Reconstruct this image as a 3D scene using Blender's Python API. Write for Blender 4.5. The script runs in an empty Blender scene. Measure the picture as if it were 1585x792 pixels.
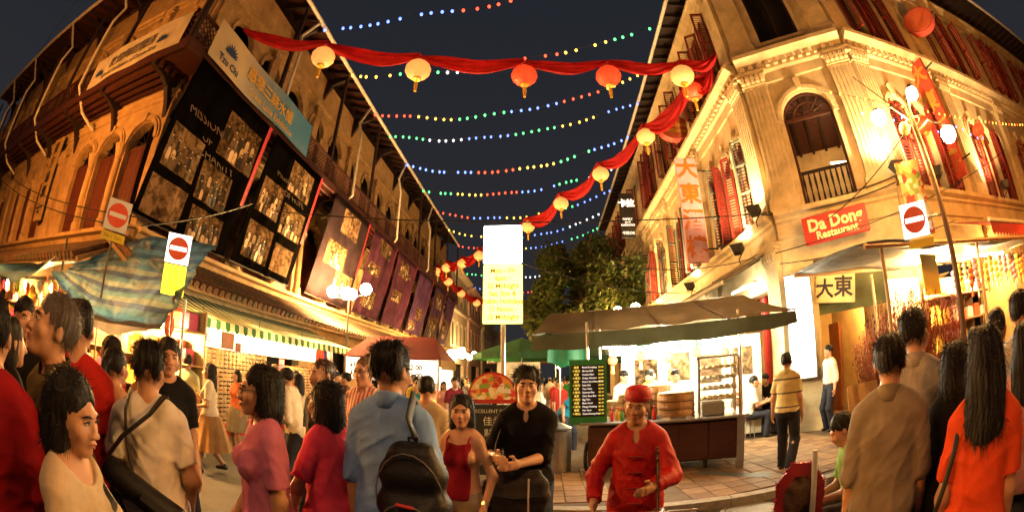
import bpy, bmesh, math, random
import numpy as np
from mathutils import Matrix, Vector
R = math.radians
rnd = random.Random(7)
# ------------------------------------------------------------------ camera, sky, exposure
scene = bpy.context.scene
COL = scene.collection
cam_d = bpy.data.cameras.new('camera')
cam = bpy.data.objects.new('camera', cam_d)
COL.objects.link(cam)
cam_d.type = 'PANO'
for _t in (cam_d, getattr(cam_d, 'cycles', None)):
    if _t is None: continue
    try:
        _t.panorama_type = 'FISHEYE_EQUISOLID'
        _t.fisheye_lens = 695.0 / 1585.0 * 36.0
        _t.fisheye_fov = R(180)
    except Exception:
        pass
cam_d.sensor_width = 36.0
cam_d.sensor_fit = 'HORIZONTAL'
cam_d.clip_start = 0.05
cam_d.clip_end = 600.0
cam.location = (0, 0, 1.7)
cam.rotation_euler = (R(90 + 15.5), 0, R(4.2))
scene.camera = cam

world = bpy.data.worlds.new('World')
scene.world = world
world.use_nodes = True
_wn = world.node_tree
_bg = _wn.nodes['Background']
_sky = _wn.nodes.new('ShaderNodeTexSky')          # dusk sky after sunset
_sky.sky_type = 'NISHITA'
_sky.sun_disc = False
_sky.sun_elevation = R(-4)
_sky.sun_rotation = R(200)
_mx = _wn.nodes.new('ShaderNodeMix')
_mx.data_type = 'RGBA'
_mx.inputs[0].default_value = 0.9
_tc = _wn.nodes.new('ShaderNodeTexCoord'); _sz = _wn.nodes.new('ShaderNodeSeparateXYZ'); _cr = _wn.nodes.new('ShaderNodeValToRGB')   # city glow, stronger low down
_wn.links.new(_tc.outputs['Generated'], _sz.inputs[0]); _wn.links.new(_sz.outputs['Z'], _cr.inputs[0])
_cr.color_ramp.elements[0].color = (.095, .09, .1, 1); _cr.color_ramp.elements[1].color = (.055, .062, .085, 1); _cr.color_ramp.elements[1].position = .8
_wn.links.new(_cr.outputs[0], _mx.inputs[7])
_wn.links.new(_sky.outputs[0], _mx.inputs[6])
_wn.links.new(_mx.outputs[2], _bg.inputs[0])
_bg.inputs[1].default_value = 0.1

scene.view_settings.view_transform = 'Standard'
scene.view_settings.look = 'None'
scene.view_settings.exposure = 1.7
scene.view_settings.gamma = 1.0
scene.view_settings.use_curve_mapping = False
scene.render.engine = 'CYCLES'
scene.cycles.use_denoising = True
scene.cycles.max_bounces = 4
scene.cycles.diffuse_bounces = 1
scene.cycles.glossy_bounces = 2
scene.cycles.transmission_bounces = 4
scene.cycles.transparent_max_bounces = 8
scene.cycles.sample_clamp_indirect = 4.0
scene.cycles.caustics_reflective = False
scene.cycles.caustics_refractive = False
scene.cycles.use_light_tree = True

# ------------------------------------------------------------------ materials
MATS = {}
def mat(name, col, rough=0.7, var=0.25, scale=6.0, bump=0.0, metal=0.0, col2=None, bscale=None, stretch=None, spec=0.4, trans=0.0):
    if name in MATS: return MATS[name]
    m = bpy.data.materials.new(name); m.use_nodes = True; MATS[name] = m
    nt = m.node_tree; N = nt.nodes; L = nt.links
    b = N['Principled BSDF']
    b.inputs['Roughness'].default_value = rough
    b.inputs['Metallic'].default_value = metal
    b.inputs['Specular IOR Level'].default_value = spec
    tc = N.new('ShaderNodeTexCoord')
    src = tc.outputs['Object']
    if stretch:
        mp = N.new('ShaderNodeMapping'); mp.inputs['Scale'].default_value = stretch
        L.new(src, mp.inputs['Vector']); src = mp.outputs[0]
    if var > 0:
        n = N.new('ShaderNodeTexNoise'); n.inputs['Scale'].default_value = scale; n.inputs['Detail'].default_value = 6; n.inputs['Roughness'].default_value = 0.65
        L.new(src, n.inputs['Vector'])
        rp = N.new('ShaderNodeValToRGB')
        c2 = col2 or tuple(c * (1 - var) for c in col)
        c1 = col if col2 else tuple(min(1, c * (1 + var * .5)) for c in col)
        rp.color_ramp.elements[0].color = (*c2, 1); rp.color_ramp.elements[0].position = 0.32
        rp.color_ramp.elements[1].color = (*c1, 1); rp.color_ramp.elements[1].position = 0.68
        L.new(n.outputs['Fac'], rp.inputs[0]); L.new(rp.outputs[0], b.inputs['Base Color'])
    else:
        b.inputs['Base Color'].default_value = (*col, 1)
    if bump > 0:
        n2 = N.new('ShaderNodeTexNoise'); n2.inputs['Scale'].default_value = bscale or scale * 4; n2.inputs['Detail'].default_value = 5
        L.new(src, n2.inputs['Vector'])
        bp = N.new('ShaderNodeBump'); bp.inputs['Strength'].default_value = bump; bp.inputs['Distance'].default_value = 0.02
        L.new(n2.outputs['Fac'], bp.inputs['Height']); L.new(bp.outputs[0], b.inputs['Normal'])
    if trans > 0:      # thin cloth: some light comes through
        tr = N.new('ShaderNodeBsdfTranslucent'); mx = N.new('ShaderNodeMixShader'); mx.inputs[0].default_value = trans
        if var > 0: L.new(rp.outputs[0], tr.inputs[0])
        else: tr.inputs[0].default_value = (*col, 1)
        out = N['Material Output']
        L.new(b.outputs[0], mx.inputs[1]); L.new(tr.outputs[0], mx.inputs[2]); L.new(mx.outputs[0], out.inputs[0])
    return m

def emit(name, col, strength, light=False):
    if name in MATS: return MATS[name]
    m = bpy.data.materials.new(name); m.use_nodes = True; MATS[name] = m
    b = m.node_tree.nodes['Principled BSDF']
    b.inputs['Base Color'].default_value = (*[min(.9, c) for c in col], 1)
    b.inputs['Emission Color'].default_value = (*col, 1)
    b.inputs['Emission Strength'].default_value = strength
    if not light: m.cycles.emission_sampling = 'NONE'
    return m

def nodes(m): return m.node_tree, m.node_tree.nodes, m.node_tree.links

# ------------------------------------------------------------------ mesh builder
class MB:
    def __init__(s): s.v = []; s.f = []; s.m = []; s.T = None
    def add(s, vs, fs, m=0):
        o = len(s.v)
        if s.T is not None: vs = [tuple(s.T @ Vector(v)) for v in vs]
        s.v += [tuple(v) for v in vs]; s.f += [tuple(i + o for i in f) for f in fs]; s.m += [m] * len(fs)
        return s
    def box(s, x0, x1, y0, y1, z0, z1, m=0):
        return s.add([(x0,y0,z0),(x1,y0,z0),(x1,y1,z0),(x0,y1,z0),(x0,y0,z1),(x1,y0,z1),(x1,y1,z1),(x0,y1,z1)],
                     [(0,3,2,1),(4,5,6,7),(0,1,5,4),(1,2,6,5),(2,3,7,6),(3,0,4,7)], m)
    def bevbox(s, x0, x1, y0, y1, z0, z1, b=.02, m=0):
        vs = []
        for z, k in ((z0, b), (z0 + b, 0), (z1 - b, 0), (z1, b)):
            vs += [(x0+k+b*0,y0+k,z),(x1-k,y0+k,z),(x1-k,y1-k,z),(x0+k,y1-k,z)]
        fs = [(3,2,1,0),(12,13,14,15)]
        for r in range(3):
            for i in range(4):
                j = (i + 1) % 4; fs.append((r*4+i, r*4+j, r*4+4+j, r*4+4+i))
        return s.add(vs, fs, m)
    def poly(s, pts, m=0): return s.add(pts, [tuple(range(len(pts)))], m)
    def prism(s, pts, y0, y1, m=0):      # pts in (x,z), extruded along y
        n = len(pts)
        vs = [(x, y0, z) for x, z in pts] + [(x, y1, z) for x, z in pts]
        fs = [tuple(range(n)), tuple(range(2*n-1, n-1, -1))] + [(i, i+n, (i+1) % n + n, (i+1) % n) for i in range(n)]
        return s.add(vs, fs, m)
    def tube(s, pts, r, n=8, m=0, caps=True, flat=1.0):
        pts = [Vector(p) for p in pts]
        rs = r if isinstance(r, (list, tuple)) else [r] * len(pts)
        vs = []; fs = []; u = None
        for i, p in enumerate(pts):
            t = (pts[min(i+1, len(pts)-1)] - pts[max(i-1, 0)])
            t = t.normalized() if t.length > 1e-9 else Vector((0,0,1))
            if u is None:
                a = Vector((0,0,1)) if abs(t.z) < .9 else Vector((1,0,0))
                u = t.cross(a).normalized()
            else:
                u = (u - t * u.dot(t)); u = u.normalized() if u.length > 1e-6 else t.orthogonal().normalized()
            w = t.cross(u)
            for k in range(n):
                a = 2 * math.pi * k / n
                vs.append(p + u * math.cos(a) * rs[i] + w * math.sin(a) * rs[i] * flat)
        for i in range(len(pts) - 1):
            for k in range(n):
                j = (k + 1) % n
                fs.append((i*n+k, i*n+j, (i+1)*n+j, (i+1)*n+k))
        if caps: fs += [tuple(range(n-1, -1, -1)), tuple(range((len(pts)-1)*n, len(pts)*n))]
        return s.add(vs, fs, m)
    def lathe(s, prof, c=(0,0,0), n=16, m=0, sy=1.0):
        vs = []; fs = []
        for r, z in prof:
            for k in range(n):
                a = 2*math.pi*k/n; vs.append((c[0]+r*math.cos(a), c[1]+r*math.sin(a)*sy, c[2]+z))
        for i in range(len(prof)-1):
            for k in range(n):
                j = (k+1) % n; fs.append((i*n+k, i*n+j, (i+1)*n+j, (i+1)*n+k))
        fs += [tuple(range(n-1,-1,-1)), tuple(range((len(prof)-1)*n, len(prof)*n))]
        return s.add(vs, fs, m)
    def grid(s, fn, nu, nv, m=0):
        vs = [fn(i/nu, j/nv) for i in range(nu+1) for j in range(nv+1)]
        fs = [(i*(nv+1)+j, (i+1)*(nv+1)+j, (i+1)*(nv+1)+j+1, i*(nv+1)+j+1) for i in range(nu) for j in range(nv)]
        return s.add(vs, fs, m)
    def mesh(s, name, mats, smooth=False):
        me = bpy.data.meshes.new(name)
        me.from_pydata(s.v, [], s.f)
        for mm in (mats if isinstance(mats, (list, tuple)) else [mats]): me.materials.append(mm)
        if any(s.m): me.polygons.foreach_set('material_index', s.m)
        if smooth: me.polygons.foreach_set('use_smooth', [True] * len(s.f))
        me.update()
        return me

def xf(x=0, y=0, z=0, rz=0, rx=0, ry=0):
    return Matrix.Translation((x, y, z)) @ Matrix.Rotation(R(rz), 4, 'Z') @ Matrix.Rotation(R(ry), 4, 'Y') @ Matrix.Rotation(R(rx), 4, 'X')

WM = {}       # world matrices of what we made
def put(name, data, parent=None, M=None, label=None, cat=None, group=None, kind=None):
    """link a mesh (or None for an Empty) with WORLD matrix M under parent"""
    o = bpy.data.objects.new(name, data); COL.objects.link(o)
    M = M or Matrix()
    WM[o] = M
    if parent is not None:
        o.parent = parent
        o.matrix_basis = WM[parent].inverted() @ M
    else:
        o.matrix_basis = M
    if label: o['label'] = label
    if cat: o['category'] = cat
    if group: o['group'] = group
    if kind: o['kind'] = kind
    return o
def thing(name, label, cat, loc=(0,0,0), rz=0, group=None):
    return put(name, None, None, xf(*loc, rz=rz), label, cat, group)
def mk(name, mb, mats, parent=None, M=None, smooth=False, **kw):
    return put(name, mb.mesh(name, mats, smooth), parent, M, **kw)
def light(parent, kind, loc, col, power, size=.1, target=None, angle=120, blend=.6):
    d = bpy.data.lights.new('bulb_light', kind); d.energy = power; d.color = col
    if kind == 'AREA': d.size = size
    else: d.shadow_soft_size = size
    if kind == 'SPOT': d.spot_size = R(angle); d.spot_blend = blend
    M = Matrix.Translation(loc)
    if target is not None:
        q = (Vector(target) - Vector(loc)).to_track_quat('-Z', 'Y'); M = M @ q.to_matrix().to_4x4()
    return put('bulb_light', d, parent, M)

_txt = {}
def text(s, size, m, parent, M, ext=.004, bold=0.0, name='lettering', align='CENTER', space=1.0):
    """letters lie in local XZ facing -Y (M is the world matrix of that frame)"""
    key = (s, size, ext, bold, align, space, m.name)
    if key not in _txt:
        c = bpy.data.curves.new(name, 'FONT'); c.body = s; c.size = size; c.extrude = ext; c.offset = bold
        c.align_x = align; c.align_y = 'CENTER'; c.resolution_u = 2; c.space_line = space
        o = bpy.data.objects.new('tmp', c)
        me = bpy.data.meshes.new_from_object(o); me.name = name; me.materials.clear(); me.materials.append(m)
        bpy.data.objects.remove(o); bpy.data.curves.remove(c)
        _txt[key] = me
    return put(name, _txt[key], parent, M @ Matrix.Rotation(R(90), 4, 'X'))

# common materials
PL_L = mat('plaster_ochre', (.45, .29, .13), .85, .35, 3.0, .25, bscale=18)
PL_R = mat('plaster_cream', (.56, .43, .24), .8, .3, 2.5, .2, bscale=16)
PL_F = mat('plaster_pale', (.5, .43, .33), .85, .3, 2.0, .2)
TIM = mat('timber_dark', (.018, .007, .005), .7, .4, 5, .2, stretch=(1, 1, 6))
TIMR = mat('timber_redbrown', (.05, .01, .005), .65, .4, 5, .2)
SHUT = mat('shutter_brown', (.1, .02, .01), .6, .35, 4, .15)
SHUTR = mat('shutter_red', (.2, .022, .013), .5, .3, 4, .1)
SHUTG = mat('shutter_green_grey', (.12, .14, .11), .5, .3, 4, .1)
WHITEP = mat('white_paint', (.6, .55, .45), .5, .2, 6)
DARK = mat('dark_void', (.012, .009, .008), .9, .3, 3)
TILE = mat('clay_tile', (.16, .085, .05), .8, .5, 5, .4)
TILEG = mat('clay_tile_mossy', (.11, .085, .05), .8, .5, 5, .4)
STEEL = mat('steel', (.45, .44, .42), .3, .15, 10, metal=.9)
POLEM = mat('painted_pole', (.12, .1, .08), .5, .3, 8, metal=.3)
REDP = mat('red_paint', (.45, .03, .02), .45, .2, 6)
BLACKP = mat('black_paint', (.02, .018, .016), .5, .3, 8)
CABLE = mat('black_cable', (.015, .013, .012), .6, 0)
WOOD = mat('bamboo_wood', (.36, .19, .075), .6, .4, 8, .15, stretch=(1, 1, 5))
GOLD = mat('gold_lettering', (.75, .45, .06), .4, .15, 8, metal=.3)
CREAML = mat('cream_lettering', (.8, .72, .4), .5, 0)
WARM = (1.0, .36, .06); HOT = (1.0, .5, .14); SODIUM = (1.0, .5, .13)
# ------------------------------------------------------------------ ground
asph = mat('asphalt', (.05, .046, .042), .75, .4, 1.6, .5, bscale=60)
g = MB().box(-200, 200, -150, 260, -.3, 0)
road = mk('road', g, asph, kind='structure')
pav_m = mat('pavement_mortar', (.11, .072, .042), .8, .35, 3, .3, bscale=30)
_nt, _N, _L = nodes(pav_m)
tile_m = [mat('paving_tile_tan', (.22, .125, .06), .7, .3, 5, .15), mat('paving_tile_brown', (.16, .085, .04), .7, .3, 5, .15), mat('paving_tile_pale', (.26, .16, .08), .7, .3, 5, .15)]
pv = MB().prism([(0, 0)], 0, 0) if False else MB()
pl = [(-1.2, 6.1), (-.6, 5.35), (1.0, 5.12), (2.2, 4.98), (3.4, 4.86), (26, 4.6), (26, 6.9), (7.9, 6.9), (5.5, 8.8), (5.5, 34), (2.2, 34), (1.4, 12), (-1.2, 11)]
pv.add([(x, y, .1) for x, y in pl] + [(x, y, -.02) for x, y in pl], [tuple(range(len(pl)))] + [(i, i + len(pl), (i + 1) % len(pl) + len(pl), (i + 1) % len(pl)) for i in range(len(pl))])
pavement = mk('pavement', pv, pav_m, kind='structure')
kb = MB()
for a, b in zip(pl[:5], pl[1:6]):
    n = max(1, int((Vector(b) - Vector(a)).length / .9))
    if b[0] > 20: n = 14
    for i in range(n):
        p = Vector(a).lerp(Vector(b), i / n + .006); q = Vector(a).lerp(Vector(b), (i + 1) / n - .006)
        d = (q - p).normalized(); nn = Vector((d.y, -d.x)) * .13
        if nn.y > 0: nn = -nn
        k = MB().add([(p.x, p.y, -.01), (q.x, q.y, -.01), (q.x + nn.x, q.y + nn.y, -.01), (p.x + nn.x, p.y + nn.y, -.01), (p.x, p.y, .115), (q.x, q.y, .115), (q.x + nn.x, q.y + nn.y, .105), (p.x + nn.x, p.y + nn.y, .105)],
                     [(0,3,2,1),(4,5,6,7),(0,1,5,4),(1,2,6,5),(2,3,7,6),(3,0,4,7)])
        mk('kerb_stone', k, mat('kerb_granite', (.3, .27, .22), .7, .3, 12, .3), pavement)
_tm = [MB().bevbox(-.143, .143, -.143, .143, 0, .014, .006).mesh('tile', t) for t in tile_m]
for (x0, x1, y0, y1) in ((1.9, 5.3, 5.15, 8.5), (-.5, 1.0, 5.55, 7.4)):
    x = x0
    while x < x1:
        y = y0
        while y < y1:
            if x > 5.1 and y < 8.4 or y + x * .88 < 13.0:
                put('tile', rnd.choice(_tm), pavement, xf(x, y, .1 + rnd.uniform(-.002, .001), rnd.uniform(-.6, .6)))
            y += .3
        x += .3
drain = mk('drain_channel', MB().add([(2.2, 6.35, .117), (3.0, 5.45, .117), (3.16, 5.6, .117), (2.36, 6.5, .117)], [(0, 1, 2, 3)]), mat('drain_iron', (.06, .06, .058), .5, .3, 20), pavement)
mh = thing('manhole_cover', 'round iron manhole cover at the kerb', 'manhole', (2.3, 4.55, 0))
mk('frame', MB().lathe([(.36, 0), (.36, .008), (.3, .01), (.3, 0)], (2.3, 4.55, .001), 24), mat('iron_worn', (.2, .18, .15), .5, .3, 15, metal=.5), mh)
mk('lid', MB().lathe([(.29, 0), (.29, .012)], (2.3, 4.55, .001), 24), mat('iron_worn', (.2, .18, .15)), mh)
# painted road line on the left
mk('road_marking', MB().add([(-4.6, 7.6, .004), (-3.2, 7.45, .004), (-3.2, 7.6, .004), (-4.6, 7.75, .004)], [(0, 1, 2, 3)]), mat('worn_road_paint', (.5, .45, .36), .7, .5, 9), road)

# ------------------------------------------------------------------ facade tools (local frame: x along, -y outward, z up)
LS = xf(-7.9, 5.4, 0, 90); LF = xf(-7.9, 5.4, 0, 0)
RS = xf(5.25, 8.5, 0, -90); RC = xf(5.25, 8.5, 0, -37.794); RF = xf(7.7, 6.6, 0, 0)
CHW = 3.1

def arched_wall(mb, s0, s1, z0, z1, ops, t=.28, n=10, m=0):
    """ops: (centre, width, sill, spring, rise) sorted along s; rise 0 = flat head"""
    x = s0
    for (c, w, sl, sp, rise) in sorted(ops):
        a, b = c - w / 2, c + w / 2
        if a > x: mb.poly([(x, 0, z0), (a, 0, z0), (a, 0, z1), (x, 0, z1)], m)
        if sl > z0: mb.poly([(a, 0, z0), (b, 0, z0), (b, 0, sl), (a, 0, sl)], m)
        if rise > 0:
            pts = [(c - math.cos(math.pi * i / n) * w / 2, sp + math.sin(math.pi * i / n) * rise) for i in range(n + 1)]
        else: pts = [(a, sp), (b, sp)]
        for (xa, za), (xb, zb) in zip(pts, pts[1:]):
            mb.poly([(xa, 0, za), (xb, 0, zb), (xb, 0, z1), (xa, 0, z1)], m)
            mb.poly([(xa, 0, za), (xa, t, za), (xb, t, zb), (xb, 0, zb)], m)
        mb.poly([(a, 0, sl), (a, t, sl), (a, t, sp), (a, 0, sp)], m)
        mb.poly([(b, t, sl), (b, 0, sl), (b, 0, sp), (b, t, sp)], m)
        mb.poly([(a, 0, sl), (b, 0, sl), (b, t, sl), (a, t, sl)], m)
        x = b
    if s1 > x: mb.poly([(x, 0, z0), (s1, 0, z0), (s1, 0, z1), (x, 0, z1)], m)
    return mb

def arch_pts(c, w, sp, rise, n=12, grow=0.0):
    return [(c - math.cos(math.pi * i / n) * (w / 2 + grow), sp + math.sin(math.pi * i / n) * (rise + grow)) for i in range(n + 1)]
def arch_ring(mb, c, w, sp, rise, g0, g1, y0, y1, n=12, m=0):
    A = arch_pts(c, w, sp, rise, n, g0); B = arch_pts(c, w, sp, rise, n, g1)
    for i in range(n):
        (a0, z0), (a1, z1) = A[i], A[i + 1]; (b0, w0), (b1, w1) = B[i], B[i + 1]
        mb.add([(a0,y0,z0),(a1,y0,z1),(b1,y0,w1),(b0,y0,w0),(a0,y1,z0),(a1,y1,z1),(b1,y1,w1),(b0,y1,w0)],
               [(0,1,2,3),(3,2,6,7),(0,4,5,1)] + ([(0,3,7,4)] if i == 0 else []) + ([(1,5,6,2)] if i == n-1 else []), m)
    return mb
def moulding(mb, s0, s1, prof, m=0, ends=True):
    """profile of (out, z) run along s"""
    n = len(prof)
    vs = [(s0, -o, z) for o, z in prof] + [(s1, -o, z) for o, z in prof]
    fs = [(i, i + 1, n + i + 1, n + i) for i in range(n - 1)]
    if ends: fs += [tuple(range(n)), tuple(range(2 * n - 1, n - 1, -1))]
    return mb.add(vs, fs, m)
def pilaster(mb, c, w, d, z0, z1, flutes=0, cap=True, m=0):
    mb.box(c - w*.62, c + w*.62, -d*1.35, 0.002, z0, z0 + .28, m)
    mb.box(c - w*.55, c + w*.55, -d*1.2, 0.002, z0 + .28, z0 + .36, m)
    if flutes:
        k = flutes * 2 + 1
        for i in range(k):
            a = c - w/2 + w*i/k; dd = d if i % 2 == 0 else d - .022
            mb.box(a, a + w/k, -dd, 0.002, z0 + .36, z1 - .5, m)
    else:
        mb.box(c - w/2, c + w/2, -d, 0.002, z0 + .36, z1 - .5, m)
    if cap:      # leafy capital
        for q, (gw, gd, a, b) in enumerate(((.5, 1.0, -.5, -.42), (.56, 1.18, -.42, -.38), (.52, 1.1, -.38, -.14), (.62, 1.4, -.14, -.07), (.7, 1.6, -.07, 0))):
            mb.box(c - w*gw, c + w*gw, -d*gd, 0.002, z1 + a, z1 + b, m)
        for i in range(-2, 3):
            for r_, zz in ((.045, -.36), (.055, -.25)):
                x = c + i * w * .22
                mb.tube([(x, -d*1.05, z1 + zz), (x, -d*1.25, z1 + zz + .05), (x, -d*1.5, z1 + zz + .12), (x, -d*1.48, z1 + zz + .09)], [r_*w*2.2, r_*w*2.6, r_*w*1.6, .01], 6, m)
        for sx in (-1, 1):
            mb.lathe([(.02, -.03), (.06, -.02), (.06, .02), (.02, .03)], (c + sx * w * .58, -d*1.35, z1 - .16), 8, m)
    return mb

def shutter_mesh(w, h, m, slats=0, arch=False, key=''):
    mb = MB()
    f = .06
    mb.box(0, f, -.02, .02, 0, h); mb.box(w - f, w, -.02, .02, 0, h)
    for z in (0, h * .48, h - f): mb.box(f, w - f, -.02, .02, z, z + f)
    if slats:
        for (za, zb) in ((f, h * .48), (h * .48 + f, h - f)):
            n = max(3, int((zb - za) / slats))
            for i in range(n):
                z = za + (zb - za) * (i + .5) / n
                mb.add([(f, -.012, z - .012), (w - f, -.012, z - .012), (w - f, .014, z + .026), (f, .014, z + .026), (f, -.006, z - .018), (w-f, -.006, z - .018), (w-f, .02, z + .02), (f, .02, z + .02)], [(0,1,2,3), (4,7,6,5), (0,4,5,1)])
    else:
        mb.box(f, w - f, -.006, .008, f, h * .48); mb.box(f, w - f, -.006, .008, h * .48 + f, h - f)
        k = max(2, int((w - 2*f) / .11))
        for i in range(1, k): x = f + (w - 2*f) * i / k; mb.box(x - .005, x + .005, -.012, -.004, f, h - f)
    return mb.mesh('shutter', m)
# ------------------------------------------------------------------ left corner shophouse (balconied theatre block)
LB = thing('corner_shophouse', 'ochre three storey corner building with balcony hung with black photo banners', 'building', (-7.9, 5.4, 0))
LEN = 29.0; LENF = 20.0
st2 = [(.95 + 1.72 * k + (.25 if k % 3 == 2 else 0), 1.18, 4.0, 6.0, .55) for k in range(16)]
fr2 = [(-x, 1.18, 4.0, 6.0, .52) for x in (.85, 2.4, 3.95, 7.45, 9.1, 10.7, 13.6, 15.2, 16.8)]
st3 = [(1.48 + 1.72 * k, 1.02, 7.75, 9.8, .5) for k in range(16)]
fr3 = [(-(1.0 + 1.72 * k), 1.02, 7.75, 9.8, .5) for k in range(11)]
for nm, F, s0, s1, o2, o3 in (('street', LS, 0, LEN, st2, st3), ('front', LF, -LENF, 0, fr2, fr3)):
    og = [(s0 + (s1 - s0) * (k + .5) / 7, 2.6, .12, 2.75, 0) for k in range(7)]
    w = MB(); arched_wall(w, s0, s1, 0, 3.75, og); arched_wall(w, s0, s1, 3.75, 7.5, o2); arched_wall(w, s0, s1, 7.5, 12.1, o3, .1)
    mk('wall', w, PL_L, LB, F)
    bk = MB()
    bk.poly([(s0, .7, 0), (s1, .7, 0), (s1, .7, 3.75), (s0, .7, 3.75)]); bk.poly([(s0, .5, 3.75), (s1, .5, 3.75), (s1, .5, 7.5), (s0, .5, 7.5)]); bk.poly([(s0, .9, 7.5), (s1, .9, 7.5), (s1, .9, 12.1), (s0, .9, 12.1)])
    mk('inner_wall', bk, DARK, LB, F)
    # ledge, string course and frieze
    md = MB(); moulding(md, s0, s1 + .0, [(0, 3.7), (.1, 3.72), (.16, 3.82), (.28, 3.86), (.28, 3.95), (0, 3.97)]); mk('ledge', md, PL_L, LB, F)
    md = MB(); moulding(md, s0, s1, [(0, 6.98), (.06, 7.0), (.06, 7.1), (.12, 7.14), (.12, 7.2), (0, 7.22)]); moulding(md, s0, s1, [(0, 10.62), (.07, 10.64), (.07, 10.74), (.14, 10.78), (.14, 10.86), (0, 10.88)])
    mk('string_course', md, PL_L, LB, F)
    sm = shutter_mesh(.57, 1.98, SHUT)
    for (c, wd, sl, sp, rise) in o2:
        m = MB(); arch_ring(m, c, wd, sp, rise, .02, .13, -.07, .002); arch_ring(m, c, wd, sp, rise, .13, .19, -.04, .002)
        m.box(c - .05, c + .05, -.1, .002, sp + rise + .02, sp + rise + .22)
        wn = mk('window', m, PL_L, LB, F)
        mk('sill', MB().box(c - wd/2 - .1, c + wd/2 + .1, -.08, .002, sl - .1, sl), PL_L, wn, F)
        p = MB(); p.box(c - wd/2, c + wd/2, .17, .23, sp - .03, sp + .05)
        for k in range(1, 6):
            a = math.pi * k / 6; p.tube([(c, .2, sp + .02), (c - math.cos(a) * wd/2, .2, sp + math.sin(a) * rise)], .015, 4)
        mk('fanlight', p, TIM, wn, F)
        for sx in (0, 1): put('shutter', sm, wn, F @ xf(c - wd/2 + .01 + sx * .58, .16, sl + .01))
    for (c, wd, sl, sp, rise) in o3:
        m = MB(); arch_ring(m, c, wd, sp, rise, .02, .14, -.08, .002); m.box(c - .05, c + .05, -.11, .002, sp + rise, sp + rise + .2)
        mk('gallery_arch', m, PL_L, LB, F)
    # half columns between the arches
    for (a, b) in zip(sorted(o2), sorted(o2)[1:]):
        c = (a[0] + b[0]) / 2; gap = b[0] - a[0] - 1.18
        m = MB()
        if gap < .8: m.lathe([(.17, 3.97), (.17, 4.2), (.13, 4.25), (.12, 5.65), (.14, 5.68), (.12, 5.72), (.2, 5.98), (.22, 6.05)], (c, -.02, 0), 12); mk('half_column', m, PL_L, LB, F, smooth=False)
        else: pilaster(m, c, min(.55, gap * .5), .12, 3.97, 6.6); mk('pilaster', m, PL_L, LB, F)
    for c in [s0 + (s1 - s0) * k / 9 for k in range(10)]:
        m = MB(); pilaster(m, c if abs(c) > .01 else c + (.3 if s0 == 0 else -.3), .34, .13, 7.8, 10.62); mk('pilaster', m, PL_L, LB, F)
    # balcony
    E0, E1 = (s0 - 1.0, s1) if nm == 'street' else (s0, s1 + 1.05)
    OUT = 1.0 if nm == 'street' else .95
    m = MB(); m.box(E0 + (1.0 if nm == 'street' else 0), E1, -OUT, 0, 7.52, 7.62); m.box(E0, E1, -OUT - .06, -OUT, 7.45, 7.68)
    mk('balcony_floor', m, TIMR, LB, F)
    for k in range(4):
        y = -OUT + .12 + k * OUT / 4.2
        mk('balcony_joist', MB().box(E0 + 1.0, E1 - (0 if nm == 'street' else 1.0), y, y + .1, 7.36, 7.52), TIMR, LB, F)
    nb = int((s1 - s0) / 2.4)
    for k in range(nb + 1):
        c = s0 + .15 + (s1 - s0 - .3) * k / nb
        m = MB().prism([(0, 7.5), (-OUT, 7.5), (-OUT, 7.36), (-.55, 7.3), (-.3, 7.15), (-.12, 6.85), (0, 6.5)], -.07, .07)
        mk('balcony_bracket', m, TIM, LB, F @ xf(c, 0, 0, 90))
    # posts and lattice
    PN = 8 if nm == 'street' else 6
    px = [E0 + .05 + (E1 - E0 - .1) * k / PN for k in range(PN + 1)]
    for c in px:
        mk('balcony_post', MB().bevbox(c - .05, c + .05, -OUT - .02, -OUT + .08, 7.62, 12.0, .01), TIM, LB, F)
    for a, b in zip(px, px[1:]):
        m = MB(); m.box(a + .05, b - .05, -OUT - .03, -OUT + .03, 8.42, 8.5); m.box(a + .05, b - .05, -OUT - .03, -OUT + .03, 7.7, 7.76)
        w_ = b - a - .1; h_ = .66; stp = .15; nn = int((w_ + h_) / stp)
        for i in range(nn + 1):
            for sg in (1, -1):
                u0 = i * stp - h_; u1 = i * stp; za, zb = 0, h_
                if u0 < 0: za += -u0; u0 = 0
                if u1 > w_: zb -= u1 - w_; u1 = w_
                if u1 - u0 < .03: continue
                xa, xb = (a + .05 + u0, a + .05 + u1) if sg > 0 else (b - .05 - u0, b - .05 - u1)
                yy = -OUT + (.006 if sg > 0 else -.02); za_, zb_ = 7.76 + za, 7.76 + zb
                m.add([(xa, yy, za_ - .018), (xb, yy, zb_ - .018), (xb, yy, zb_ + .018), (xa, yy, za_ + .018), (xa, yy + .014, za_ - .018), (xb, yy + .014, zb_ - .018), (xb, yy + .014, zb_ + .018), (xa, yy + .014, za_ + .018)], [(0,1,2,3), (7,6,5,4), (3,2,6,7), (0,4,5,1)])
        mk('lattice_panel', m, TIMR, LB, F)
    # eave: boarding, rafters, gutter
    EO = 1.0 if nm == 'street' else 1.35
    G0, G1 = (s0 - (1.35 if nm == 'street' else 0), s1 + (0 if nm == 'street' else 1.0))
    m = MB(); m.add([(G0, -EO, 12.2), (G1, -EO, 12.2), (s1, 0, 12.55), (s0, 0, 12.55)], [(0, 1, 2, 3)]); mk('eave_boarding', m, TIMR, LB, F)
    nr = int((s1 - s0) / .62)
    rm = MB().prism([(.0, 12.53), (-EO + .02, 12.185), (-EO + .02, 12.06), (0, 12.36)], -.04, .04).mesh('rafter', TIM)
    for k in range(nr): put('rafter', rm, LB, F @ xf(s0 + .3 + k * .62, 0, 0, 90))
    m = MB(); m.tube([(G0, -EO - .05, 12.2), (G1, -EO - .05, 12.2)], .075, 8); mk('gutter', m, WHITEP, LB, F)
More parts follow.
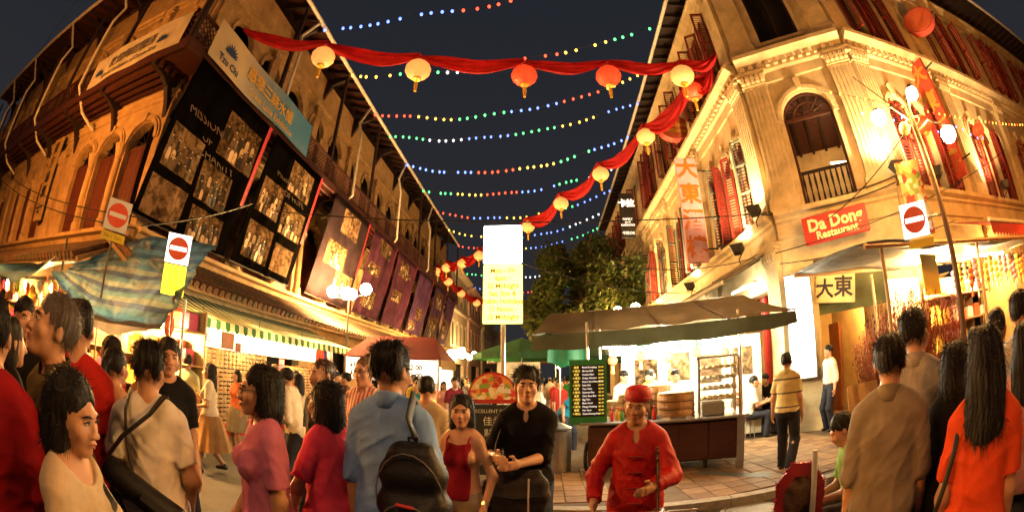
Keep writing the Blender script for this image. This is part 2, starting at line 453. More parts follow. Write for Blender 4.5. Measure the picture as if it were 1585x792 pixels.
    m = MB(); m.add([(G0, -EO - .02, 12.3), (G1, -EO - .02, 12.3), (s1 - 3 if nm == 'front' else s1, 5, 15.0), (s0 + (3 if nm == 'street' else 0), 5, 15.0)], [(0, 1, 2, 3)]); mk('roof', m, TILE, LB, F)
    nbk = 5 if nm == 'street' else 4
    for k in range(nbk * 2):
        c = s0 + .9 + k * 2.9
        if c > s1 - .3: break
        m = MB().prism([(0, 12.1), (-.85, 12.12), (-.85, 11.95), (-.3, 11.8), (-.1, 11.4), (0, 11.2)], -.06, .06); mk('eave_bracket', m, TIM, LB, F @ xf(c, 0, 0, 90))
# rain pipes that run from the gutter across to the wall and down
for F, cs, eo in ((LS, (3.0, 8.3, 13.6, 19.5), 1.0), (LF, (-4.2, -8.2, -12.5, -16), 1.35)):
    for c in cs:
        dx = .6 if F is LS else -.6
        m = MB().tube([F @ Vector((c + dx, -eo - .02, 12.1)), F @ Vector((c, -.95, 11.0)), F @ Vector((c, -1.12, 10.3)), F @ Vector((c, -1.12, 7.9)), F @ Vector((c - dx * .4, -.7, 7.2)), F @ Vector((c - dx * .6, -.12, 6.9))], .05, 8)
        mk('downpipe', m, WHITEP, LB)
# tiled canopy over the ground floor (street side and front)
for F, a, b in ((LS, -.9, 22.5), (LF, -19.5, -.05)):
    m = MB(); m.add([(a, 0, 3.62), (b, 0, 3.62), (b, -1.35, 2.98), (a, -1.35, 2.98), (a, 0, 3.55), (b, 0, 3.55), (b, -1.33, 2.9), (a, -1.33, 2.9)], [(0,3,2,1), (4,5,6,7), (3,7,6,2), (0,4,7,3), (1,2,6,5)])
    can = mk('canopy', m, mat('canopy_board', (.3, .2, .1), .8, .3, 4), LB, F)
    rowm = MB()
    for j in range(5):
        t0, t1 = j / 5, (j + 1) / 5
        rowm.tube([(0, -1.37 * t0 - .02, 3.68 - .66 * t0), (0, -1.39 * t1 - .03, 3.665 - .66 * t1)], [.07, .082], 8, m=0)
    rowme = [rowm.mesh('tile_row', TILE), None]; rm2 = MB(); rm2.v, rm2.f, rm2.m = rowm.v, rowm.f, rowm.m; rowme[1] = rm2.mesh('tile_row', TILEG)
    n = int((b - a) / .21)
    for k in range(n): put('tile_row', rowme[rnd.random() < .35], can, F @ xf(a + .12 + k * .21, 0, rnd.uniform(-.008, .008)))
# hanging shop board on the front pilaster
sb = thing('hanging_shop_sign', 'tall ochre shop board with four black characters on the arcade pilaster', 'sign', (-14.08, 5.1, 4.6))
mk('board', MB().bevbox(-.36, .36, -.03, .03, 4.45, 7.1, .015), mat('ochre_board', (.42, .27, .09), .6, .25, 4), sb, xf(-14.08, 5.12, 0))
BLK = mat('black_lettering', (.015, .012, .01), .5, 0)
for k, ch in enumerate('東方絲綢'): text(ch, .42, BLK, sb, xf(-14.08, 5.08, 6.72 - k * .47), bold=.006)
text('ORIENTAL\nSILK', .13, BLK, sb, xf(-14.08, 5.08, 4.78))

# ------------------------------------------------------------------ banners on the balcony
ban_black = mat('banner_black', (.003, .0026, .0022), .9, .4, 3, .15, bscale=6, spec=.0)
def photo_mat(name, tint, seed, sc=7.0):
    m = bpy.data.materials.new(name); m.use_nodes = True; nt, N, L = nodes(m); b = N['Principled BSDF']; b.inputs['Roughness'].default_value = .8; b.inputs['Specular IOR Level'].default_value = .0
    tc = N.new('ShaderNodeTexCoord'); mp = N.new('ShaderNodeMapping'); mp.inputs['Location'].default_value = (seed * 3.1, seed * 1.7, seed); L.new(tc.outputs['Object'], mp.inputs[0])
    n = N.new('ShaderNodeTexNoise'); n.inputs['Scale'].default_value = sc * .6; n.inputs['Detail'].default_value = 3; n.inputs['Roughness'].default_value = .6; n.inputs['Distortion'].default_value = .5; L.new(mp.outputs[0], n.inputs['Vector'])
    n2 = N.new('ShaderNodeTexNoise'); n2.inputs['Scale'].default_value = 1.2; n2.inputs['Detail'].default_value = 2; L.new(mp.outputs[0], n2.inputs['Vector'])
    mm = N.new('ShaderNodeMath'); mm.operation = 'MULTIPLY_ADD'; mm.inputs[1].default_value = .45; L.new(n2.outputs['Fac'], mm.inputs[0]); L.new(n.outputs['Fac'], mm.inputs[2])
    rp = N.new('ShaderNodeValToRGB'); e = rp.color_ramp.elements
    e[0].position = .55; e[0].color = (*[q * .12 for q in tint], 1); e[1].position = .85; e[1].color = (*tint, 1)
    k = e.new(.7); k.color = (*[q * .45 for q in tint], 1)
    L.new(mm.outputs[0], rp.inputs[0]); L.new(rp.outputs[0], b.inputs['Base Color'])
    return m
PH = [photo_mat('sepia_photo_print_%s' % a, t, s, sc) for a, t, s, sc in (('crowd', (.15, .09, .045), 1, 15), ('group', (.19, .12, .06), 2, 12), ('portrait', (.18, .11, .06), 3, 10), ('street', (.16, .1, .05), 5, 13))]
FIGM = [mat('print_pale', (.48, .34, .2), .65, .35, 14, spec=.15), mat('print_mid', (.1, .062, .034), .65, .35, 14, spec=.15), mat('print_dark', (.012, .009, .007), .65, .3, 14, spec=.15)]
lett_dim = mat('banner_grey_lettering', (.16, .12, .08), .5, 0)
edge_red = mat('banner_red_edge', (.35, .02, .03), .5, .2, 5)
mauve = [mat('banner_mauve_%s' % n_, c, .8, .6, 1.4, .15, bscale=5, spec=.03) for n_, c in (('a', (.02, .012, .015)), ('b', (.07, .022, .045)), ('c', (.06, .026, .07)))]
def banner(y0, y1, photos, label, letters=(), base=None, red=True, z1=7.5, z0=4.1, wave=.05, wrap=0):
    """cloth hung from the balcony edge (x -6.82) down to the wall ledge"""
    w = y1 - y0
    def P(u, v, off=0.0):        # u along street 0..1, v down 0..1
        bow = wave * (math.sin(u * math.pi * 7 + v * 2) + .5 * math.sin(u * 41 + 3 * v)) * (.4 + v) * .55 + .1 * math.sin(v * math.pi)
        y = y0 + w * u + (-.03 * math.sin(v * 3 + u * 2)); x = -6.8 - .82 * v
        nx, nz = .97, .24
        return Vector((x + (bow + off) * nx * .6, y, z1 + (z0 - z1) * v - (bow + off) * .12))
    t = thing('photo_banner', label, 'banner', (-6.8, (y0 + y1) / 2, z1), group='black banners with old photographs along the balcony')
    m = MB(); m.grid(lambda u, v: P(u, v), 64, 12); o = mk('cloth', m, base or ban_black, t, smooth=True)
    sol = o.modifiers.new('thickness', 'SOLIDIFY'); sol.thickness = .006
    for (u0, u1, v0, v1, pi, tl) in photos:
        m = MB(); m.grid(lambda a, b: P(u0 + (u1 - u0) * a + tl * (b - .5), v0 + (v1 - v0) * b + tl * .3 * (a - .5), .014), 26, 6); mk('photo_print', m, PH[pi], t, smooth=True)
        rf = random.Random(int(y0 * 100 + u0 * 977 + v0 * 131)); fg = MB(); W = u1 - u0; Hh = v1 - v0
        def Q(a, b, lay): return P(u0 + W * a + tl * (b - .5), v0 + Hh * b + tl * .3 * (a - .5), .019 + .0012 * lay)
        big = 2.3 if pi == 2 else 1.0; lay = 0
        for row in range(3 if pi != 2 else 1):      # people in the old photographs: back rows first
            nn = (5 + row if pi != 2 else 2); by = .5 + row * .2
            for q in range(nn):
                lay += 1; fx = (q + .5 + rf.uniform(-.25, .25)) / nn; hw = .05 * big * rf.uniform(.8, 1.2); hh = .26 * big * rf.uniform(.85, 1.15); top = by - hh * .6 + rf.uniform(-.04, .04); bt = min(.985, top + hh)
                if fx - hw < .02 or fx + hw > .98 or top - .09 * big < .02: continue
                tone = rf.choice((0, 0, 1, 1, 2))
                fg.add([Q(fx - hw * .55, top, lay), Q(fx + hw * .55, top, lay), Q(fx + hw, top + hh * .25, lay), Q(fx + hw * .9, bt, lay), Q(fx - hw * .9, bt, lay), Q(fx - hw, top + hh * .25, lay)], [(0, 1, 2, 3, 4, 5)], tone)
                hr = .032 * big; lay += 1
                fg.add([Q(fx + math.cos(a * .785) * hr * .8, top - hr * 1.0 + math.sin(a * .785) * hr * 1.15, lay) for a in range(8)], [tuple(range(8))], 0 if tone else 1)
                fg.add([Q(fx + math.cos(a * .785) * hr * .82, top - hr * 1.0 - abs(math.sin(a * .785)) * hr * 1.2, lay + 1) for a in range(5)], [tuple(range(5))], 2)
        if fg.f: mk('printed_figures', fg, FIGM, t)
    if red:
        m = MB(); m.grid(lambda a, b: P(.96 + .045 * a, b * .62, .014), 2, 12); mk('red_edge', m, edge_red, t, smooth=True)
    for s_, u, v, sz in letters:
        p = P(u, v, .04); text(s_, sz, lett_dim, t, Matrix.Translation(p) @ Matrix.Rotation(R(90), 4, 'Z') @ Matrix.Rotation(R(-13), 4, 'X'), ext=.002)
    mk('bottom_rod', MB().tube([P(-.01, 1.0), P(1.01, 1.0)], .025, 6), TIM, t)
    return t
banner(5.0, 8.25, [(.5, .93, .12, .42, 0, .02), (.06, .4, .42, .68, 1, .02), (.45, .8, .5, .74, 3, .03), (.05, .42, .74, .97, 2, .0), (.5, .86, .78, .98, 0, .02)], 'black photo banner wrapped round the building corner, widest of the row', [('MISSION', .3, .3, .34), ('OF', .38, .39, .3), ('CHARITY', .55, .47, .34)])
banner(8.5, 11.45, [(.42, .85, .06, .3, 1, .02), (.08, .45, .32, .58, 0, .02), (.5, .9, .4, .64, 3, .02), (.1, .5, .66, .93, 0, .03), (.56, .9, .72, .94, 2, .02)], 'black photo banner with red edge, second from the corner', [('MISSION', .4, .24, .3), ('OF HOPE', .6, .34, .28)])
banner(12.5, 15.8, [(.3, .75, .06, .3, 2, .02), (.15, .6, .42, .66, 1, .02), (.5, .92, .66, .92, 3, .02)], 'black photo banner behind the bright lamp cluster, third from the corner', base=mauve[0])
banner(16.3, 19.3, [(.3, .8, .04, .22, 0, .02), (.1, .55, .36, .5, 1, 0), (.2, .7, .68, .9, 3, .02)], 'mauve and black photo banner, fourth from the corner', base=mauve[1], wave=.09)
banner(19.6, 22.8, [(.2, .6, .08, .3, 1, .02), (.15, .55, .5, .66, 0, .0)], 'mauve banner with gathered folds, fifth from the corner', [('合', .6, .2, .8)], base=mauve[1], wave=.1)
banner(23.4, 26.5, [(.3, .75, .56, .76, 2, .02), (.1, .5, .8, .96, 1, .0)], 'violet banner with a pale figure print, sixth from the corner', base=mauve[2], wave=.06)
banner(27.2, 30.3, [(.25, .75, .1, .4, 1, .02), (.1, .8, .55, .95, 0, .02)], 'violet and sepia banner, seventh from the corner', base=mauve[2], wave=.06)
banner(30.8, 33.6, [(.2, .8, .5, .9, 3, .02)], 'small violet banner at the far end of the balcony', base=mauve[2], wave=.06)

# cloth signs tied to the balcony rail at the corner
sign_w = mat('vinyl_white', (.5, .44, .34), .5, .3, 2)
sign_blue = mat('vinyl_blue_wash', (.09, .2, .32), .5, .55, 1.1, col2=(.55, .52, .44))
blue_ink = mat('lotus_blue_print', (.02, .05, .16), .5, .2, 8)
def lotus(parent, M, s):
    m = MB()
    for k in range(-4, 5):
        a = k * .33; ln = 1 - abs(k) * .06
        tip = (math.sin(a) * ln * s, math.cos(a) * ln * s * .9); l = (math.sin(a - .16) * .55 * s, math.cos(a - .16) * .5 * s); r_ = (math.sin(a + .16) * .55 * s, math.cos(a + .16) * .5 * s)
        m.add([(0, -.004 - .0008 * (k + 5), 0), (l[0], -.004 - .0008 * (k + 5), l[1]), (tip[0], -.004 - .0008 * (k + 5), tip[1]), (r_[0], -.004 - .0008 * (k + 5), r_[1])], [(0, 1, 2, 3)])
    m.lathe([(.22 * s, -.001), (.22 * s, .001)], (0, 0, 0), 10) if False else None
    mk('lotus_emblem', m, blue_ink, parent, M)
F1 = thing('cloth_sign', 'white cloth sign with blue lotus and grey lettering on the front balcony rail', 'banner', (-9.2, 4.35, 8.2))
m = MB(); m.grid(lambda u, v: (-11.5 + 4.3 * u, 4.36 + .02 * math.sin(u * 14), 7.62 + .95 * v + .02 * math.sin(u * 5)), 24, 4); mk('cloth', m, sign_w, F1, smooth=True)
lotus(F1, xf(-10.95, 4.32, 7.88), .3); lotus(F1, xf(-8.0, 4.32, 7.9), .3)
ink = mat('grey_print', (.12, .1, .08), .5, 0)
text('敦煌舞蹈藝術', .36, ink, F1, xf(-9.4, 4.325, 8.12), bold=.004); text('Special Exhibition of Dance Arts', .2, ink, F1, xf(-9.4, 4.325, 7.8))
F2 = thing('cloth_sign', 'cloth sign fading from cream to blue with lotus emblem on the street balcony rail', 'banner', (-6.76, 7.5, 8.2))
sb_m = bpy.data.materials.new('vinyl_cream_to_blue'); sb_m.use_nodes = True; nt, N, L = nodes(sb_m)
tc = N.new('ShaderNodeTexCoord'); sx = N.new('ShaderNodeSeparateXYZ'); L.new(tc.outputs['Object'], sx.inputs[0]); mr = N.new('ShaderNodeMapRange'); mr.inputs[1].default_value = 6.0; mr.inputs[2].default_value = 8.3
L.new(sx.outputs['Y'], mr.inputs[0]); nz = N.new('ShaderNodeTexNoise'); nz.inputs['Scale'].default_value = 2.2; nz.inputs['Detail'].default_value = 6; ad = N.new('ShaderNodeMath'); ad.operation = 'MULTIPLY_ADD'; ad.inputs[1].default_value = .7; L.new(nz.outputs['Fac'], ad.inputs[0]); ad2 = N.new('ShaderNodeMath'); ad2.operation = 'ADD'; ad2.inputs[1].default_value = -.35; L.new(mr.outputs[0], ad.inputs[2]); L.new(ad.outputs[0], ad2.inputs[0])
rp = N.new('ShaderNodeValToRGB'); rp.color_ramp.elements[0].color = (.5, .42, .27, 1); rp.color_ramp.elements[1].color = (.05, .19, .38, 1); L.new(ad2.outputs[0], rp.inputs[0]); L.new(rp.outputs[0], N['Principled BSDF'].inputs['Base Color'])
m = MB(); m.grid(lambda u, v: (-6.74 + .02 * math.sin(u * 12), 5.0 + 5.1 * u, 7.6 + 1.05 * v - .02 * math.sin(u * 6)), 24, 4); mk('cloth', m, sb_m, F2, smooth=True)
MS = xf(-6.7, 5.7, 8.02, 90); lotus(F2, MS, .38); text('Tzu Chi', .26, blue_ink, F2, xf(-6.7, 5.75, 7.8, 90), bold=.003)
text('慈悲三昧水懺', .4, GOLD, F2, xf(-6.7, 7.7, 8.14, 90), bold=.004); text('Great Love Exhibition', .26, GOLD, F2, xf(-6.7, 7.9, 7.76, 90))
# ------------------------------------------------------------------ right corner restaurant building
RB = thing('corner_restaurant', 'cream three storey corner building with fluted pilasters and red shutters', 'building', (5.25, 8.5, 0))
RLEN = 26.0; RFL = 22.0
def bays(n, w, start=0.0): return [start + w * k for k in range(n + 1)]
RED_SH = shutter_mesh(.34, 2.3, SHUTR, .075)
GRN_SH = shutter_mesh(.4, 2.35, SHUTG, 0)
RED_TALL = shutter_mesh(.4, 2.5, SHUTR, .09)
def louvre_pair():
    mb = MB(); w, h, f = .4, 2.35, .05
    mb.box(0, f, -.02, .02, 0, h, 0); mb.box(w - f, w, -.02, .02, 0, h, 0)
    for z in (0, h * .36, h * .68, h - f): mb.box(f, w - f, -.02, .02, z, z + f, 0)
    for (a, b) in ((f, h * .36), (h * .36 + f, h * .68), (h * .68 + f, h - f)):
        n = int((b - a) / .08)
        for i in range(n): z = a + (b - a) * i / n; mb.add([(f, -.012, z), (w - f, -.012, z), (w - f, .014, z + .045), (f, .014, z + .045)], [(0, 1, 2, 3)], 1)
    return mb.mesh('shutter', [SHUTG, SHUTR])
LOUV = louvre_pair()
bay_w = 4.35
street_b = [-bay_w * k for k in range(7)]
front_b = [bay_w * k for k in range(6)]
for nm, F, s0, s1, bl in (('street', RS, -RLEN, 0, street_b), ('chamfer', RC, 0, CHW, None), ('front', RF, 0, RFL, front_b)):
    o2 = []; o3 = []; og = []
    if bl is None:
        o2 = [(1.47, 1.36, 4.88, 7.15, .66)]; o3 = [(1.5, 1.2, 9.5, 12.2, 0)]; og = [(1.6, 1.75, .12, 3.75, 0)]
    else:
        for a, b in zip(bl, bl[1:]):
            lo, hi = min(a, b), max(a, b)
            for k in range(3):
                c = lo + .75 + (hi - lo - 1.5) * (k + .5) / 3 + .02
                if s0 < c - .5 and c + .5 < s1: o2.append((c, .82, 4.95, 7.0, .41)); o3.append((c, .8, 9.4, 11.9, 0))
            c = (lo + hi) / 2
            if s0 < c - 1.6 and c + 1.6 < s1: og.append((c, 3.1, .12, 3.35, 0))
    w = MB(); arched_wall(w, s0, s1, 0, 4.3, og, .35); arched_wall(w, s0, s1, 4.3, 8.6, o2, .3, 14); arched_wall(w, s0, s1, 8.6, 13.0, o3, .3)
    mk('wall', w, PL_R, RB, F)
    # horizontal mouldings
    e0, e1 = s0, s1
    m = MB(); moulding(m, e0, e1, [(0, 4.28), (.08, 4.3), (.08, 4.62), (.16, 4.66), (.16, 4.72), (.3, 4.78), (.3, 4.88), (0, 4.9)]); mk('ledge', m, PL_R, RB, F)
    m = MB(); moulding(m, e0, e1, [(0, 8.25), (.06, 8.27), (.06, 8.55), (.14, 8.6), (.14, 8.78), (.34, 8.92), (.42, 8.96), (.42, 9.08), (0, 9.14)]); mk('cornice', m, PL_R, RB, F)
    m = MB(); moulding(m, e0, e1, [(0, 12.3), (.08, 12.32), (.08, 12.5), (.25, 12.7), (.3, 12.72), (.3, 12.82), (0, 12.9)]); mk('top_cornice', m, PL_R, RB, F)
    dm = MB().box(-.06, .06, -.24, -.13, 8.66, 8.79).mesh('dentil', PL_R)
    n = int((s1 - s0) / .24)
    if nm == 'street': n = 60
    if nm == 'front': n = 50
    for k in range(n):
        s_ = (s1 - .15 - k * .24) if nm == 'street' else s0 + .15 + k * .24
        put('dentil', dm, RB, F @ xf(s_, 0, 0))
    # pilasters with leafy capitals
    if bl is None: ps = [(.33, .62), (CHW - .33, .62)]
    else: ps = [(b + (.32 if b == 0 and nm == 'front' else -.32 if b == 0 else 0), .58) for b in bl if s0 <= b <= s1]
    for c, wd in ps:
        m = MB(); pilaster(m, c, wd, .16, 4.9, 8.62, 5); mk('pilaster', m, PL_R, RB, F)
        m = MB(); pilaster(m, c, wd, .14, 9.14, 12.3, 0); mk('pilaster', m, PL_R, RB, F)
        if bl is not None: m = MB(); pilaster(m, c, wd, .14, .1, 4.25, 0); mk('pier', m, PL_R, RB, F)
    # windows
    for i, (c, wd, sl, sp, rise) in enumerate(o2):
        m = MB(); arch_ring(m, c, wd, sp, rise, .02, .12, -.08, .002, 14); arch_ring(m, c, wd, sp, rise, .12, .2, -.04, .002, 14)
        m.prism([(c - .06, sp + rise + .02), (c + .06, sp + rise + .02), (c + .1, sp + rise + .34), (c - .1, sp + rise + .34)], -.14, .002)
        for sx in (-1, 1): m.box(c + sx * (wd/2 + .1) - .06, c + sx * (wd/2 + .1) + .06, -.06, .002, sp - .12, sp + .02)
        wn = mk('window', m, PL_R, RB, F)
        p = MB(); p.box(c - wd/2, c + wd/2, .13, .2, sp - .05, sp + .03)
        nsp = 7
        for k in range(1, nsp): a = math.pi * k / nsp; p.tube([(c - math.cos(a) * wd * .14, .17, sp + .03 + math.sin(a) * rise * .25), (c - math.cos(a) * wd/2, .17, sp + math.sin(a) * rise)], .02, 5)
        arch_ring(p, c, wd, sp, rise, -.06, 0, .13, .2, 14); arch_ring(p, c, wd * .62, sp, rise * .62, -.03, 0, .14, .19, 12)
        arch_ring(p, c, wd * .25, sp, rise * .25, -.03, 0, .14, .19, 8)
        mk('fanlight', p, TIMR, wn, F)
        if bl is None:
            f = MB()
            for sx in (-1, 1): f.box(c + sx * (wd/2 - .035) - .035, c + sx * (wd/2 - .035) + .035, .1, .2, sl, sp)
            f.box(c - wd/2, c + wd/2, .1, .2, sl, sl + .06); mk('frame', f, TIMR, wn, F)
            for k in range(9): mk('baluster', MB().lathe([(.018, 0), (.03, .2), (.016, .35), (.032, .6), (.018, .82)], (c - wd/2 + .1 + k * (wd - .2) / 8, .22, sl + .05), 8), TIM, wn, F)
            mk('handrail', MB().bevbox(c - wd/2 + .02, c + wd/2 - .02, .19, .26, sl + .86, sl + .93, .01), TIM, wn, F)
        else:
            sh = LOUV if (nm == 'street' and i % 3 != 1) else RED_SH
            for sx in (-1, 1):
                op = rnd.choice((8, 35, 70, 88)) if nm == 'street' else rnd.choice((3, 3, 20, 60, 75))
                hx = c + sx * (wd/2 - .01)
                put('shutter', sh, wn, F @ xf(hx, .02 if op < 30 else -.03, sl + .02) @ (Matrix.Rotation(R(op if sx > 0 else -op), 4, 'Z') @ (Matrix.Scale(-1, 4, (1, 0, 0)) if sx > 0 else Matrix())))
    for (c, wd, sl, sp, rise) in o3:
        m = MB(); m.box(c - wd/2 - .1, c - wd/2, -.05, .002, sl, sp); m.box(c + wd/2, c + wd/2 + .1, -.05, .002, sl, sp); m.box(c - wd/2 - .12, c + wd/2 + .12, -.08, .002, sp, sp + .14)
        wn = mk('window', m, PL_R, RB, F); mk('sill', MB().box(c - wd/2 - .12, c + wd/2 + .12, -.1, .002, sl - .1, sl), PL_R, wn, F)
        if bl is not None:
            for sx in (-1, 1):
                op = rnd.choice((5, 15, 55, 80, 95))
                put('shutter', RED_TALL, wn, F @ xf(c + sx * (wd/2 - .01), .02 if op < 30 else -.07, sl + .01) @ (Matrix.Rotation(R(op if sx > 0 else -op), 4, 'Z') @ (Matrix.Scale(-1, 4, (1, 0, 0)) if sx > 0 else Matrix())))
        else:
            mk('frame', MB().box(c - wd/2, c - wd/2 + .06, .1, .18, sl, sp).box(c + wd/2 - .06, c + wd/2, .1, .18, sl, sp).box(c - .03, c + .03, .1, .18, sl, sp), TIM, wn, F)
    # eaves
    if bl is not None:
        EO = .75 if nm == 'street' else 1.2
        G0, G1 = (s0, s1 + .0) if nm == 'street' else (s0, s1)
        m = MB(); m.add([(G0, -EO, 13.3), (G1, -EO, 13.3), (G1, .1, 13.45), (G0, .1, 13.45)], [(0, 1, 2, 3)]); mk('eave_boarding', m, TIM, RB, F)
        rm = MB().prism([(.0, 13.43), (-EO + .02, 13.28), (-EO + .02, 13.16), (0, 13.2)], -.04, .04).mesh('rafter', TIM)
        for k in range(int((s1 - s0) / .6)): put('rafter', rm, RB, F @ xf(s0 + .3 + k * .6, 0, 0, 90))
        m = MB(); m.tube([(G0, -EO - .05, 13.3), (G1, -EO - .05, 13.3)], .07, 8); mk('gutter', m, WHITEP, RB, F)
        m = MB(); m.add([(G0, -EO - .02, 13.4), (G1, -EO - .02, 13.4), (G1, 5, 16.2), (G0, 5, 16.2)], [(0, 1, 2, 3)]); mk('roof', m, TILE, RB, F)
        bk = MB(); bk.poly([(s0, .9, 0), (s1, .9, 0), (s1, .9, 13.4), (s0, .9, 13.4)]); mk('inner_wall', bk, DARK, RB, F) if False else None
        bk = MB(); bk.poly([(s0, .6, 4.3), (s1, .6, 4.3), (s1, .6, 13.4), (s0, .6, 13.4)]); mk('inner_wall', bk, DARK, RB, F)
    else:
        EO = .75
        m = MB(); m.add([(-.1, -EO, 13.3), (s1 + .1, -EO, 13.3), (s1, .1, 13.45), (0, .1, 13.45)], [(0, 1, 2, 3)]); mk('eave_boarding', m, TIM, RB, F)
        m = MB(); m.tube([(-.6, -EO - .05, 13.3), (s1 + .9, -EO - .05, 13.3)], .07, 8); mk('gutter', m, WHITEP, RB, F)
        # dark room behind the upper corner window, and the lit balcony room behind the arched one
        room = MB(); room.poly([(.3, 2.6, 4.9), (2.8, 2.6, 4.9), (2.8, 2.6, 8.4), (.3, 2.6, 8.4)]); room.poly([(.3, .35, 4.86), (2.8, .35, 4.86), (2.8, 2.6, 4.86), (.3, 2.6, 4.86)]); room.poly([(.3, .35, 4.9), (.3, 2.6, 4.9), (.3, 2.6, 8.4), (.3, .35, 8.4)]); room.poly([(2.8, 2.6, 4.9), (2.8, .35, 4.9), (2.8, .35, 8.4), (2.8, 2.6, 8.4)])
        mk('corner_room', room, PL_R, RB, F)
        room = MB(); room.poly([(.3, .35, 7.9), (.3, 2.6, 7.3), (2.8, 2.6, 7.3), (2.8, .35, 7.9)]); mk('corner_room_ceiling', room, TIMR, RB, F)
        for k in range(6): mk('ceiling_beam', MB().add([(.5 + k * .42, .36, 7.82), (.58 + k * .42, .36, 7.82), (.58 + k * .42, 2.58, 7.22), (.5 + k * .42, 2.58, 7.22), (.5 + k * .42, .36, 7.9), (.58 + k * .42, .36, 7.9), (.58 + k * .42, 2.58, 7.3), (.5 + k * .42, 2.58, 7.3)], [(0, 1, 2, 3), (0, 4, 5, 1), (1, 5, 6, 2), (3, 7, 4, 0)]), TIM, RB, F)
        tb = MB().tube([(1.75, 1.4, 6.35), (2.6, 1.6, 6.3)], .03, 8); mk('room_tube_lamp', tb, emit('room_tube', (1, .8, .45), 8), RB, F)
        light(RB, 'POINT', F @ Vector((2.0, 1.3, 6.5)), HOT, 14, .1)
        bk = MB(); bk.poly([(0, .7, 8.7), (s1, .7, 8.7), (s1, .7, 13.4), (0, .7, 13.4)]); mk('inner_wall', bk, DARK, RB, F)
        # doorway: green fascia and shop inside
        bk = MB(); bk.poly([(.73, .25, 2.55), (2.5, .25, 2.55), (2.5, .25, 3.75), (.73, .25, 3.75)]); mk('fascia', bk, mat('fascia_green', (.09, .1, .03), .6, .3, 3), RB, F)
        bk = MB(); bk.poly([(.3, 3.2, .12), (4.2, 3.2, .12), (4.2, 3.2, 3.9), (.3, 3.2, 3.9)]); bk.poly([(.3, .36, .12), (.3, 3.2, .12), (.3, 3.2, 3.9), (.3, .36, 3.9)]); bk.poly([(.3, .36, .115), (4.2, .36, .115), (4.2, 3.2, .115), (.3, 3.2, .115)]); bk.poly([(.3, .36, 2.9), (4.2, .36, 2.9), (4.2, 3.2, 2.9), (.3, 3.2, 2.9)])
        mk('shop_interior', bk, mat('shop_wall_yellow', (.55, .4, .18), .7, .2, 2), RB, F)
        light(RB, 'POINT', F @ Vector((1.8, 1.6, 2.7)), HOT, 60, .15)
        for k, (x, z, w_, h_) in enumerate(((1.0, 1.75, .26, .36), (1.38, 1.95, .32, .26), (1.38, 1.6, .32, .26), (1.8, 1.85, .3, .4), (1.05, 2.25, .3, .2))):
            fo = mk('wall_picture', MB().box(x, x + w_, 3.14, 3.19, z, z + h_), TIM, RB, F); mk('picture_print', MB().box(x + .03, x + w_ - .03, 3.125, 3.139, z + .03, z + h_ - .03), PH[k % 4], fo, F)
# stone walk of the five-foot way on the street side
for k in range(5):
    y0 = 8.9 + k * 4.35
    mk('arcade_back_wall', MB().poly([(8.0, y0, .1), (8.0, y0 + 4.3, .1), (8.0, y0 + 4.3, 4.2), (8.0, y0, 4.2)]), mat('arcade_wall', (.5, .36, .17), .8, .3, 2), RB)
mk('arcade_ceiling', MB().poly([(5.3, 8.9, 3.9), (8.0, 8.9, 3.9), (8.0, 33, 3.9), (5.3, 33, 3.9)]), PL_R, RB)
mk('arcade_floor', MB().poly([(5.3, 8.9, .125), (8.0, 8.9, .125), (8.0, 33, .125), (5.3, 33, .125)]), mat('arcade_floor_tile', (.3, .17, .09), .5, .3, 4), RB)
# red roller door and framed menus inside the arcade
mk('arcade_door', MB().bevbox(7.9, 7.98, 10.0, 11.2, .12, 2.5, .02), mat('arcade_door_wood', (.25, .08, .03), .5, .3, 6), RB)
for k, y in enumerate((11.6, 12.4)): mk('arcade_poster', MB().bevbox(7.95, 7.985, y, y + .5, 1.3, 2.2, .01), PH[k], RB)
mk('arcade_column', MB().lathe([(.12, .12), (.11, 3.9)], (5.75, 10.5, 0), 12), REDP, RB)
# flat awnings over the arcade with fluorescent tubes
aw = thing('lean_awning', 'sloping metal awning along the restaurant side wall with a white edge', 'awning', (4.4, 12, 3.6))
m = MB(); m.add([(5.25, 8.9, 4.25), (5.25, 25, 4.25), (3.75, 25, 3.75), (3.95, 9.1, 3.55), (5.25, 8.9, 4.2), (5.25, 25, 4.2), (3.75, 25, 3.7), (3.95, 9.1, 3.5)], [(0, 1, 2, 3), (7, 6, 5, 4), (3, 2, 6, 7), (0, 3, 7, 4)]); mk('sheet', m, mat('awning_sheet', (.1, .085, .06), .6, .3, 4), aw)
mk('edge_trim', MB().tube([(3.95, 9.1, 3.54), (3.75, 25, 3.74)], .05, 8), WHITEP, aw)
for k in range(5): mk('rib', MB().tube([(5.24, 9.2 + k * 3.2, 4.16), (3.92, 9.3 + k * 3.2, 3.52)], .03, 6), BLACKP, aw)
for k, (p, q) in enumerate((((4.85, 9.25, 3.5), (4.8, 10.5, 3.52)), ((4.6, 13.2, 3.5), (4.55, 14.4, 3.5)))):
    tt = thing('tube_lamp', ('fluorescent tube lamp under the lean awning by the corner pier', 'fluorescent tube lamp further back under the lean awning')[k], 'lamp', p)
    mk('housing', MB().box(p[0] - .05, p[0] + .05, p[1] - .03, q[1] + .03, p[2] + .03, p[2] + .08), WHITEP, tt)
    mk('tube', MB().tube([p, q], .022, 8), emit('fluoro', (1, .93, .75), 14), tt)
    light(tt, 'POINT', ((p[0] + q[0]) / 2, (p[1] + q[1]) / 2, p[2] - .15), (1, .85, .55), 55, .25)
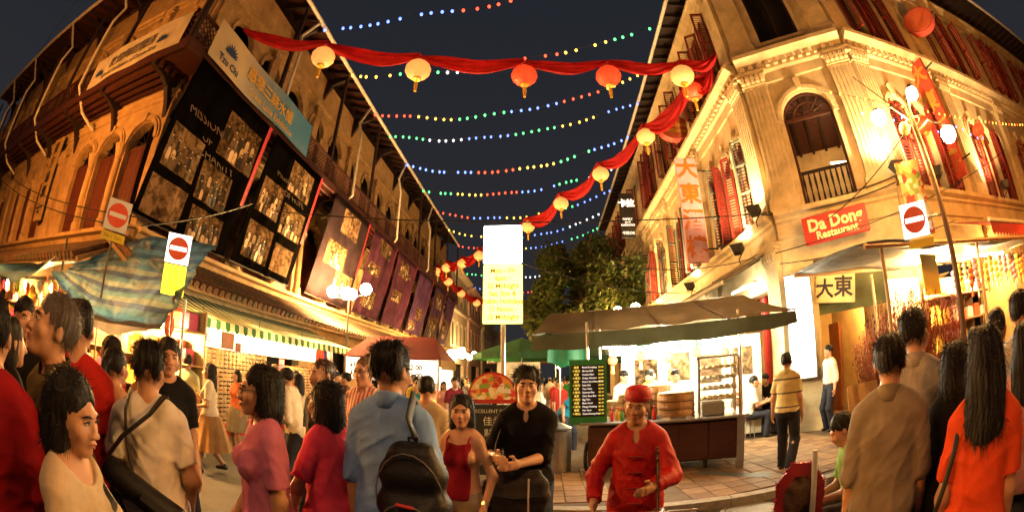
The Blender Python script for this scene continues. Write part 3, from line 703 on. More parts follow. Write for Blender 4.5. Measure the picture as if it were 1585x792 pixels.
# light box on the corner pier (white lit menu panel)
lb = thing('light_box', 'tall white lit menu panel on the corner pier', 'light box', (5.4, 8.3, 1.3))
M_ = RC @ xf(.31, -.26, 0)
mk('case', MB().bevbox(-.31, .31, -.02, .1, 1.24, 3.46, .015), STEEL, lb, M_)
mk('panel', MB().box(-.28, .28, -.03, -.021, 1.28, 3.42), emit('light_box_panel', (1, .93, .7), 2.4, True), lb, M_)
inkp = mat('menu_ink', (.3, .1, .05), .5, 0)
for k in range(9): text(rnd.choice(('炒飯', '點心', '海鮮', '小吃')), .09, inkp, lb, M_ @ xf(rnd.uniform(-.15, .12), -.036, 3.2 - k * .21), ext=.001)
# restaurant name board over the door
nb = thing('name_board', 'red restaurant name board with cream lettering over the corner door', 'sign', (6.3, 7.4, 3.9))
M_ = RC @ xf(1.42, -.36, 4.28) @ Matrix.Rotation(R(-2), 4, 'Y')
mk('board', MB().bevbox(-.78, .78, -.04, .04, -.3, .3, .02), REDP, nb, M_)
text('Da Dong', .36, CREAML, nb, M_ @ xf(0, -.046, .08), bold=.014); text('Restaurant', .23, CREAML, nb, M_ @ xf(0, -.046, -.15), bold=.008)
# black-on-cream character board in the doorway
db = thing('character_board', 'cream board with large black character inside the corner doorway', 'sign', (6.2, 7.9, 2.6))
M_ = RC @ xf(1.3, .0, 3.0) @ Matrix.Rotation(R(8), 4, 'Y')
mk('board', MB().bevbox(-.6, .34, -.03, .03, -.29, .31, .01), mat('cream_board', (.62, .46, .2), .6, .2, 4), db, M_)
text('東', .46, BLK, db, M_ @ xf(.06, -.035, .02), bold=.012); text('大', .42, BLK, db, M_ @ xf(-.38, -.035, -.02), bold=.012)
# vertical projecting signs
def vsign(x0, x1, y, z0, z1, chars, label, M0, mt, cm, cs):
    t = thing('vertical_sign', label, 'sign', tuple(M0 @ Vector((x0, y, z0))))
    mk('board', MB().bevbox(x0, x1, y - .05, y + .05, z0, z1, .02), mt, t, M0)
    n = len(chars); h = (z1 - z0) / n
    for k, ch in enumerate(chars): text(ch, cs, cm, t, M0 @ xf((x0 + x1) / 2, y - .058, z1 - h * (k + .5)), bold=.02)
    for z in (z0 + .4, z1 - .4): mk('bracket', MB().tube([(x1, y, z), (x1 + .35, y, z)], .025, 6), BLACKP, t, M0)
    return t
vsign(4.0, 4.66, 11.6, 4.62, 7.85, '大東酒樓', 'pink vertical signboard with four gold characters on the street side', Matrix(), mat('sign_pink', (.62, .33, .36), .5, .2, 4), mat('bright_gold', (.55, .13, .01), .4, .1, 6), .66)
vsign(-.68, 0, 0, 5.2, 8.7, '大東酒樓', 'red vertical signboard with dark gold characters beyond the lamp pole', xf(10.6, 6.0, 0, 90 + 180), mat('sign_red', (.42, .05, .025), .5, .2, 4), mat('dull_gold', (.4, .2, .03), .5, .2, 5), .62)
# round double-faced signs
for k, (c, rz, lab) in enumerate((((4.68, 13.0, 9.75), 0, 'oval red sign with gold lettering above the pink signboard'), ((12.0, 6.0, 10.5), -60, 'round red sign high on the side street front'))):
    t = thing('oval_sign', lab, 'sign', c)
    M_ = xf(*c, rz=rz)
    m = MB(); pts = [(math.cos(a * math.pi / 14) * .62, math.sin(a * math.pi / 14) * .46) for a in range(28)]; m.prism(pts, -.16, .16); mk('drum', m, mat('sign_rim_red', (.4, .06, .04), .5, .2, 4), t, M_)
    m = MB(); m.prism([(x * .88, z * .88) for x, z in pts], -.175, -.161); mk('face', m, mat('sign_face', (.5, .1, .035), .5, .2, 4), t, M_)
    if k == 0: text('Da Dong', .27, GOLD, t, M_ @ xf(0, -.182, .1), bold=.006); text('Restaurant', .22, GOLD, t, M_ @ xf(0, -.182, -.14), bold=.004)
    mk('bracket', MB().tube([(.55, 0, .1), (.75, .0, .1)], .03, 6), BLACKP, t, M_)
# karaoke sign further back
t = thing('vertical_sign', 'narrow black vertical sign with white glyph and small lettering far down the street', 'sign', (4.05, 20, 8))
mk('board', MB().bevbox(3.72, 4.4, 19.94, 20.06, 8.0, 10.3, .02), BLACKP, t); wl = emit('sign_white_letters', (1, .95, .8), .5)
text('卡拉', .4, wl, t, xf(4.06, 19.93, 9.75), bold=.02, space=.8); text('FAMILY\nKTV\nKARAOKE', .15, wl, t, xf(4.06, 19.93, 8.8)); text('卡拉OK', .18, wl, t, xf(4.06, 19.93, 8.25))
# flood lights on the ledge
FL = mat('flood_case', (.03, .028, .025), .5, .2, 8)
def flood(c, tgt, pw, lab, ang=110):
    t = thing('flood_light', lab, 'flood light', c, group='flood lights on the restaurant ledge')
    d = (Vector(tgt) - Vector(c)); M_ = Matrix.Translation(c) @ d.to_track_quat('Z', 'Y').to_matrix().to_4x4()
    m = MB(); m.add([(-.08, -.08, -.1), (.08, -.08, -.1), (.08, .08, -.1), (-.08, .08, -.1), (-.17, -.13, .1), (.17, -.13, .1), (.17, .13, .1), (-.17, .13, .1)], [(3, 2, 1, 0), (0, 1, 5, 4), (1, 2, 6, 5), (2, 3, 7, 6), (3, 0, 4, 7)]); mk('case', m, FL, t, M_)
    mk('lens', MB().box(-.15, .15, -.115, .115, .085, .095), emit('flood_lens', (1, .85, .5), 12), t, M_)
    mk('arm', MB().tube([M_ @ Vector((-.19, 0, 0)), Vector(c) + Vector((.08, .12, -.2)), Vector(c) + Vector((.2, .3, -.25))], .015, 5), BLACKP, t)
    light(t, 'SPOT', tuple(Vector(c) + d.normalized() * .14), (1, .66, .31), pw, .08, tgt, ang, .8)
flood((4.55, 9.4, 4.35), (5.25, 10.3, 7.6), 520, 'black flood light under the pink signboard tilted up the side wall')
flood((4.75, 8.6, 5.0), (5.3, 9.3, 8.5), 230, 'black flood light on the ledge at the corner pier')
flood((7.3, 6.0, 5.05), (7.5, 6.75, 8.4), 420, 'black flood light on the ledge between corner bay and side street')
flood((8.6, 5.8, 4.95), (9.4, 6.7, 8.0), 460, 'black flood light on the side street ledge behind the lamp pole')
flood((12.6, 5.7, 4.95), (13.2, 6.6, 8.3), 480, 'black flood light farthest along the side street ledge')
flood((4.6, 13.4, 4.3), (5.2, 14.5, 8.2), 420, 'black flood light on the awning behind the pink signboard')
flood((4.6, 18.6, 4.3), (5.2, 19.5, 8.2), 320, 'black flood light far back on the awning')
# ------------------------------------------------------------------ far shophouses, tower, tree
def far_house(x0, x1, y0, y1, h, side, pm_, label, sh):
    """a plain three storey shophouse; side=+1: street front faces +x, -1: faces -x"""
    t = thing('shophouse', label, 'building', ((x0 + x1) / 2, y0, 0))
    F = xf(x1, y0, 0, 90) if side > 0 else xf(x0, y1, 0, -90)
    L_ = y1 - y0; ops2 = []; ops3 = []
    n = max(2, int(L_ / 1.7))
    for k in range(n):
        c = L_ * (k + .5) / n; ops2.append((c, .85, 4.3, 6.1, .3)); ops3.append((c, .85, 7.8, 9.5, 0))
    w = MB(); arched_wall(w, 0, L_, 0, 3.8, [(L_ / 2, L_ * .6, .1, 2.8, 0)]); arched_wall(w, 0, L_, 3.8, 7.2, ops2, .2, 6); arched_wall(w, 0, L_, 7.2, h, ops3, .2)
    w.poly([(0, 0, 0), (0, 9, 0), (0, 9, h), (0, 0, h)]); w.poly([(L_, 9, 0), (L_, 0, 0), (L_, 0, h), (L_, 9, h)])
    mk('wall', w, pm_, t, F)
    mk('back_wall', MB().poly([(0, .3, 0), (L_, .3, 0), (L_, .3, h), (0, .3, h)]), DARK, t, F)
    m = MB(); moulding(m, 0, L_, [(0, 3.7), (.25, 3.8), (.25, 3.95), (0, 4.0)]); mk('ledge', m, pm_, t, F)
    m = MB(); moulding(m, 0, L_, [(0, 7.1), (.2, 7.2), (.2, 7.35), (0, 7.4)]); mk('string_course', m, pm_, t, F)
    m = MB(); moulding(m, -.1, L_ + .1, [(0, h - .3), (.6, h - .1), (.6, h + .05), (0, h + .2)]); mk('cornice', m, pm_, t, F)
    mk('roof', MB().add([(0, -.6, h + .06), (L_, -.6, h + .06), (L_, 5, h + 2.6), (0, 5, h + 2.6)], [(0, 1, 2, 3)]), TILE, t, F)
    sm = shutter_mesh(.41, 1.75, sh, .12)
    for c, wd, sl, sp, r_ in ops2 + ops3:
        wn = mk('window', MB().box(c - wd/2 - .08, c + wd/2 + .08, -.06, .002, sl - .1, sl), pm_, t, F)
        for sx in (0, 1): put('shutter', sm, wn, F @ xf(c - wd/2 + .01 + sx * .42, .08, sl + .01))
    return t
GRNS = mat('shutter_dull_green', (.05, .1, .07), .6, .3, 4)
far_house(-17, -7.4, 34.6, 42, 10.6, 1, PL_F, 'pale shophouse next beyond the balconied building', GRNS)
far_house(-17, -7.2, 42.1, 50, 10.2, 1, mat('plaster_rose', (.5, .33, .26), .85, .3, 2), 'rose shophouse second beyond the balconied building', TIMR)
far_house(-17, -7.0, 50.1, 62, 10.8, 1, PL_F, 'pale shophouse farthest down the street behind the lanterns', TIM)
far_house(5.3, 16, 34.7, 44, 11.5, -1, PL_F, 'pale shophouse behind the tree on the restaurant side', GRNS)
far_house(5.6, 16, 44.1, 60, 10.8, -1, mat('plaster_rose', (.5, .33, .26)), 'rose shophouse farthest behind the tree', TIMR)
far_house(-16, 16, 70, 80, 9, -1, PL_F, 'building closing the end of the street', TIM)
tw = thing('tower_block', 'dark high rise behind the side street roof', 'building', (66, 31, 0))
m = MB().box(58, 74, 26, 40, 0, 62); mk('wall', m, mat('tower_concrete', (.12, .1, .09), .8, .3, .3), tw)
for k in range(12):
    for j in range(4): mk('window', MB().box(59 + j * 3.8, 61 + j * 3.8, 25.93, 25.99, 14 + k * 3.8, 16 + k * 3.8), DARK if (k * 3 + j) % 4 else mat('tower_pane', (.2, .17, .13), .3, .2, 1), tw)

# tree behind the food cart
def tree(c, h, rx, rz, label, nl=5200, seed=3):
    r_ = random.Random(seed); t = thing('street_tree', label, 'tree', c)
    m = MB(); zc = h - rz; m.tube([(c[0], c[1], 0), (c[0] + .05, c[1], zc * .5), (c[0] - .05, c[1], zc * .9), (c[0] + .1, c[1], h - rz * .4)], [.28, .22, .18, .05], 10)
    limbs = []
    for k in range(9):
        a = k * 2.4 + r_.random(); el = r_.uniform(.2, 1.0); ln = rx * r_.uniform(.65, .95); z0 = zc * r_.uniform(.75, 1.15)
        p = Vector((c[0], c[1], z0)); q = p + Vector((math.cos(a) * ln * math.cos(el), math.sin(a) * ln * math.cos(el), ln * math.sin(el) * .9)); mid = p.lerp(q, .5) + Vector((0, 0, .25))
        m.tube([p, mid, q], [.11, .07, .02], 6); limbs.append((mid, q))
    mk('trunk', m, mat('tree_bark', (.1, .065, .04), .9, .4, 9, .4), t, smooth=True)
    cl = []
    for k in range(75):
        a = r_.uniform(0, 6.28); u = r_.uniform(-1, 1); rr = r_.uniform(.25, 1.0) ** .6
        s_ = math.sqrt(1 - u * u); cl.append((Vector((c[0] + math.cos(a) * s_ * rx * rr, c[1] + math.sin(a) * s_ * rx * rr, h - rz + u * rz * rr)), r_.uniform(.6, 1.1)))
    m = MB()
    for k in range(nl):
        p, sz = cl[k % len(cl)]
        d = Vector((r_.gauss(0, 1), r_.gauss(0, 1), r_.gauss(0, .75))); d *= sz * .55 * min(1.6, r_.random() + .45) / max(d.length, .3)
        q = p + d; a = Vector((r_.gauss(0, 1), r_.gauss(0, 1), r_.gauss(0, .6))).normalized(); b = a.orthogonal().normalized(); s_ = r_.uniform(.1, .2)
        m.add([q - a * s_, q + b * s_ * .5, q + a * s_, q - b * s_ * .5], [(0, 1, 2, 3)], k % 2)
    mk('crown', m, [mat('leaf_green', (.06, .09, .022), .5, .4, 1.5, trans=.3), mat('leaf_olive', (.09, .1, .025), .5, .4, 1.5, trans=.3)], t)
    return t
tree((1.9, 22, 0), 8.4, 3.2, 2.7, 'dense leafy tree behind the food cart', 24000)
tree((3.4, 29, 0), 7.2, 2.2, 2.0, 'smaller tree further back beside the restaurant wall', 2500, 8)

# ------------------------------------------------------------------ left: striped awning along the street side
SAW = thing('striped_awning', 'green and cream striped awning with scalloped edge above the sunglasses stall', 'awning', (-6.6, 9, 2.4))
aw_g = mat('awning_green', (.03, .11, .04), .7, .25, 5, trans=.25); aw_c = mat('awning_cream', (.6, .52, .32), .7, .2, 5, trans=.25)
for k in range(52):
    y0 = 5.35 + k * .15; mm = aw_g if k % 2 else aw_c
    m = MB(); m.grid(lambda u, v: (-7.75 + 1.85 * u, y0 + .15 * v, 2.98 - .6 * u - .05 * math.sin(u * 3.14)), 4, 1)
    m.add([(-5.9, y0, 2.38), (-5.9, y0 + .15, 2.38), (-5.89, y0 + .15, 2.24), (-5.89, y0 + .115, 2.2), (-5.89, y0 + .035, 2.2), (-5.89, y0, 2.24)], [(0, 1, 2, 3, 4, 5)])
    mk('stripe', m, mm, SAW)
for y in (5.4, 9.2, 13.1): mk('arm', MB().tube([(-5.93, y, 2.36), (-7.8, y, 2.5)], .02, 6), STEEL, SAW)
# sunglasses racks
gl_m = [mat('lens_%s' % n_, c, .08, 0, metal=.0, spec=1.0) for n_, c in (('brown', (.16, .05, .015)), ('amber', (.4, .16, .03)), ('dark', (.02, .015, .012)), ('gold', (.6, .38, .12)))]
def rack(M0, w, h, rows, cols, label, seed):
    r_ = random.Random(seed)
    t = thing('sunglasses_rack', label, 'display rack', tuple(M0.translation), group='racks of sunglasses under the striped awning')
    mk('board', MB().bevbox(0, w, 0, .03, .25, .25 + h, .008), mat('rack_board', (.6, .45, .26), .6, .2, 4), t, M0)
    m = MB()
    for k in range(cols + 1): x = w * k / cols; m.box(x - .008, x + .008, -.03, 0, .25, .25 + h)
    mk('uprights', m, mat('rack_white', (.65, .55, .4), .4, .1, 4), t, M0)
    mk('plinth', MB().box(-.02, w + .02, -.25, .08, 0, .25), REDP, t, M0)
    m = MB()
    for i in range(cols):
        cm = r_.randrange(4)
        for j in range(rows):
            if r_.random() < .06: continue
            x = w * (i + .5) / cols; z = .29 + h * (j + .45) / rows; mi = cm if r_.random() < .55 else r_.randrange(4); s_ = w / cols * .42
            for sx in (-1, 1):
                c = x + sx * s_ * .5; m.add([(c + math.cos(a * 1.047) * s_ * .46, -.06 - .01 * math.cos(a * 1.047 * 2), z + math.sin(a * 1.047) * s_ * .36) for a in range(6)], [(0, 1, 2, 3, 4, 5)], mi)
                m.add([(x + sx * s_ * .95, -.06, z + .01), (x + sx * s_ * .95, 0, z + .015), (x + sx * s_ * .95, 0, z + .004), (x + sx * s_ * .95, -.06, z)], [(0, 1, 2, 3)], 2)
            m.box(x - .008, x + .008, -.064, -.058, z + .0, z + .012, 2)
    o = mk('sunglasses', m, gl_m, t, M0); o['kind'] = 'stuff'
    return t
names = ('nearest the tarp', 'second from the tarp', 'third from the tarp', 'fourth from the tarp', 'fifth from the tarp', 'last before the red kiosk')
for k in range(6):
    rack(xf(-6.95 + (.18 if k % 2 else 0), 5.75 + k * 1.32, 0, 90), 1.24, 1.62 if k < 3 else 1.45, 17, 9, 'tall rack of sunglasses under the awning, ' + names[k], k)
# shop-front light band and price cards above the racks
band = thing('price_board', 'white lit price board with handwritten numbers above the sunglasses', 'sign', (-7.1, 6.6, 2.0))
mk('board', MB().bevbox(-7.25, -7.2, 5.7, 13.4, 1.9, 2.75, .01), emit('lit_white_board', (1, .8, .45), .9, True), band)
for ch, y in (('5', 7.0), ('6', 7.55)): text(ch, .42, mat('blue_marker', (.08, .09, .3), .5, 0), band, xf(-7.18, y, 2.12, 90), ext=.003)
for k, (y0, y1, z0, z1, mm) in enumerate(((5.8, 6.65, 2.05, 2.55, WOOD), (8.05, 8.5, 1.92, 2.3, TIMR), (8.6, 8.8, 1.9, 2.1, TIMR))): mk('wood_panel', MB().box(-7.19, -7.15, y0, y1, z0, z1), mm, band)
card = thing('price_card', 'small pink card hung among the sunglasses', 'card', (-6.7, 10.0, 1.6)); mk('card', MB().bevbox(-6.72, -6.71, 9.95, 10.2, 1.45, 1.85, .002), mat('pink_card', (.75, .2, .3), .6, 0), card)
for k, (y, c) in enumerate(((12.0, (.35, .05, .04)), (12.2, (.05, .06, .3)), (12.4, (.5, .48, .4)), (12.6, (.03, .03, .04)))):
    m = MB(); m.add([(-6.6, y - .02, 2.35), (-6.45, y, 2.3), (-6.42, y, 1.75), (-6.75, y + .02, 1.75), (-6.72, y, 2.3), (-6.6, y + .05, 2.32), (-6.46, y + .06, 1.75), (-6.73, y + .07, 1.75)], [(0, 1, 2, 3, 4), (5, 6, 7), (2, 6, 7, 3), (0, 5, 6, 2, 1)])
    mk('hanging_shirt', m, mat('hung_shirt_%s' % 'abcd'[k], c, .9, .2, 6), label='%s shirt hanging under the awning end' % ('dark red', 'blue', 'cream', 'black')[k], cat='shirt', group='shirts hung under the striped awning')
for k in range(4):
    y = 6.4 + k * 2.0; tt = thing('bulb_lamp', 'bare bulb under the striped awning, %s from the tarp' % ('first', 'second', 'third', 'fourth')[k], 'lamp', (-6.3, y, 2.4), group='bare bulbs under the striped awning')
    mk('bulb', MB().lathe([(.01, .1), (.02, .07), (.04, .03), (.04, -.01), (.02, -.04), (.003, -.05)], (-6.3, y, 2.32), 10), emit('stall_bulb', (1, .85, .55), 40), tt, smooth=True); mk('flex', MB().tube([(-6.3, y, 2.42), (-6.3, y, 2.62)], .006, 5), CABLE, tt)
    light(tt, 'POINT', (-6.3, y, 2.22), HOT, 55, .06)

# ------------------------------------------------------------------ left front: plastic tarps over market stalls
tp = [mat('tarp_%s' % n_, c, .4, .4, 4, .5, bscale=11, trans=.62) for n_, c in (('slate', (.11, .19, .29)), ('cream', (.3, .36, .35)), ('plum', (.14, .19, .28)), ('sage', (.2, .3, .35)), ('blue', (.15, .28, .4)))]
seq = [0, 4, 0, 4, 0, 3, 4, 1, 2, 3, 1, 2, 3, 1, 2, 3, 4, 0]
T2 = thing('striped_tarp', 'large sagging striped plastic tarp beneath the no entry signs', 'tarp', (-6.6, 4.4, 2.6))
def tarp_fn(u, v):
    x = -9.0 + 4.5 * u
    zt = 3.05 + .42 * math.sin(min(1, u * 1.55) * 1.57) - .5 * max(0, u - .6) * 1.1
    zb = 2.62 - .72 * math.sin(min(1, u * 1.5) * 1.57) + .05 * max(0, u - .7)
    fold = .05 * math.sin(u * 17 + v * 3) * v + .06 * math.sin(u * 7 - v * 5) * (1 - v) + .09 * (1 - abs(math.sin(u * 13 - v * 9))) ** 2 - .08 * (1 - abs(math.sin(u * 9 + v * 13 + math.sin(u * 5)))) ** 2 + .05 * (1 - abs(math.sin(u * 23 + v * 4))) ** 3
    y = 4.75 - .95 * v ** .8 + .12 * math.sin(v * 3.14) - .35 * max(0, u - .75) + fold * .6
    return (x + .25 * (1 - u) * v * 1.2, y, zt + (zb - zt) * v + .05 * math.sin(u * 11 + v * 8) * v * (1 - v) * 2)
m = MB()
for i, mi in enumerate(seq):
    n = len(seq); m.grid(lambda u, v: tarp_fn(u, (i + v) / n), 60, 2, mi)
o = mk('sheet', m, tp, T2, smooth=True); o.modifiers.new('weld', 'WELD'); o.modifiers.new('thickness', 'SOLIDIFY').thickness = .004
m = MB(); m.grid(lambda u, v: (-7.3 + 2.85 * u, 3.8 - .05 * math.sin(u * 5) - .28 * math.sin(u * 1.5) * .3, 2.05 - .1 * math.sin(u * 2.6) - .2 * v * math.sin(u * 3.14) + .02 * math.sin(u * 19)), 24, 3); o = mk('hem', m, mat('tarp_hem_grey', (.13, .13, .13), .5, .3, 4, trans=.2), T2, smooth=True)
T1 = thing('plain_tarp', 'pale blue tarp sagging over the lit stall at the street corner', 'tarp', (-11.5, 4.4, 2.9))
m = MB(); m.grid(lambda u, v: (-15.5 + 6.4 * u, 4.9 - .9 * v, 3.15 - .06 * u - (.12 + .34 * math.sin(u * 3.14)) * v - .22 * math.sin(u * 3.14) * v * v + .03 * math.sin(u * 23 + v * 5)), 34, 8); o = mk('sheet', m, mat('tarp_pale_blue', (.2, .3, .36), .4, .35, 2.5, .2, bscale=7, trans=.4), T1, smooth=True); o.modifiers.new('thickness', 'SOLIDIFY').thickness = .004
# stalls beneath
def stall(x0, x1, y, z1, label, seed, lampx):
    r_ = random.Random(seed); t = thing('market_stall', label, 'stall', ((x0 + x1) / 2, y, 0))
    mk('back_panel', MB().box(x0, x1, y + .02, y + .06, .1, z1), mat('stall_back', (.6, .48, .25), .7, .25, 2), t)
    for k in range(4): z = .5 + k * .5; mk('shelf', MB().bevbox(x0, x1, y - .35, y + .02, z, z + .03, .005), WOOD, t)
    for x in (x0, x1): mk('post', MB().tube([(x, y - .5, 0), (x, y - .5, z1 + .1)], .025, 6), STEEL, t)
    cols = [(.65, .1, .04), (.75, .35, .04), (.7, .6, .1), (.7, .62, .45), (.5, .05, .12), (.3, .12, .05)]
    x = x0 + .1; nm = label.split(' under')[0].split(' stall')[0]
    while x < x1 - .2:
        for k in range(4):
            w_ = r_.uniform(.12, .26); h_ = r_.uniform(.16, .38); ci = r_.randrange(6)
            mk('goods_packet', MB().bevbox(x, x + w_, y - .3 + r_.uniform(0, .1), y - .02, .531 + k * .5, .531 + k * .5 + h_, .012), mat('packet_%s' % 'abcdef'[ci], cols[ci], .4, .35, 7), label='%s packet on the %s shelf of the %s stall' % (('red', 'orange', 'yellow', 'cream', 'crimson', 'brown')[ci], ('bottom', 'second', 'third', 'top')[k], nm), cat='packet', group='packets on the ' + nm + ' stall')
        x += r_.uniform(.2, .29)
    n = int((x1 - x0) / .55)
    for k in range(n):
        x = x0 + .3 + k * .55; z = z1 - r_.uniform(.0, .15); c = cols[r_.randrange(6)]; ci = cols.index(c)
        m = MB().tube([(x, y - .55, z), (x, y - .55, z - .12)], .005, 4).lathe([(.02, 0), (.09, -.05), (.1, -.22), (.06, -.3), (.02, -.31)], (x, y - .55, z - .12), 8)
        mk('hanging_pouch', m, mat('packet_%s' % 'abcdef'[ci], c), label='%s hanging pouch under the roof of the %s stall' % (('red', 'orange', 'yellow', 'cream', 'crimson', 'brown')[ci], nm), cat='pouch', group='pouches hung at the ' + nm + ' stall')
    for k, lx in enumerate(lampx):
        b = thing('bulb_lamp', 'bright bulb in the ' + nm + ' stall, ' + ('first', 'second', 'third')[k] + ' from the street corner', 'lamp', (lx, y - .6, z1 - .1))
        mk('bulb', MB().lathe([(.01, .12), (.03, .08), (.06, .03), (.06, -.02), (.03, -.06), (.004, -.07)], (lx, y - .62, z1 - .3), 10), emit('stall_bulb', (1, .85, .55), 40), b, smooth=True); mk('flex', MB().tube([(lx, y - .62, z1 - .2), (lx, y - .62, z1 + .2)], .006, 5), CABLE, b)
        light(b, 'POINT', (lx, y - .62, z1 - .42), HOT, 200, .06)
    return t
stall(-8.9, -5.0, 5.15, 2.35, 'goods stall under the striped tarp', 1, (-8.2, -6.9, -5.6))
stall(-16, -9.1, 5.15, 2.75, 'corner goods stall under the pale tarp', 2, (-10.2, -12.4, -14.5))

# ------------------------------------------------------------------ red-roofed kiosk
K = thing('red_kiosk', 'kiosk with red hipped fabric roof and price signs', 'kiosk', (-4.3, 12.6, 0))
red_f = mat('kiosk_red_fabric', (.075, .006, .004), .85, .25, 3, .1, spec=.1)
X0, X1, Y0, Y1 = -5.75, -2.8, 11.9, 14.0
m = MB(); m.add([(X0, Y0, 2.16), (X1, Y0, 2.16), (X1, Y1, 2.16), (X0, Y1, 2.16), (X0 + .45, (Y0 + Y1) / 2, 2.85), (X1 - .45, (Y0 + Y1) / 2, 2.85), ], [(0, 1, 5, 4), (1, 2, 5), (2, 3, 4, 5), (3, 0, 4)]); o = mk('roof', m, red_f, K); o.modifiers.new('thickness', 'SOLIDIFY').thickness = .02
for k in range(34): a = k / 34; mk('fringe_tassel', MB().tube([(X1 - .02, Y0 + .1 + a * 1.9, 2.14), (X1 + .02, Y0 + .1 + a * 1.9, 1.98), (X1, Y0 + .13 + a * 1.9, 1.88)], [.02, .03, .008], 5), mat('raffia', (.42, .26, .1), .8, .3, 9), K)
for x, y in ((X0 + .1, Y0 + .1), (X1 - .1, Y0 + .1), (X0 + .1, Y1 - .1), (X1 - .1, Y1 - .1)): mk('post', MB().tube([(x, y, 0), (x, y, 2.16)], .04, 8), STEEL, K)
mk('counter', MB().bevbox(X0 + .1, X1 - .1, Y0 + .12, Y1 - .2, .05, .95, .02), mat('kiosk_counter', (.55, .3, .1), .6, .3, 4), K)
mk('sign_board', MB().bevbox(X0 + .12, X1 - .12, Y0 + .02, Y0 + .06, 1.5, 2.12, .008), emit('kiosk_sign_lit', (1, .85, .6), 1.0, True), K)
inkk = mat('black_marker', (.03, .02, .03), .5, 0); inkr = mat('red_marker', (.6, .04, .03), .5, 0)
for s_, x, z in (('$1.20', X0 + .45, 1.92), ('$1.50', X0 + .45, 1.68), ('$2.00', X1 - .75, 1.9), ('$1.00', X1 - .75, 1.68)): text(s_, .2, inkk, K, xf(x, Y0 + .012, z), bold=.008)
text('糖葫蘆', .26, inkr, K, xf(-4.25, Y0 + .012, 1.82), bold=.01)
mk('side_board', MB().bevbox(X1 - .1, X1 - .06, Y0 + .2, Y1 - .3, .95, 1.95, .008), emit('kiosk_sign_lit', (1, .85, .6), 1.0), K)
light(K, 'POINT', (-4.2, 13.0, 1.9), HOT, 90, .1)
tb = thing('snack_table', 'white-clothed snack table beside the red kiosk', 'table', (-2.0, 8.6, 0))
mk('cloth', MB().bevbox(-2.3, -1.7, 8.3, 8.8, .1, .74, .02), mat('white_cloth', (.65, .6, .5), .8, .15, 5), tb); mk('tray', MB().bevbox(-2.25, -1.75, 8.35, 8.7, .742, .82, .02), mat('blue_tray', (.08, .2, .5), .4, .1, 5), tb)

# ------------------------------------------------------------------ dim sum cart
CM = xf(.6, 7.0, 0, -17.4)
def CP(x, y, z): return tuple(CM @ Vector((x, y, z)))
CT = thing('food_cart', 'dim sum cart with steel counter and dark wood panels', 'food stall', CP(1.25, .6, 0))
cart_w = mat('cart_dark_wood', (.05, .014, .007), .45, .4, 3, .1, stretch=(1, 1, 4))
mk('body', MB().bevbox(.05, 2.42, .06, 1.15, .28, .9, .02), cart_w, CT, CM)
for k in range(5): mk('front_panel', MB().bevbox(.08 + k * .465, .53 + k * .465, .035, .065, .3, .88, .01), cart_w, CT, CM)
mk('end_leg', MB().bevbox(2.38, 2.5, .02, .14, .1, .92, .01), STEEL, CT, CM); mk('end_leg', MB().bevbox(2.38, 2.5, 1.04, 1.16, .1, .92, .01), STEEL, CT, CM)
mk('counter_top', MB().bevbox(-.06, 2.56, -.06, 1.25, .92, .965, .012), STEEL, CT, CM)
for x in (.0, 1.9):
    m = MB(); m.tube([(x, .1 + .0, 0)] * 2, .01, 4) if False else None
    pts = [(x, .32 + math.cos(a * .5236) * .24, .36 + math.sin(a * .5236) * .24) for a in range(13)]
    wh = mk('wheel', MB().tube(pts, .03, 8, caps=False), mat('rubber', (.02, .02, .02), .7, .2, 8), CT, CM, smooth=True)
    for k in range(6): mk('spoke', MB().tube([(x, .32, .36), pts[k * 2]], .008, 5), STEEL, wh, CM)
for x in (.05, 2.45):
    for y in (.05, 1.15): mk('post', MB().tube([(x, y, .96), (x, y, 2.55)], .022, 8), STEEL, CT, CM)
mk('shelf_under', MB().box(.2, 2.3, 1.28, 1.3, 2.05, 2.25), emit('cart_lit_sign', (1, .9, .62), 2.0, True), CT, CM)
text('AUTHENTIC DIM SUM  OPEN', .17, mat('green_letter', (.02, .18, .05), .5, 0), CT, CM @ xf(1.35, 1.27, 2.15), bold=.006)
for x in (.5, 1.3, 2.1):
    mk('lamp_tube', MB().tube([CP(x - .28, .5, 2.16), CP(x + .28, .5, 2.16)], .02, 8), emit('cart_tube', (1, .92, .7), 16), CT)
    light(CT, 'POINT', CP(x, .5, 2.05), (1, .88, .6), 60, .12)
# back of the stall: white lit panels with posters
BK = thing('stall_screen', 'white lit back screen behind the dim sum cooks', 'screen', CP(1.3, 3.0, 0))
mk('panel', MB().bevbox(.2, 3.3, 2.9, 2.95, .2, 2.35, .01), mat('white_panel', (.75, .68, .5), .6, .1, 3), BK, CM)
for k, x in enumerate((.5, 1.2, 1.9, 2.6)): mk('poster', MB().bevbox(x, x + .5, 2.88, 2.9, 1.4 + .1 * (k % 2), 2.0 + .1 * (k % 2), .004), PH[k], BK, CM)
light(BK, 'POINT', CP(1.2, 2.3, 2.2), (1, .9, .62), 110, .2); light(BK, 'POINT', CP(2.6, 2.2, 2.2), (1, .9, .62), 90, .2)
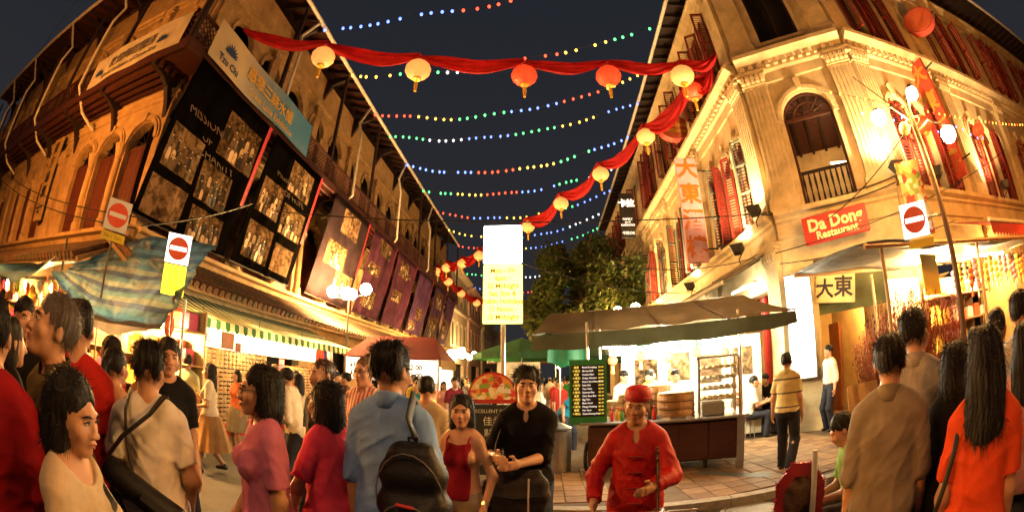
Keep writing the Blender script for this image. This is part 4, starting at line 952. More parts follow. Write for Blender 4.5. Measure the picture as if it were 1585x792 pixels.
# bamboo steamers
def steamer(x, y, tiers, r_, label):
    t = thing('bamboo_steamer', label, 'steamer', CP(x, y, .966))
    mk('base_ring', MB().lathe([(r_ * 1.03, 0), (r_ * 1.03, .03), (r_ * .9, .03)], (x, y, .966), 24), STEEL, t, CM)
    for k in range(tiers):
        z = .998 + k * .118
        tr = mk('tier', MB().lathe([(r_ * .96, 0), (r_, .004), (r_, .108), (r_ * .9, .108), (r_ * .9, .03)], (x, y, z), 28), WOOD, t, CM)
        mk('band', MB().lathe([(r_ * 1.012, .0), (r_ * 1.02, .003), (r_ * 1.02, .02), (r_ * 1.012, .023)], (x, y, z + .02), 28), mat('bamboo_band', (.26, .13, .05), .6, .3, 8), tr, CM)
        mk('seam', MB().box(x - .03, x + .03, y - r_ * 1.03, y - r_ * .98, z + .01, z + .1), mat('bamboo_band', (.26, .13, .05)), tr, CM)
    mk('lid', MB().lathe([(r_ * .98, 0), (r_ * .97, .02), (r_ * .5, .035), (.01, .04)], (x, y, .998 + tiers * .118), 28), mat('bamboo_weave', (.42, .26, .11), .7, .4, 30, .3), t, CM)
steamer(1.42, .32, 3, .3, 'large three tier bamboo steamer on the counter beside the glass cabinet'); steamer(.72, .5, 3, .26, 'bamboo steamer stack behind the man in the red cap')
# glass cabinet with shelves of buns
CB = thing('glass_cabinet', 'tall glass cabinet of buns on the right of the counter', 'cabinet', CP(2.15, .5, .966))
for x in (1.78, 2.42):
    for y in (.15, .75): mk('frame_post', MB().box(x, x + .03, y, y + .03, .966, 1.86), STEEL if x < 2 else WOOD, CB, CM)
mk('top', MB().bevbox(1.76, 2.47, .13, .8, 1.86, 1.89, .008), STEEL, CB, CM)
glass = bpy.data.materials.new('clear_glass'); glass.use_nodes = True; nt, N, L = nodes(glass); b = N['Principled BSDF']; b.inputs['Roughness'].default_value = .03; b.inputs['Base Color'].default_value = (.9, .95, .92, 1)
tr_ = N.new('ShaderNodeBsdfTransparent'); mx = N.new('ShaderNodeMixShader'); mx.inputs[0].default_value = .14; L.new(tr_.outputs[0], mx.inputs[1]); L.new(b.outputs[0], mx.inputs[2]); L.new(mx.outputs[0], N['Material Output'].inputs[0])
mk('pane', MB().box(1.81, 2.42, .155, .16, .98, 1.85), glass, CB, CM)
mk('tray_box', MB().bevbox(1.84, 2.2, .22, .7, .97, 1.16, .01), BLACKP, CB, CM)
for k in range(4):
    z = 1.2 + k * .16; mk('shelf', MB().box(1.8, 2.44, .17, .76, z, z + .012), STEEL, CB, CM)
    for j in range(6):
        for q in range(2): mk('bun', MB().lathe([(.03, 0), (.045, .015), (.04, .04), (.015, .055), (.004, .05)], (1.87 + j * .1, .3 + q * .22, z + .013), 10), mat('bun_%s' % ('white' if (k + q) % 3 else 'yellow'), (.75, .68, .5) if (k + q) % 3 else (.7, .45, .06), .6, .1, 8), label='%s bun on the %s shelf of the glass cabinet, %s row' % ('white' if (k + q) % 3 else 'yellow', ('lowest', 'second', 'third', 'top')[k], ('front', 'back')[q]), cat='bun', group='buns in the glass cabinet', M=CM, smooth=True)
# menu board with rows
MBD = thing('menu_board', 'tall green framed menu board with white lines of dishes on the cart', 'menu board', CP(.1, .05, .966))
MMB = CM @ xf(.07, -.02, 0, 12)
mk('frame', MB().bevbox(-.29, .29, .0, .04, .93, 1.96, .008), mat('menu_green', (.02, .16, .045), .5, .15, 5), MBD, MMB); mk('panel', MB().box(-.25, .25, -.006, -.001, 1.06, 1.87), mat('menu_black', (.015, .018, .018), .35, .2, 5), MBD, MMB)
wm = emit('menu_white_text', (1, .95, .85), .4); ym = emit('menu_yellow_text', (1, .75, .1), .35)
dishes = ('Fried Dumpling', 'Shrimp Roll', 'Custard Bun', 'Crispy Wanton', 'Steam Rice Flour Roll', 'Siew Mai', 'Yam Cake', 'Steamed Pau', 'Char Siew Bun', 'Egg Tart', 'Bean Curd', 'Mango Pudding', 'Har Gow', 'Chee Cheong Fun')
for k in range(14):
    z = 1.835 - k * .056
    text('小籠包'[:3] if k % 2 else '燒賣', .04, ym, MBD, MMB @ xf(-.18, -.009, z), ext=.001); text(dishes[k], .036, wm, MBD, MMB @ xf(-.09, -.009, z), ext=.001, align='LEFT'); text('$%d.%d0' % (2 + k % 3, (k * 3) % 10), .036, ym, MBD, MMB @ xf(.2, -.009, z), ext=.001)
# canopy of brown-green tarpaulin
CV = thing('cart_canopy', 'brown green tarpaulin canopy over the dim sum cart', 'canopy', (1.8, 7.3, 2.5))
cv_t = mat('canopy_brown', (.085, .052, .022), .6, .35, 2.5, .25, bscale=7, trans=.12); cv_g = mat('canopy_green', (.035, .035, .017), .6, .35, 2.5, .25, bscale=7, trans=.12)
FA, FB = Vector((-.2, 7.55, 2.42)), Vector((3.72, 5.75, 2.42)); RA, RB_ = Vector((.05, 8.3, 2.86)), Vector((3.45, 7.1, 2.9)); BA, BB_ = Vector((.3, 10.4, 2.45)), Vector((4.6, 9.3, 2.45))
def sheet(A, B, C, D, sag, nu=22, nv=8):
    m = MB(); m.grid(lambda u, v: tuple((A.lerp(B, u)).lerp(C.lerp(D, u), v) + Vector((0, 0, -sag * math.sin(v * 3.14) * (.6 + .4 * math.sin(u * 9)) + .02 * math.sin(u * 31) * v))), nu, nv); return m
o = mk('front_slope', sheet(RA, RB_, FA, FB, .05), cv_t, CV, smooth=True); o = mk('rear_slope', sheet(BA, BB_, RA, RB_, .06), cv_t, CV, smooth=True)
m = MB(); m.grid(lambda u, v: tuple(FA.lerp(FB, u) + Vector((-.02, -.03 * v, -.02 - .26 * v * (1 - .55 * max(0, u - .75) * 4 * .5) + .012 * math.sin(u * 26) * v))), 34, 3); mk('valance', m, cv_g, CV, smooth=True)
m = MB(); m.grid(lambda u, v: tuple(FA.lerp(RA, u) + Vector((-.01 * v, 0, -.02 - .24 * v))), 6, 2); mk('side_valance', m, cv_g, CV, smooth=True)
for p in (FA, FB, BA, BB_): mk('pole', MB().tube([(p.x * .97 + .05, p.y + .05, .1), (p.x * .97 + .05, p.y + .05, p.z)], .02, 6), STEEL, CV) if p in (BA, BB_) else mk('strut', MB().tube([p, p + Vector((.2, 1.0, .12))], .015, 6), STEEL, CV)
for k in range(3): u = .25 + k * .25; mk('rafter_rod', MB().tube([FA.lerp(FB, u) - Vector((0, 0, .03)), RA.lerp(RB_, u) - Vector((0, 0, .03))], .015, 6), STEEL, CV)
# green tarps and parasols of the food street behind
gt = mat('tarp_green', (.012, .16, .08), .5, .3, 3, .2, trans=.3)
t = thing('green_tarp', 'bright green tarp hung behind the menu board', 'tarp', (.3, 9.6, 2.1)); m = MB(); m.grid(lambda u, v: (.05 + .85 * u, 9.4 + .05 * math.sin(u * 9), 2.42 - .42 * v - .1 * math.sin(u * 3.14) * v + .03 * math.sin(u * 15)), 16, 6); mk('sheet', m, gt, t, smooth=True)
for k, (x, y, z, r_, c) in enumerate(((-.7, 13.5, 2.9, 1.5, (.02, .1, .03)), (.4, 17, 3.1, 1.7, (.03, .09, .03)), (-1.0, 20, 3.0, 1.6, (.12, .07, .04)), (1.8, 14.5, 2.8, 1.4, (.02, .08, .04)))):
    t = thing('market_parasol', ('dark green parasol behind the reflective sign post', 'green parasol under the tree', 'brown parasol far down the street', 'green parasol behind the cart canopy')[k], 'parasol', (x, y, 0))
    m = MB()
    for q in range(8):
        a0, a1 = q * .7854, (q + 1) * .7854; m.add([(x, y, z), (x + math.cos(a0) * r_, y + math.sin(a0) * r_, z - .5), (x + math.cos(a1) * r_, y + math.sin(a1) * r_, z - .5), (x + math.cos(a0) * r_, y + math.sin(a0) * r_, z - .68), (x + math.cos(a1) * r_, y + math.sin(a1) * r_, z - .68)], [(0, 1, 2), (1, 3, 4, 2)])
    mk('canopy', m, mat('parasol_%s' % 'abcd'[k], c, .7, .3, 4, trans=.2), t); mk('pole', MB().tube([(x, y, 0), (x, y, z)], .025, 8), STEEL, t)
    for q in range(8): a0 = q * .7854; mk('rib', MB().tube([(x, y, z - .03), (x + math.cos(a0) * r_ * .99, y + math.sin(a0) * r_ * .99, z - .53)], .012, 5), STEEL, t)
for k in range(9):
    x, y = -2.2 + (k % 3) * 1.5 + rnd.uniform(-.3, .3), 15 + k * 2.6
    b = thing('bulb_lamp', 'hanging bulb over the food street, %s from the cart' % ('first', 'second', 'third', 'fourth', 'fifth', 'sixth', 'seventh', 'eighth', 'ninth')[k], 'lamp', (x, y, 2.5), group='bulbs over the food street')
    mk('bulb', MB().lathe([(.01, .1), (.05, .03), (.05, -.02), (.004, -.07)], (x, y, 2.45), 8), emit('stall_bulb', (1, .85, .55), 40), b); mk('flex', MB().tube([(x, y, 2.54), (x, y, 3.6)], .006, 4), CABLE, b)
    if k % 2 == 0: light(b, 'POINT', (x, y, 2.35), HOT, 170, .06)
# clutter on and over the counter
for k, (x, y, c, lab) in enumerate(((.42, .12, (.5, .03, .02), 'red sauce bottle beside the menu board'), (.5, .2, (.6, .35, .03), 'amber sauce bottle beside the menu board'), (.58, .1, (.05, .2, .05), 'green bottle beside the menu board'), (.46, .3, (.55, .5, .4), 'white jar beside the menu board'), (1.08, .12, (.5, .03, .02), 'red bottle between the two steamers'), (1.0, .22, (.1, .05, .02), 'brown bottle between the two steamers'))):
    t = thing('sauce_bottle', lab, 'bottle', CP(x, y, .966)); mk('flask', MB().lathe([(.028, 0), (.03, .01), (.03, .12), (.012, .16), (.012, .18)], (x, y, .966), 12), mat('bottle_%s' % 'abcdef'[k], c, .2, .1, 5), t, CM, smooth=True); mk('cap', MB().lathe([(.014, .18), (.014, .21), (.004, .215)], (x, y, .966), 10), REDP, t, CM)
for k in range(5):
    x = .3 + k * .5; t = thing('hanging_ornament', 'red festive ornament under the cart canopy, %s from the menu board' % ('first', 'second', 'third', 'fourth', 'fifth')[k], 'ornament', CP(x, 1.0, 2.0)); mk('body', MB().lathe([(.01, .1), (.07, .06), (.09, 0), (.07, -.06), (.01, -.1)], (x, 1.0, 1.95 + .05 * (k % 2)), 10), mat('ornament_a', (.8, .12, .04)), t, CM); mk('cord', MB().tube([(x, 1.0, 2.0), (x, 1.0, 2.5)], .005, 4), CABLE, t, CM); mk('fringe', MB().tube([(x, 1.0, 1.9 + .05 * (k % 2)), (x, 1.0, 1.72 + .05 * (k % 2))], [.02, .035], 8), GOLD, t, CM)
steamer(1.1, .75, 4, .22, 'four tier steamer at the back of the counter'); steamer(.42, .85, 2, .24, 'low two tier steamer behind the sauce bottles')
# silver bin beside the cart
t = thing('steel_bin', 'round steel bin at the left end of the cart', 'bin', (.22, 7.35, .1)); mk('drum', MB().lathe([(.2, .1), (.21, .12), (.21, .8), (.19, .82)], (.22, 7.4, 0), 20), STEEL, t, smooth=False); mk('lid', MB().lathe([(.22, .82), (.22, .85), (.05, .93), (.01, .93)], (.22, 7.4, 0), 20), STEEL, t)

# ------------------------------------------------------------------ chalkboard A-sign
t = thing('chalk_board', 'chalkboard stand with arched food poster on top', 'sign', (-.8, 6.6, 0))
M_ = xf(-.78, 6.7, 0, 6)
mk('board', MB().bevbox(-.33, .33, 0, .04, .18, 1.28, .01), mat('blackboard', (.02, .02, .02), .7, .4, 4), t, M_); m = MB(); m.prism([(-.37, 1.3), (.37, 1.3)] + [(math.cos(a * .2618) * .37, 1.42 + math.sin(a * .2618) * .36) for a in range(13)], 0, .03); mk('poster_rim', m, REDP, t, M_)
m = MB(); m.prism([(-.34, 1.36), (.34, 1.36)] + [(math.cos(a * .2618) * .34, 1.42 + math.sin(a * .2618) * .33) for a in range(13)], -.008, -.001)
food = bpy.data.materials.new('food_poster_print'); food.use_nodes = True; nt, N, L = nodes(food); tc = N.new('ShaderNodeTexCoord'); vo = N.new('ShaderNodeTexVoronoi'); vo.inputs['Scale'].default_value = 13; L.new(tc.outputs['Object'], vo.inputs['Vector']); rp = N.new('ShaderNodeValToRGB'); rp.color_ramp.interpolation = 'CONSTANT'
for p, c in ((.0, (.7, .3, .06)), (.25, (.75, .55, .2)), (.45, (.6, .06, .03)), (.65, (.25, .35, .06)), (.8, (.8, .7, .5))):
    e = rp.color_ramp.elements.new(p); e.color = (*c, 1)
sc_ = N.new('ShaderNodeSeparateColor'); L.new(vo.outputs['Color'], sc_.inputs[0]); L.new(sc_.outputs[0], rp.inputs[0]); L.new(rp.outputs[0], N['Principled BSDF'].inputs['Base Color'])
mk('food_poster', m, food, t, M_)
chalk = mat('chalk', (.7, .66, .55), .9, .3, 20)
text('亞', .16, REDP, t, M_ @ xf(.08, -.012, 1.62)); text('Asia', .13, mat('white_letter', (.8, .75, .65), .5, 0), t, M_ @ xf(.16, -.012, 1.5), bold=.006)
for s_, z, sz in (('EXCELLENT FOOD', 1.18, .075), ('佳肴', 1.02, .15), ('點心', .84, .13), ('FRIED RICE', .68, .08), ('美食 $3', .53, .11), ('COLD BEER', .38, .08)): text(s_, sz, chalk, t, M_ @ xf(0, -.006, z), ext=.001)
for x in (-.28, .28): mk('leg', MB().tube([M_ @ Vector((x, .02, .2)), M_ @ Vector((x, .02, .02))], .015, 6), BLACKP, t)
mk('base_plate', MB().bevbox(-.36, .36, -.15, .2, 0, .03, .008), BLACKP, t, M_)
t = thing('poster_board', 'framed poster board leaning behind the chalkboard', 'poster', (-.5, 8.4, 0)); mk('panel', MB().bevbox(-.95, -.1, 8.9, 8.95, .9, 2.0, .01), mat('poster_cream', (.65, .5, .3), .6, .4, 5), t); mk('stand', MB().tube([(-.5, 8.95, .1), (-.5, 8.95, .95)], .02, 6), BLACKP, t)
# ------------------------------------------------------------------ right: willow and ornament stall
ST = thing('ornament_stall', 'bright corner stall with tarp roof and hanging new year ornaments', 'stall', (6.8, 5.2, 0))
tarp_roof = mat('stall_tarp_grey', (.22, .22, .2), .4, .5, 3, .3, bscale=8, trans=.25)
m = MB(); m.grid(lambda u, v: (4.1 + 6.4 * u, 4.25 + 2.1 * v - .55 * u, 2.98 + .12 * v + .04 * math.sin(u * 19 + v * 4) - .06 * math.sin(u * 3.14)), 36, 6); o = mk('roof_tarp', m, tarp_roof, ST, smooth=True); o.modifiers.new('thickness', 'SOLIDIFY').thickness = .02
mk('roof_beam', MB().tube([(4.05, 4.3, 2.93), (10.5, 3.7, 2.93)], .04, 6), WOOD, ST); mk('roof_beam', MB().tube([(4.1, 6.3, 3.03), (10.5, 5.8, 3.05)], .04, 6), WOOD, ST)
for x, y in ((4.4, 4.32), (6.9, 4.1), (9.6, 3.85), (5.9, 6.2), (9.6, 5.9)): mk('post', MB().tube([(x, y, .1), (x, y, 2.95)], .03, 8), mat('stall_post', (.4, .25, .1), .6, .3, 6), ST)
mk('white_board', MB().bevbox(6.35, 7.4, 6.2, 6.24, .9, 2.85, .01), mat('stall_white_board', (.75, .68, .48), .6, .15, 3), ST)
mk('glass_case', MB().bevbox(7.45, 9.4, 6.0, 6.1, .9, 2.75, .02), mat('stall_case', (.6, .42, .2), .5, .3, 3), ST)
for k in range(3): z = 1.3 + k * .5; mk('shelf', MB().bevbox(6.9, 9.5, 5.4, 6.0, z, z + .03, .006), WOOD, ST)
mk('counter', MB().bevbox(5.6, 9.6, 4.75, 5.3, .1, .95, .02), mat('stall_counter_red', (.35, .06, .03), .6, .3, 4), ST)
mk('yellow_sign', MB().bevbox(-.28, .28, -.01, .01, -.3, .3, .004), mat('yellow_card', (.8, .6, .05), .6, .1, 4), ST, xf(5.75, 4.5, 2.55, 8))
for k, ch in enumerate('迎春接福'): text(ch, .22, mat('black_marker', (.03, .02, .03)), ST, xf(6.6 + (k % 2) * .5, 6.19, 2.55 - (k // 2) * .55))
mk('lamp_tube', MB().tube([(5.6, 4.75, 2.8), (6.6, 4.65, 2.8)], .025, 8), emit('stall_tube', (1, .9, .65), 30), ST); mk('lamp_tube', MB().tube([(7.6, 4.5, 2.8), (8.6, 4.4, 2.8)], .025, 8), emit('stall_tube', (1, .9, .65), 30), ST)
for x in (6.4, 7.4, 8.6): light(ST, 'POINT', (x, 5.35, 2.65), (1, .6, .22), 120, .15)
oc = [(.8, .12, .04), (.8, .45, .05), (.8, .65, .1), (.75, .35, .4), (.7, .6, .45)]
for k in range(30):
    x = 6.7 + (k % 15) * .2; y = 4.25 + (k // 15) * .4 - (x - 6.7) * .08; z = 2.85; ln = rnd.uniform(.1, .3); ci = rnd.randrange(5)
    m = MB().tube([(x, y, z), (x, y, z - ln)], .004, 4)
    for q in range(3): m.lathe([(.01, .05), (.05, .03), (.06, 0), (.05, -.03), (.01, -.05)], (x, y, z - ln - .05 - q * .1), 8)
    m.tube([(x, y, z - ln - .3), (x, y, z - ln - .45)], [.02, .03], 6)
    mk('hanging_ornament', m, mat('ornament_%s' % 'abcde'[ci], oc[ci], .4, .2, 8), label='string of %s baubles hanging in the %s row under the corner stall roof' % (('red', 'orange', 'gold', 'pink', 'cream')[ci], ('front', 'back')[k // 15]), cat='ornament', group='ornaments hanging from the corner stall')
for k in range(20):
    x = 7.0 + (k % 7) * .34; z = 1.331 + (k // 7) * .5; ci = rnd.randrange(5); h_ = rnd.uniform(.15, .36)
    mk('goods_packet', MB().bevbox(x, x + .22, 5.5, 5.75, z, z + h_, .015), mat('ornament_%s' % 'abcde'[ci], oc[ci]), label='%s packet on the %s shelf of the corner ornament stall' % (('red', 'orange', 'gold', 'pink', 'cream')[ci], ('lowest', 'middle', 'top')[k // 7]), cat='packet', group='packets on the corner ornament stall')
bud = [mat('willow_bud_%s' % n_, c, .6, .3, 9) for n_, c in (('red', (.26, .018, .01)), ('orange', (.3, .07, .016)), ('tan', (.28, .18, .08)))]
def willow(x, y, h, n, spread, label, seed, mi):
    r_ = random.Random(seed); t = thing('willow_bundle', label, 'plant', (x, y, .1), group='bundles of decorated willow at the corner stall')
    mk('pot', MB().lathe([(.16, .1), (.2, .14), (.22, .5), (.2, .52), (.18, .5)], (x, y, 0), 14), mat('pot_brown', (.1, .045, .02), .5, .3, 5), t)
    m = MB()
    for k in range(n):
        a = r_.uniform(0, 6.28); sp = spread * r_.uniform(.1, 1); tip = Vector((x + math.cos(a) * sp, y + math.sin(a) * sp * .7, h * r_.uniform(.75, 1.05))); b0 = Vector((x + math.cos(a) * .1, y + math.sin(a) * .1, .45)); mid = b0.lerp(tip, .5) + Vector((math.cos(a), math.sin(a), 0)) * -.05
        m.tube([b0, mid, tip], [.006, .005, .002], 3, 2 if r_.random() < .2 else mi, caps=False)
        for q in range(13):
            u = r_.uniform(.3, 1); p = (b0.lerp(mid, u * 2) if u < .5 else mid.lerp(tip, u * 2 - 1)) + Vector((r_.uniform(-.015, .015), r_.uniform(-.015, .015), 0)); s_ = r_.uniform(.01, .018)
            m.add([p + Vector((0, 0, -s_ * 1.6)), p + Vector((s_, 0, 0)), p + Vector((0, 0, s_ * 1.6)), p + Vector((-s_, 0, 0)), p + Vector((0, s_, 0))], [(0, 1, 4), (1, 2, 4), (2, 3, 4), (3, 0, 4), (0, 3, 2, 1)], mi if r_.random() < .75 else 1)
    o = mk('stems', m, bud, t); o['kind'] = 'stuff'
pos = ((5.0, 5.15), (5.2, 4.75), (5.5, 5.3), (5.6, 4.6), (5.95, 5.05), (6.2, 4.5), (5.35, 5.9), (4.95, 4.35))
wl_ = ('by the doorway', 'in front by the stall post', 'behind the front post', 'under the yellow card', 'before the white board', 'nearest the red counter', 'beside the cardboard sheet', 'outermost on the kerb side')
for k, (x, y) in enumerate(pos): willow(x, y, 2.25 if k != 6 else 2.0, 85, .42, ('red' if k % 3 else 'dark orange') + ' budded willow bundle ' + wl_[k], 20 + k, 0 if k % 3 else 1)
t = thing('cardboard_sheet', 'tan cardboard sheet leaning on the willow pots', 'cardboard', (4.0, 4.95, .1)); mk('sheet', MB().bevbox(-.35, .35, -.01, .01, 0, 1.15, .004), mat('cardboard', (.45, .26, .1), .8, .2, 6), t, xf(4.15, 4.6, .1, 10, rx=-6))
# small red-fringed canopy further along the side street
t = thing('red_valance_awning', 'dark red awning with toothed edge beyond the corner stall', 'awning', (12, 5.5, 3.4))
m = MB(); m.grid(lambda u, v: (9.5 + 8 * u, 6.55 - 1.5 * v, 4.1 - .45 * v), 10, 2); mk('sheet', m, mat('awning_red', (.28, .03, .02), .7, .2, 4, trans=.2), t)
for k in range(40): x = 9.5 + k * .2; mk('tooth', MB().add([(x, 5.05, 3.65), (x + .2, 5.05, 3.65), (x + .2, 5.04, 3.42), (x + .1, 5.04, 3.33), (x, 5.04, 3.42)], [(0, 1, 2, 3, 4)]), mat('awning_red', (.28, .03, .02)), t)
mk('front_tube', MB().tube([(9.4, 5.03, 3.68), (17.5, 5.03, 3.68)], .05, 8), WHITEP, t)
light(t, 'POINT', (12, 5.6, 3.0), HOT, 160, .2)
t = thing('market_stall', 'far stall along the side street edge', 'stall', (13, 5.2, 0)); mk('counter', MB().bevbox(11, 16, 4.8, 5.4, .1, 1.0, .02), WOOD, t); mk('back_panel', MB().bevbox(10.6, 16, 6.3, 6.35, .2, 3, .01), mat('stall_back', (.6, .48, .25)), t)

# ------------------------------------------------------------------ street lamps
def globe(parent, c, r_, pw, col=HOT):
    em = emit('lamp_globe_%d_%d' % (int(pw), int(r_ * 1000)), col, pw / (4 * math.pi ** 2 * r_ * r_), True)
    mk('globe', MB().lathe([(r_ * math.sin(a * .314), -r_ * math.cos(a * .314)) for a in range(11)], c, 14), em, parent, smooth=True)
# pole with lamp cluster on the right
LP = thing('lamp_pole', 'wooden pole with a cluster of bright lamps by the corner stall', 'street lamp', (5.35, 3.72, 0))
mk('pole', MB().tube([(5.45, 3.68, 0), (5.36, 3.72, 4.7)], [.05, .04], 10), mat('pole_ochre', (.12, .06, .025), .6, .3, 6), LP)
def shaded_lamp(parent, p, c, pw, r_=.11):
    mk('arm', MB().tube([p, ((p[0] + c[0]) / 2, (p[1] + c[1]) / 2, max(p[2], c[2]) + .1), (c[0], c[1], c[2] + .14)], .014, 6), STEEL, parent)
    mk('cap', MB().lathe([(.02, .16), (.05, .14), (r_ * .8, .09), (r_ * .85, .075)], c, 12), STEEL, parent)
    globe(parent, c, r_, pw)
shaded_lamp(LP, (5.36, 3.72, 4.5), (4.95, 4.1, 4.78), 140, .13); shaded_lamp(LP, (5.36, 3.72, 4.6), (5.42, 3.55, 4.95), 110, .1); shaded_lamp(LP, (5.36, 3.72, 4.4), (5.65, 3.3, 4.2), 150, .13)
mk('dead_lamp', MB().lathe([(.1 * math.sin(a * .314), -.1 * math.cos(a * .314)) for a in range(11)], (5.22, 3.85, 4.5), 12), mat('lamp_glass_yellow', (.75, .6, .25), .3, .1, 4), LP, smooth=True)
mk('coil', MB().tube([(5.3 + .14 * math.cos(a * .6), 3.7 + .14 * math.sin(a * .6), 4.55 + .01 * math.sin(a)) for a in range(22)], .008, 5), WHITEP, LP)
t = thing('pole_flyer', 'reddish printed flyer banner tied to the lamp pole', 'banner', (5.2, 3.9, 3.4)); mk('cloth', MB().bevbox(-.2, .2, -.005, .005, 2.98, 4.05, .002), food, t, xf(5.12, 4.0, 0, -35))
# lamp cluster on the left facade
for k, (c, lab, pw) in enumerate((((-6.4, 13.5, 4.5), 'bracket lamp with bright globes in front of the mauve banners', 1800), ((-4.9, 23.5, 3.1), 'bright street lamp far down the left pavement', 700), ((-6.2, 36, 3.6), 'farthest street lamp by the pale shophouse', 500), ((3.3, 17.6, 4.4), 'street lamp lighting the tree behind the cart', 600))):
    t = thing('street_lamp', lab, 'street lamp', (c[0], c[1], 0), group='street lamps along the street')
    mk('pole', MB().tube([(c[0], c[1], 0), (c[0], c[1], c[2] - .35)], [.045, .03], 10), BLACKP, t)
    mk('ring', MB().tube([(c[0] + .3 * math.cos(a * .5236), c[1] + .3 * math.sin(a * .5236), c[2] - .3) for a in range(13)], .015, 5), POLEM, t)
    for q in range(4):
        a = q * 1.57 + .5; g_ = (c[0] + .5 * math.cos(a), c[1] + .8 * math.sin(a), c[2] - .12 * q)
        mk('arm', MB().tube([(c[0], c[1], c[2] - .4), (g_[0], g_[1], g_[2] - .18)], .015, 6), POLEM, t); globe(t, g_, .2, pw / 4, (1, .56, .19))
# lamps added out of view behind and beside the camera, lighting crowd and facades
for k, (c, lab, pw) in enumerate((((-.6, -2.6, 5.6), 'added street lamp on the near side of the crossing', 180), ((-10.5, .5, 5.0), 'added street lamp opposite the corner goods stall', 800), ((11, .8, 5.2), 'added street lamp opposite the side street stalls', 500))):
    t = thing('street_lamp', lab, 'street lamp', (c[0], c[1], 0), group='added street lamps round the crossing')
    mk('pole', MB().tube([(c[0], c[1], 0), (c[0], c[1], c[2] - .35)], [.06, .045], 10), POLEM, t)
    for q in range(3):
        a = q * 2.1 + .5; g_ = (c[0] + .42 * math.cos(a), c[1] + .42 * math.sin(a), c[2] - .1 * q)
        mk('arm', MB().tube([(c[0], c[1], c[2] - .4), (g_[0], g_[1], g_[2] - .18)], .015, 6), POLEM, t); globe(t, g_, .15, pw / 3, (1, .5, .2) if k == 0 else WARM)

# ------------------------------------------------------------------ traffic signs
def no_entry(M0, s, parent, em):
    mk('plate', MB().bevbox(-s * .5, s * .5, -.012, .012, -s * .55, s * .55, .006), em, parent, M0)
    mk('disc', MB().prism([(math.cos(a * .2094) * s * .43, math.sin(a * .2094) * s * .43) for a in range(30)], -.018, -.0125), mat('sign_disc_red', (.8, .09, .02), .35, .1, 5), parent, M0)
    mk('bar', MB().box(-s * .36, s * .36, -.022, -.0185, -s * .075, s * .075), em, parent, M0)
retro = mat('sign_white', (.8, .76, .68), .35, .08, 5)
yel = mat('sign_yellow', (.85, .62, .02), .35, .08, 5)
sk = mat('sign_ink', (.25, .16, .02), .5, 0)
# centre post: reflective sign above a yellow hours plate, flash glare put in as emission
t = thing('sign_post', 'grey post with reflective white sign above a yellow opening hours plate', 'sign', (-.66, 6.9, 0))
mk('post', MB().tube([(-.65, 6.98, 0), (-.65, 6.98, 4.1)], .04, 10), mat('galvanised', (.35, .34, .32), .4, .2, 9, metal=.6), t)
mk('white_plate', MB().bevbox(-.31, .31, -.03, .0, -.32, .32, .02), emit('flash_glow_white', (1, .97, .85), 2.2, True), t, xf(-.655, 6.9, 3.81))
mk('yellow_plate', MB().bevbox(-.31, .31, -.03, .0, -.47, .47, .01), emit('flash_glow_yellow', (1, .9, .16), 1.15, True), t, xf(-.65, 6.9, 3.0))
pale_ink = mat('pale_olive_ink', (.55, .42, .03), .5, 0)
for k, s_ in enumerate(('Mon - Fri', '6pm -', '12 Midnight', 'Sat, Sun &', 'Public Holidays', '11 Noon -', '12 Midnight')):
    text(s_, .105, pale_ink, t, xf(-.65, 6.864, 3.37 - k * .123), ext=.002, bold=.003)
# left signs
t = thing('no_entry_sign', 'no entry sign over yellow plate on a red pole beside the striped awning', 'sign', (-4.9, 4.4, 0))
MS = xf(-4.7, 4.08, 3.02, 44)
no_entry(MS, .36, t, emit('flash_glow_small', (1, .92, .82), .9)); mk('yellow_plate', MB().bevbox(-.17, .17, -.012, .012, -.2, .2, .006), emit('flash_glow_yellow_small', (1, .8, .03), .75), t, MS @ xf(0, 0, -.42)); mk('pole', MB().tube([(-4.68, 4.12, 0), (-4.7, 4.12, 3.2)], .018, 8), REDP, t)  # unlit reflective plates, flash return put in as emission
for k in range(4): text(('7am-', '10am', 'Daily', '上落貨')[k], .062, sk, t, MS @ xf(0, -.015, -.31 - k * .075), ext=.002)
t = thing('no_entry_sign', 'no entry sign tilted on the arcade corner above the tarp', 'sign', (-6.6, 4.2, 3.0))
MS = xf(-6.6, 4.05, 3.62, 57) @ Matrix.Rotation(R(2), 4, 'Y'); no_entry(MS, .47, t, retro); mk('yellow_plate', MB().bevbox(-.24, .24, -.012, .012, -.07, .07, .006), yel, t, MS @ xf(0, 0, -.36)); text('No.1 7am', .085, sk, t, MS @ xf(0, -.015, -.36), ext=.002); mk('pole', MB().tube([MS @ Vector((0, .04, .3)), MS @ Vector((0, .04, -3.5))], .02, 8), POLEM, t)
t = thing('no_entry_sign', 'no entry sign on the lamp pole beneath the red flyer', 'sign', (5.0, 4.1, 3.2)); MS = xf(4.98, 4.02, 3.2, -50) @ Matrix.Rotation(R(3), 4, 'Y'); no_entry(MS, .42, t, emit('flash_glow_small', (1, .92, .82), .9)); mk('yellow_plate', MB().bevbox(-.2, .2, -.012, .012, -.06, .06, .006), yel, t, MS @ xf(.06, 0, -.32)); mk('clamp', MB().tube([MS @ Vector((0, .02, 0)), (5.38, 3.72, 3.2)], .015, 6), STEEL, t)  # white plate and bar glow in place of reflected flash
t = thing('tent_pole', 'thin dark pole holding up the striped tarp', 'pole', (-8.9, 4.2, 0)); mk('pole', MB().tube([(-8.75, 4.15, 0), (-9.0, 4.2, 3.4)], .03, 8), BLACKP, t); mk('foot', MB().lathe([(.1, 0), (.1, .02), (.03, .04)], (-8.75, 4.15, 0), 10), BLACKP, t)

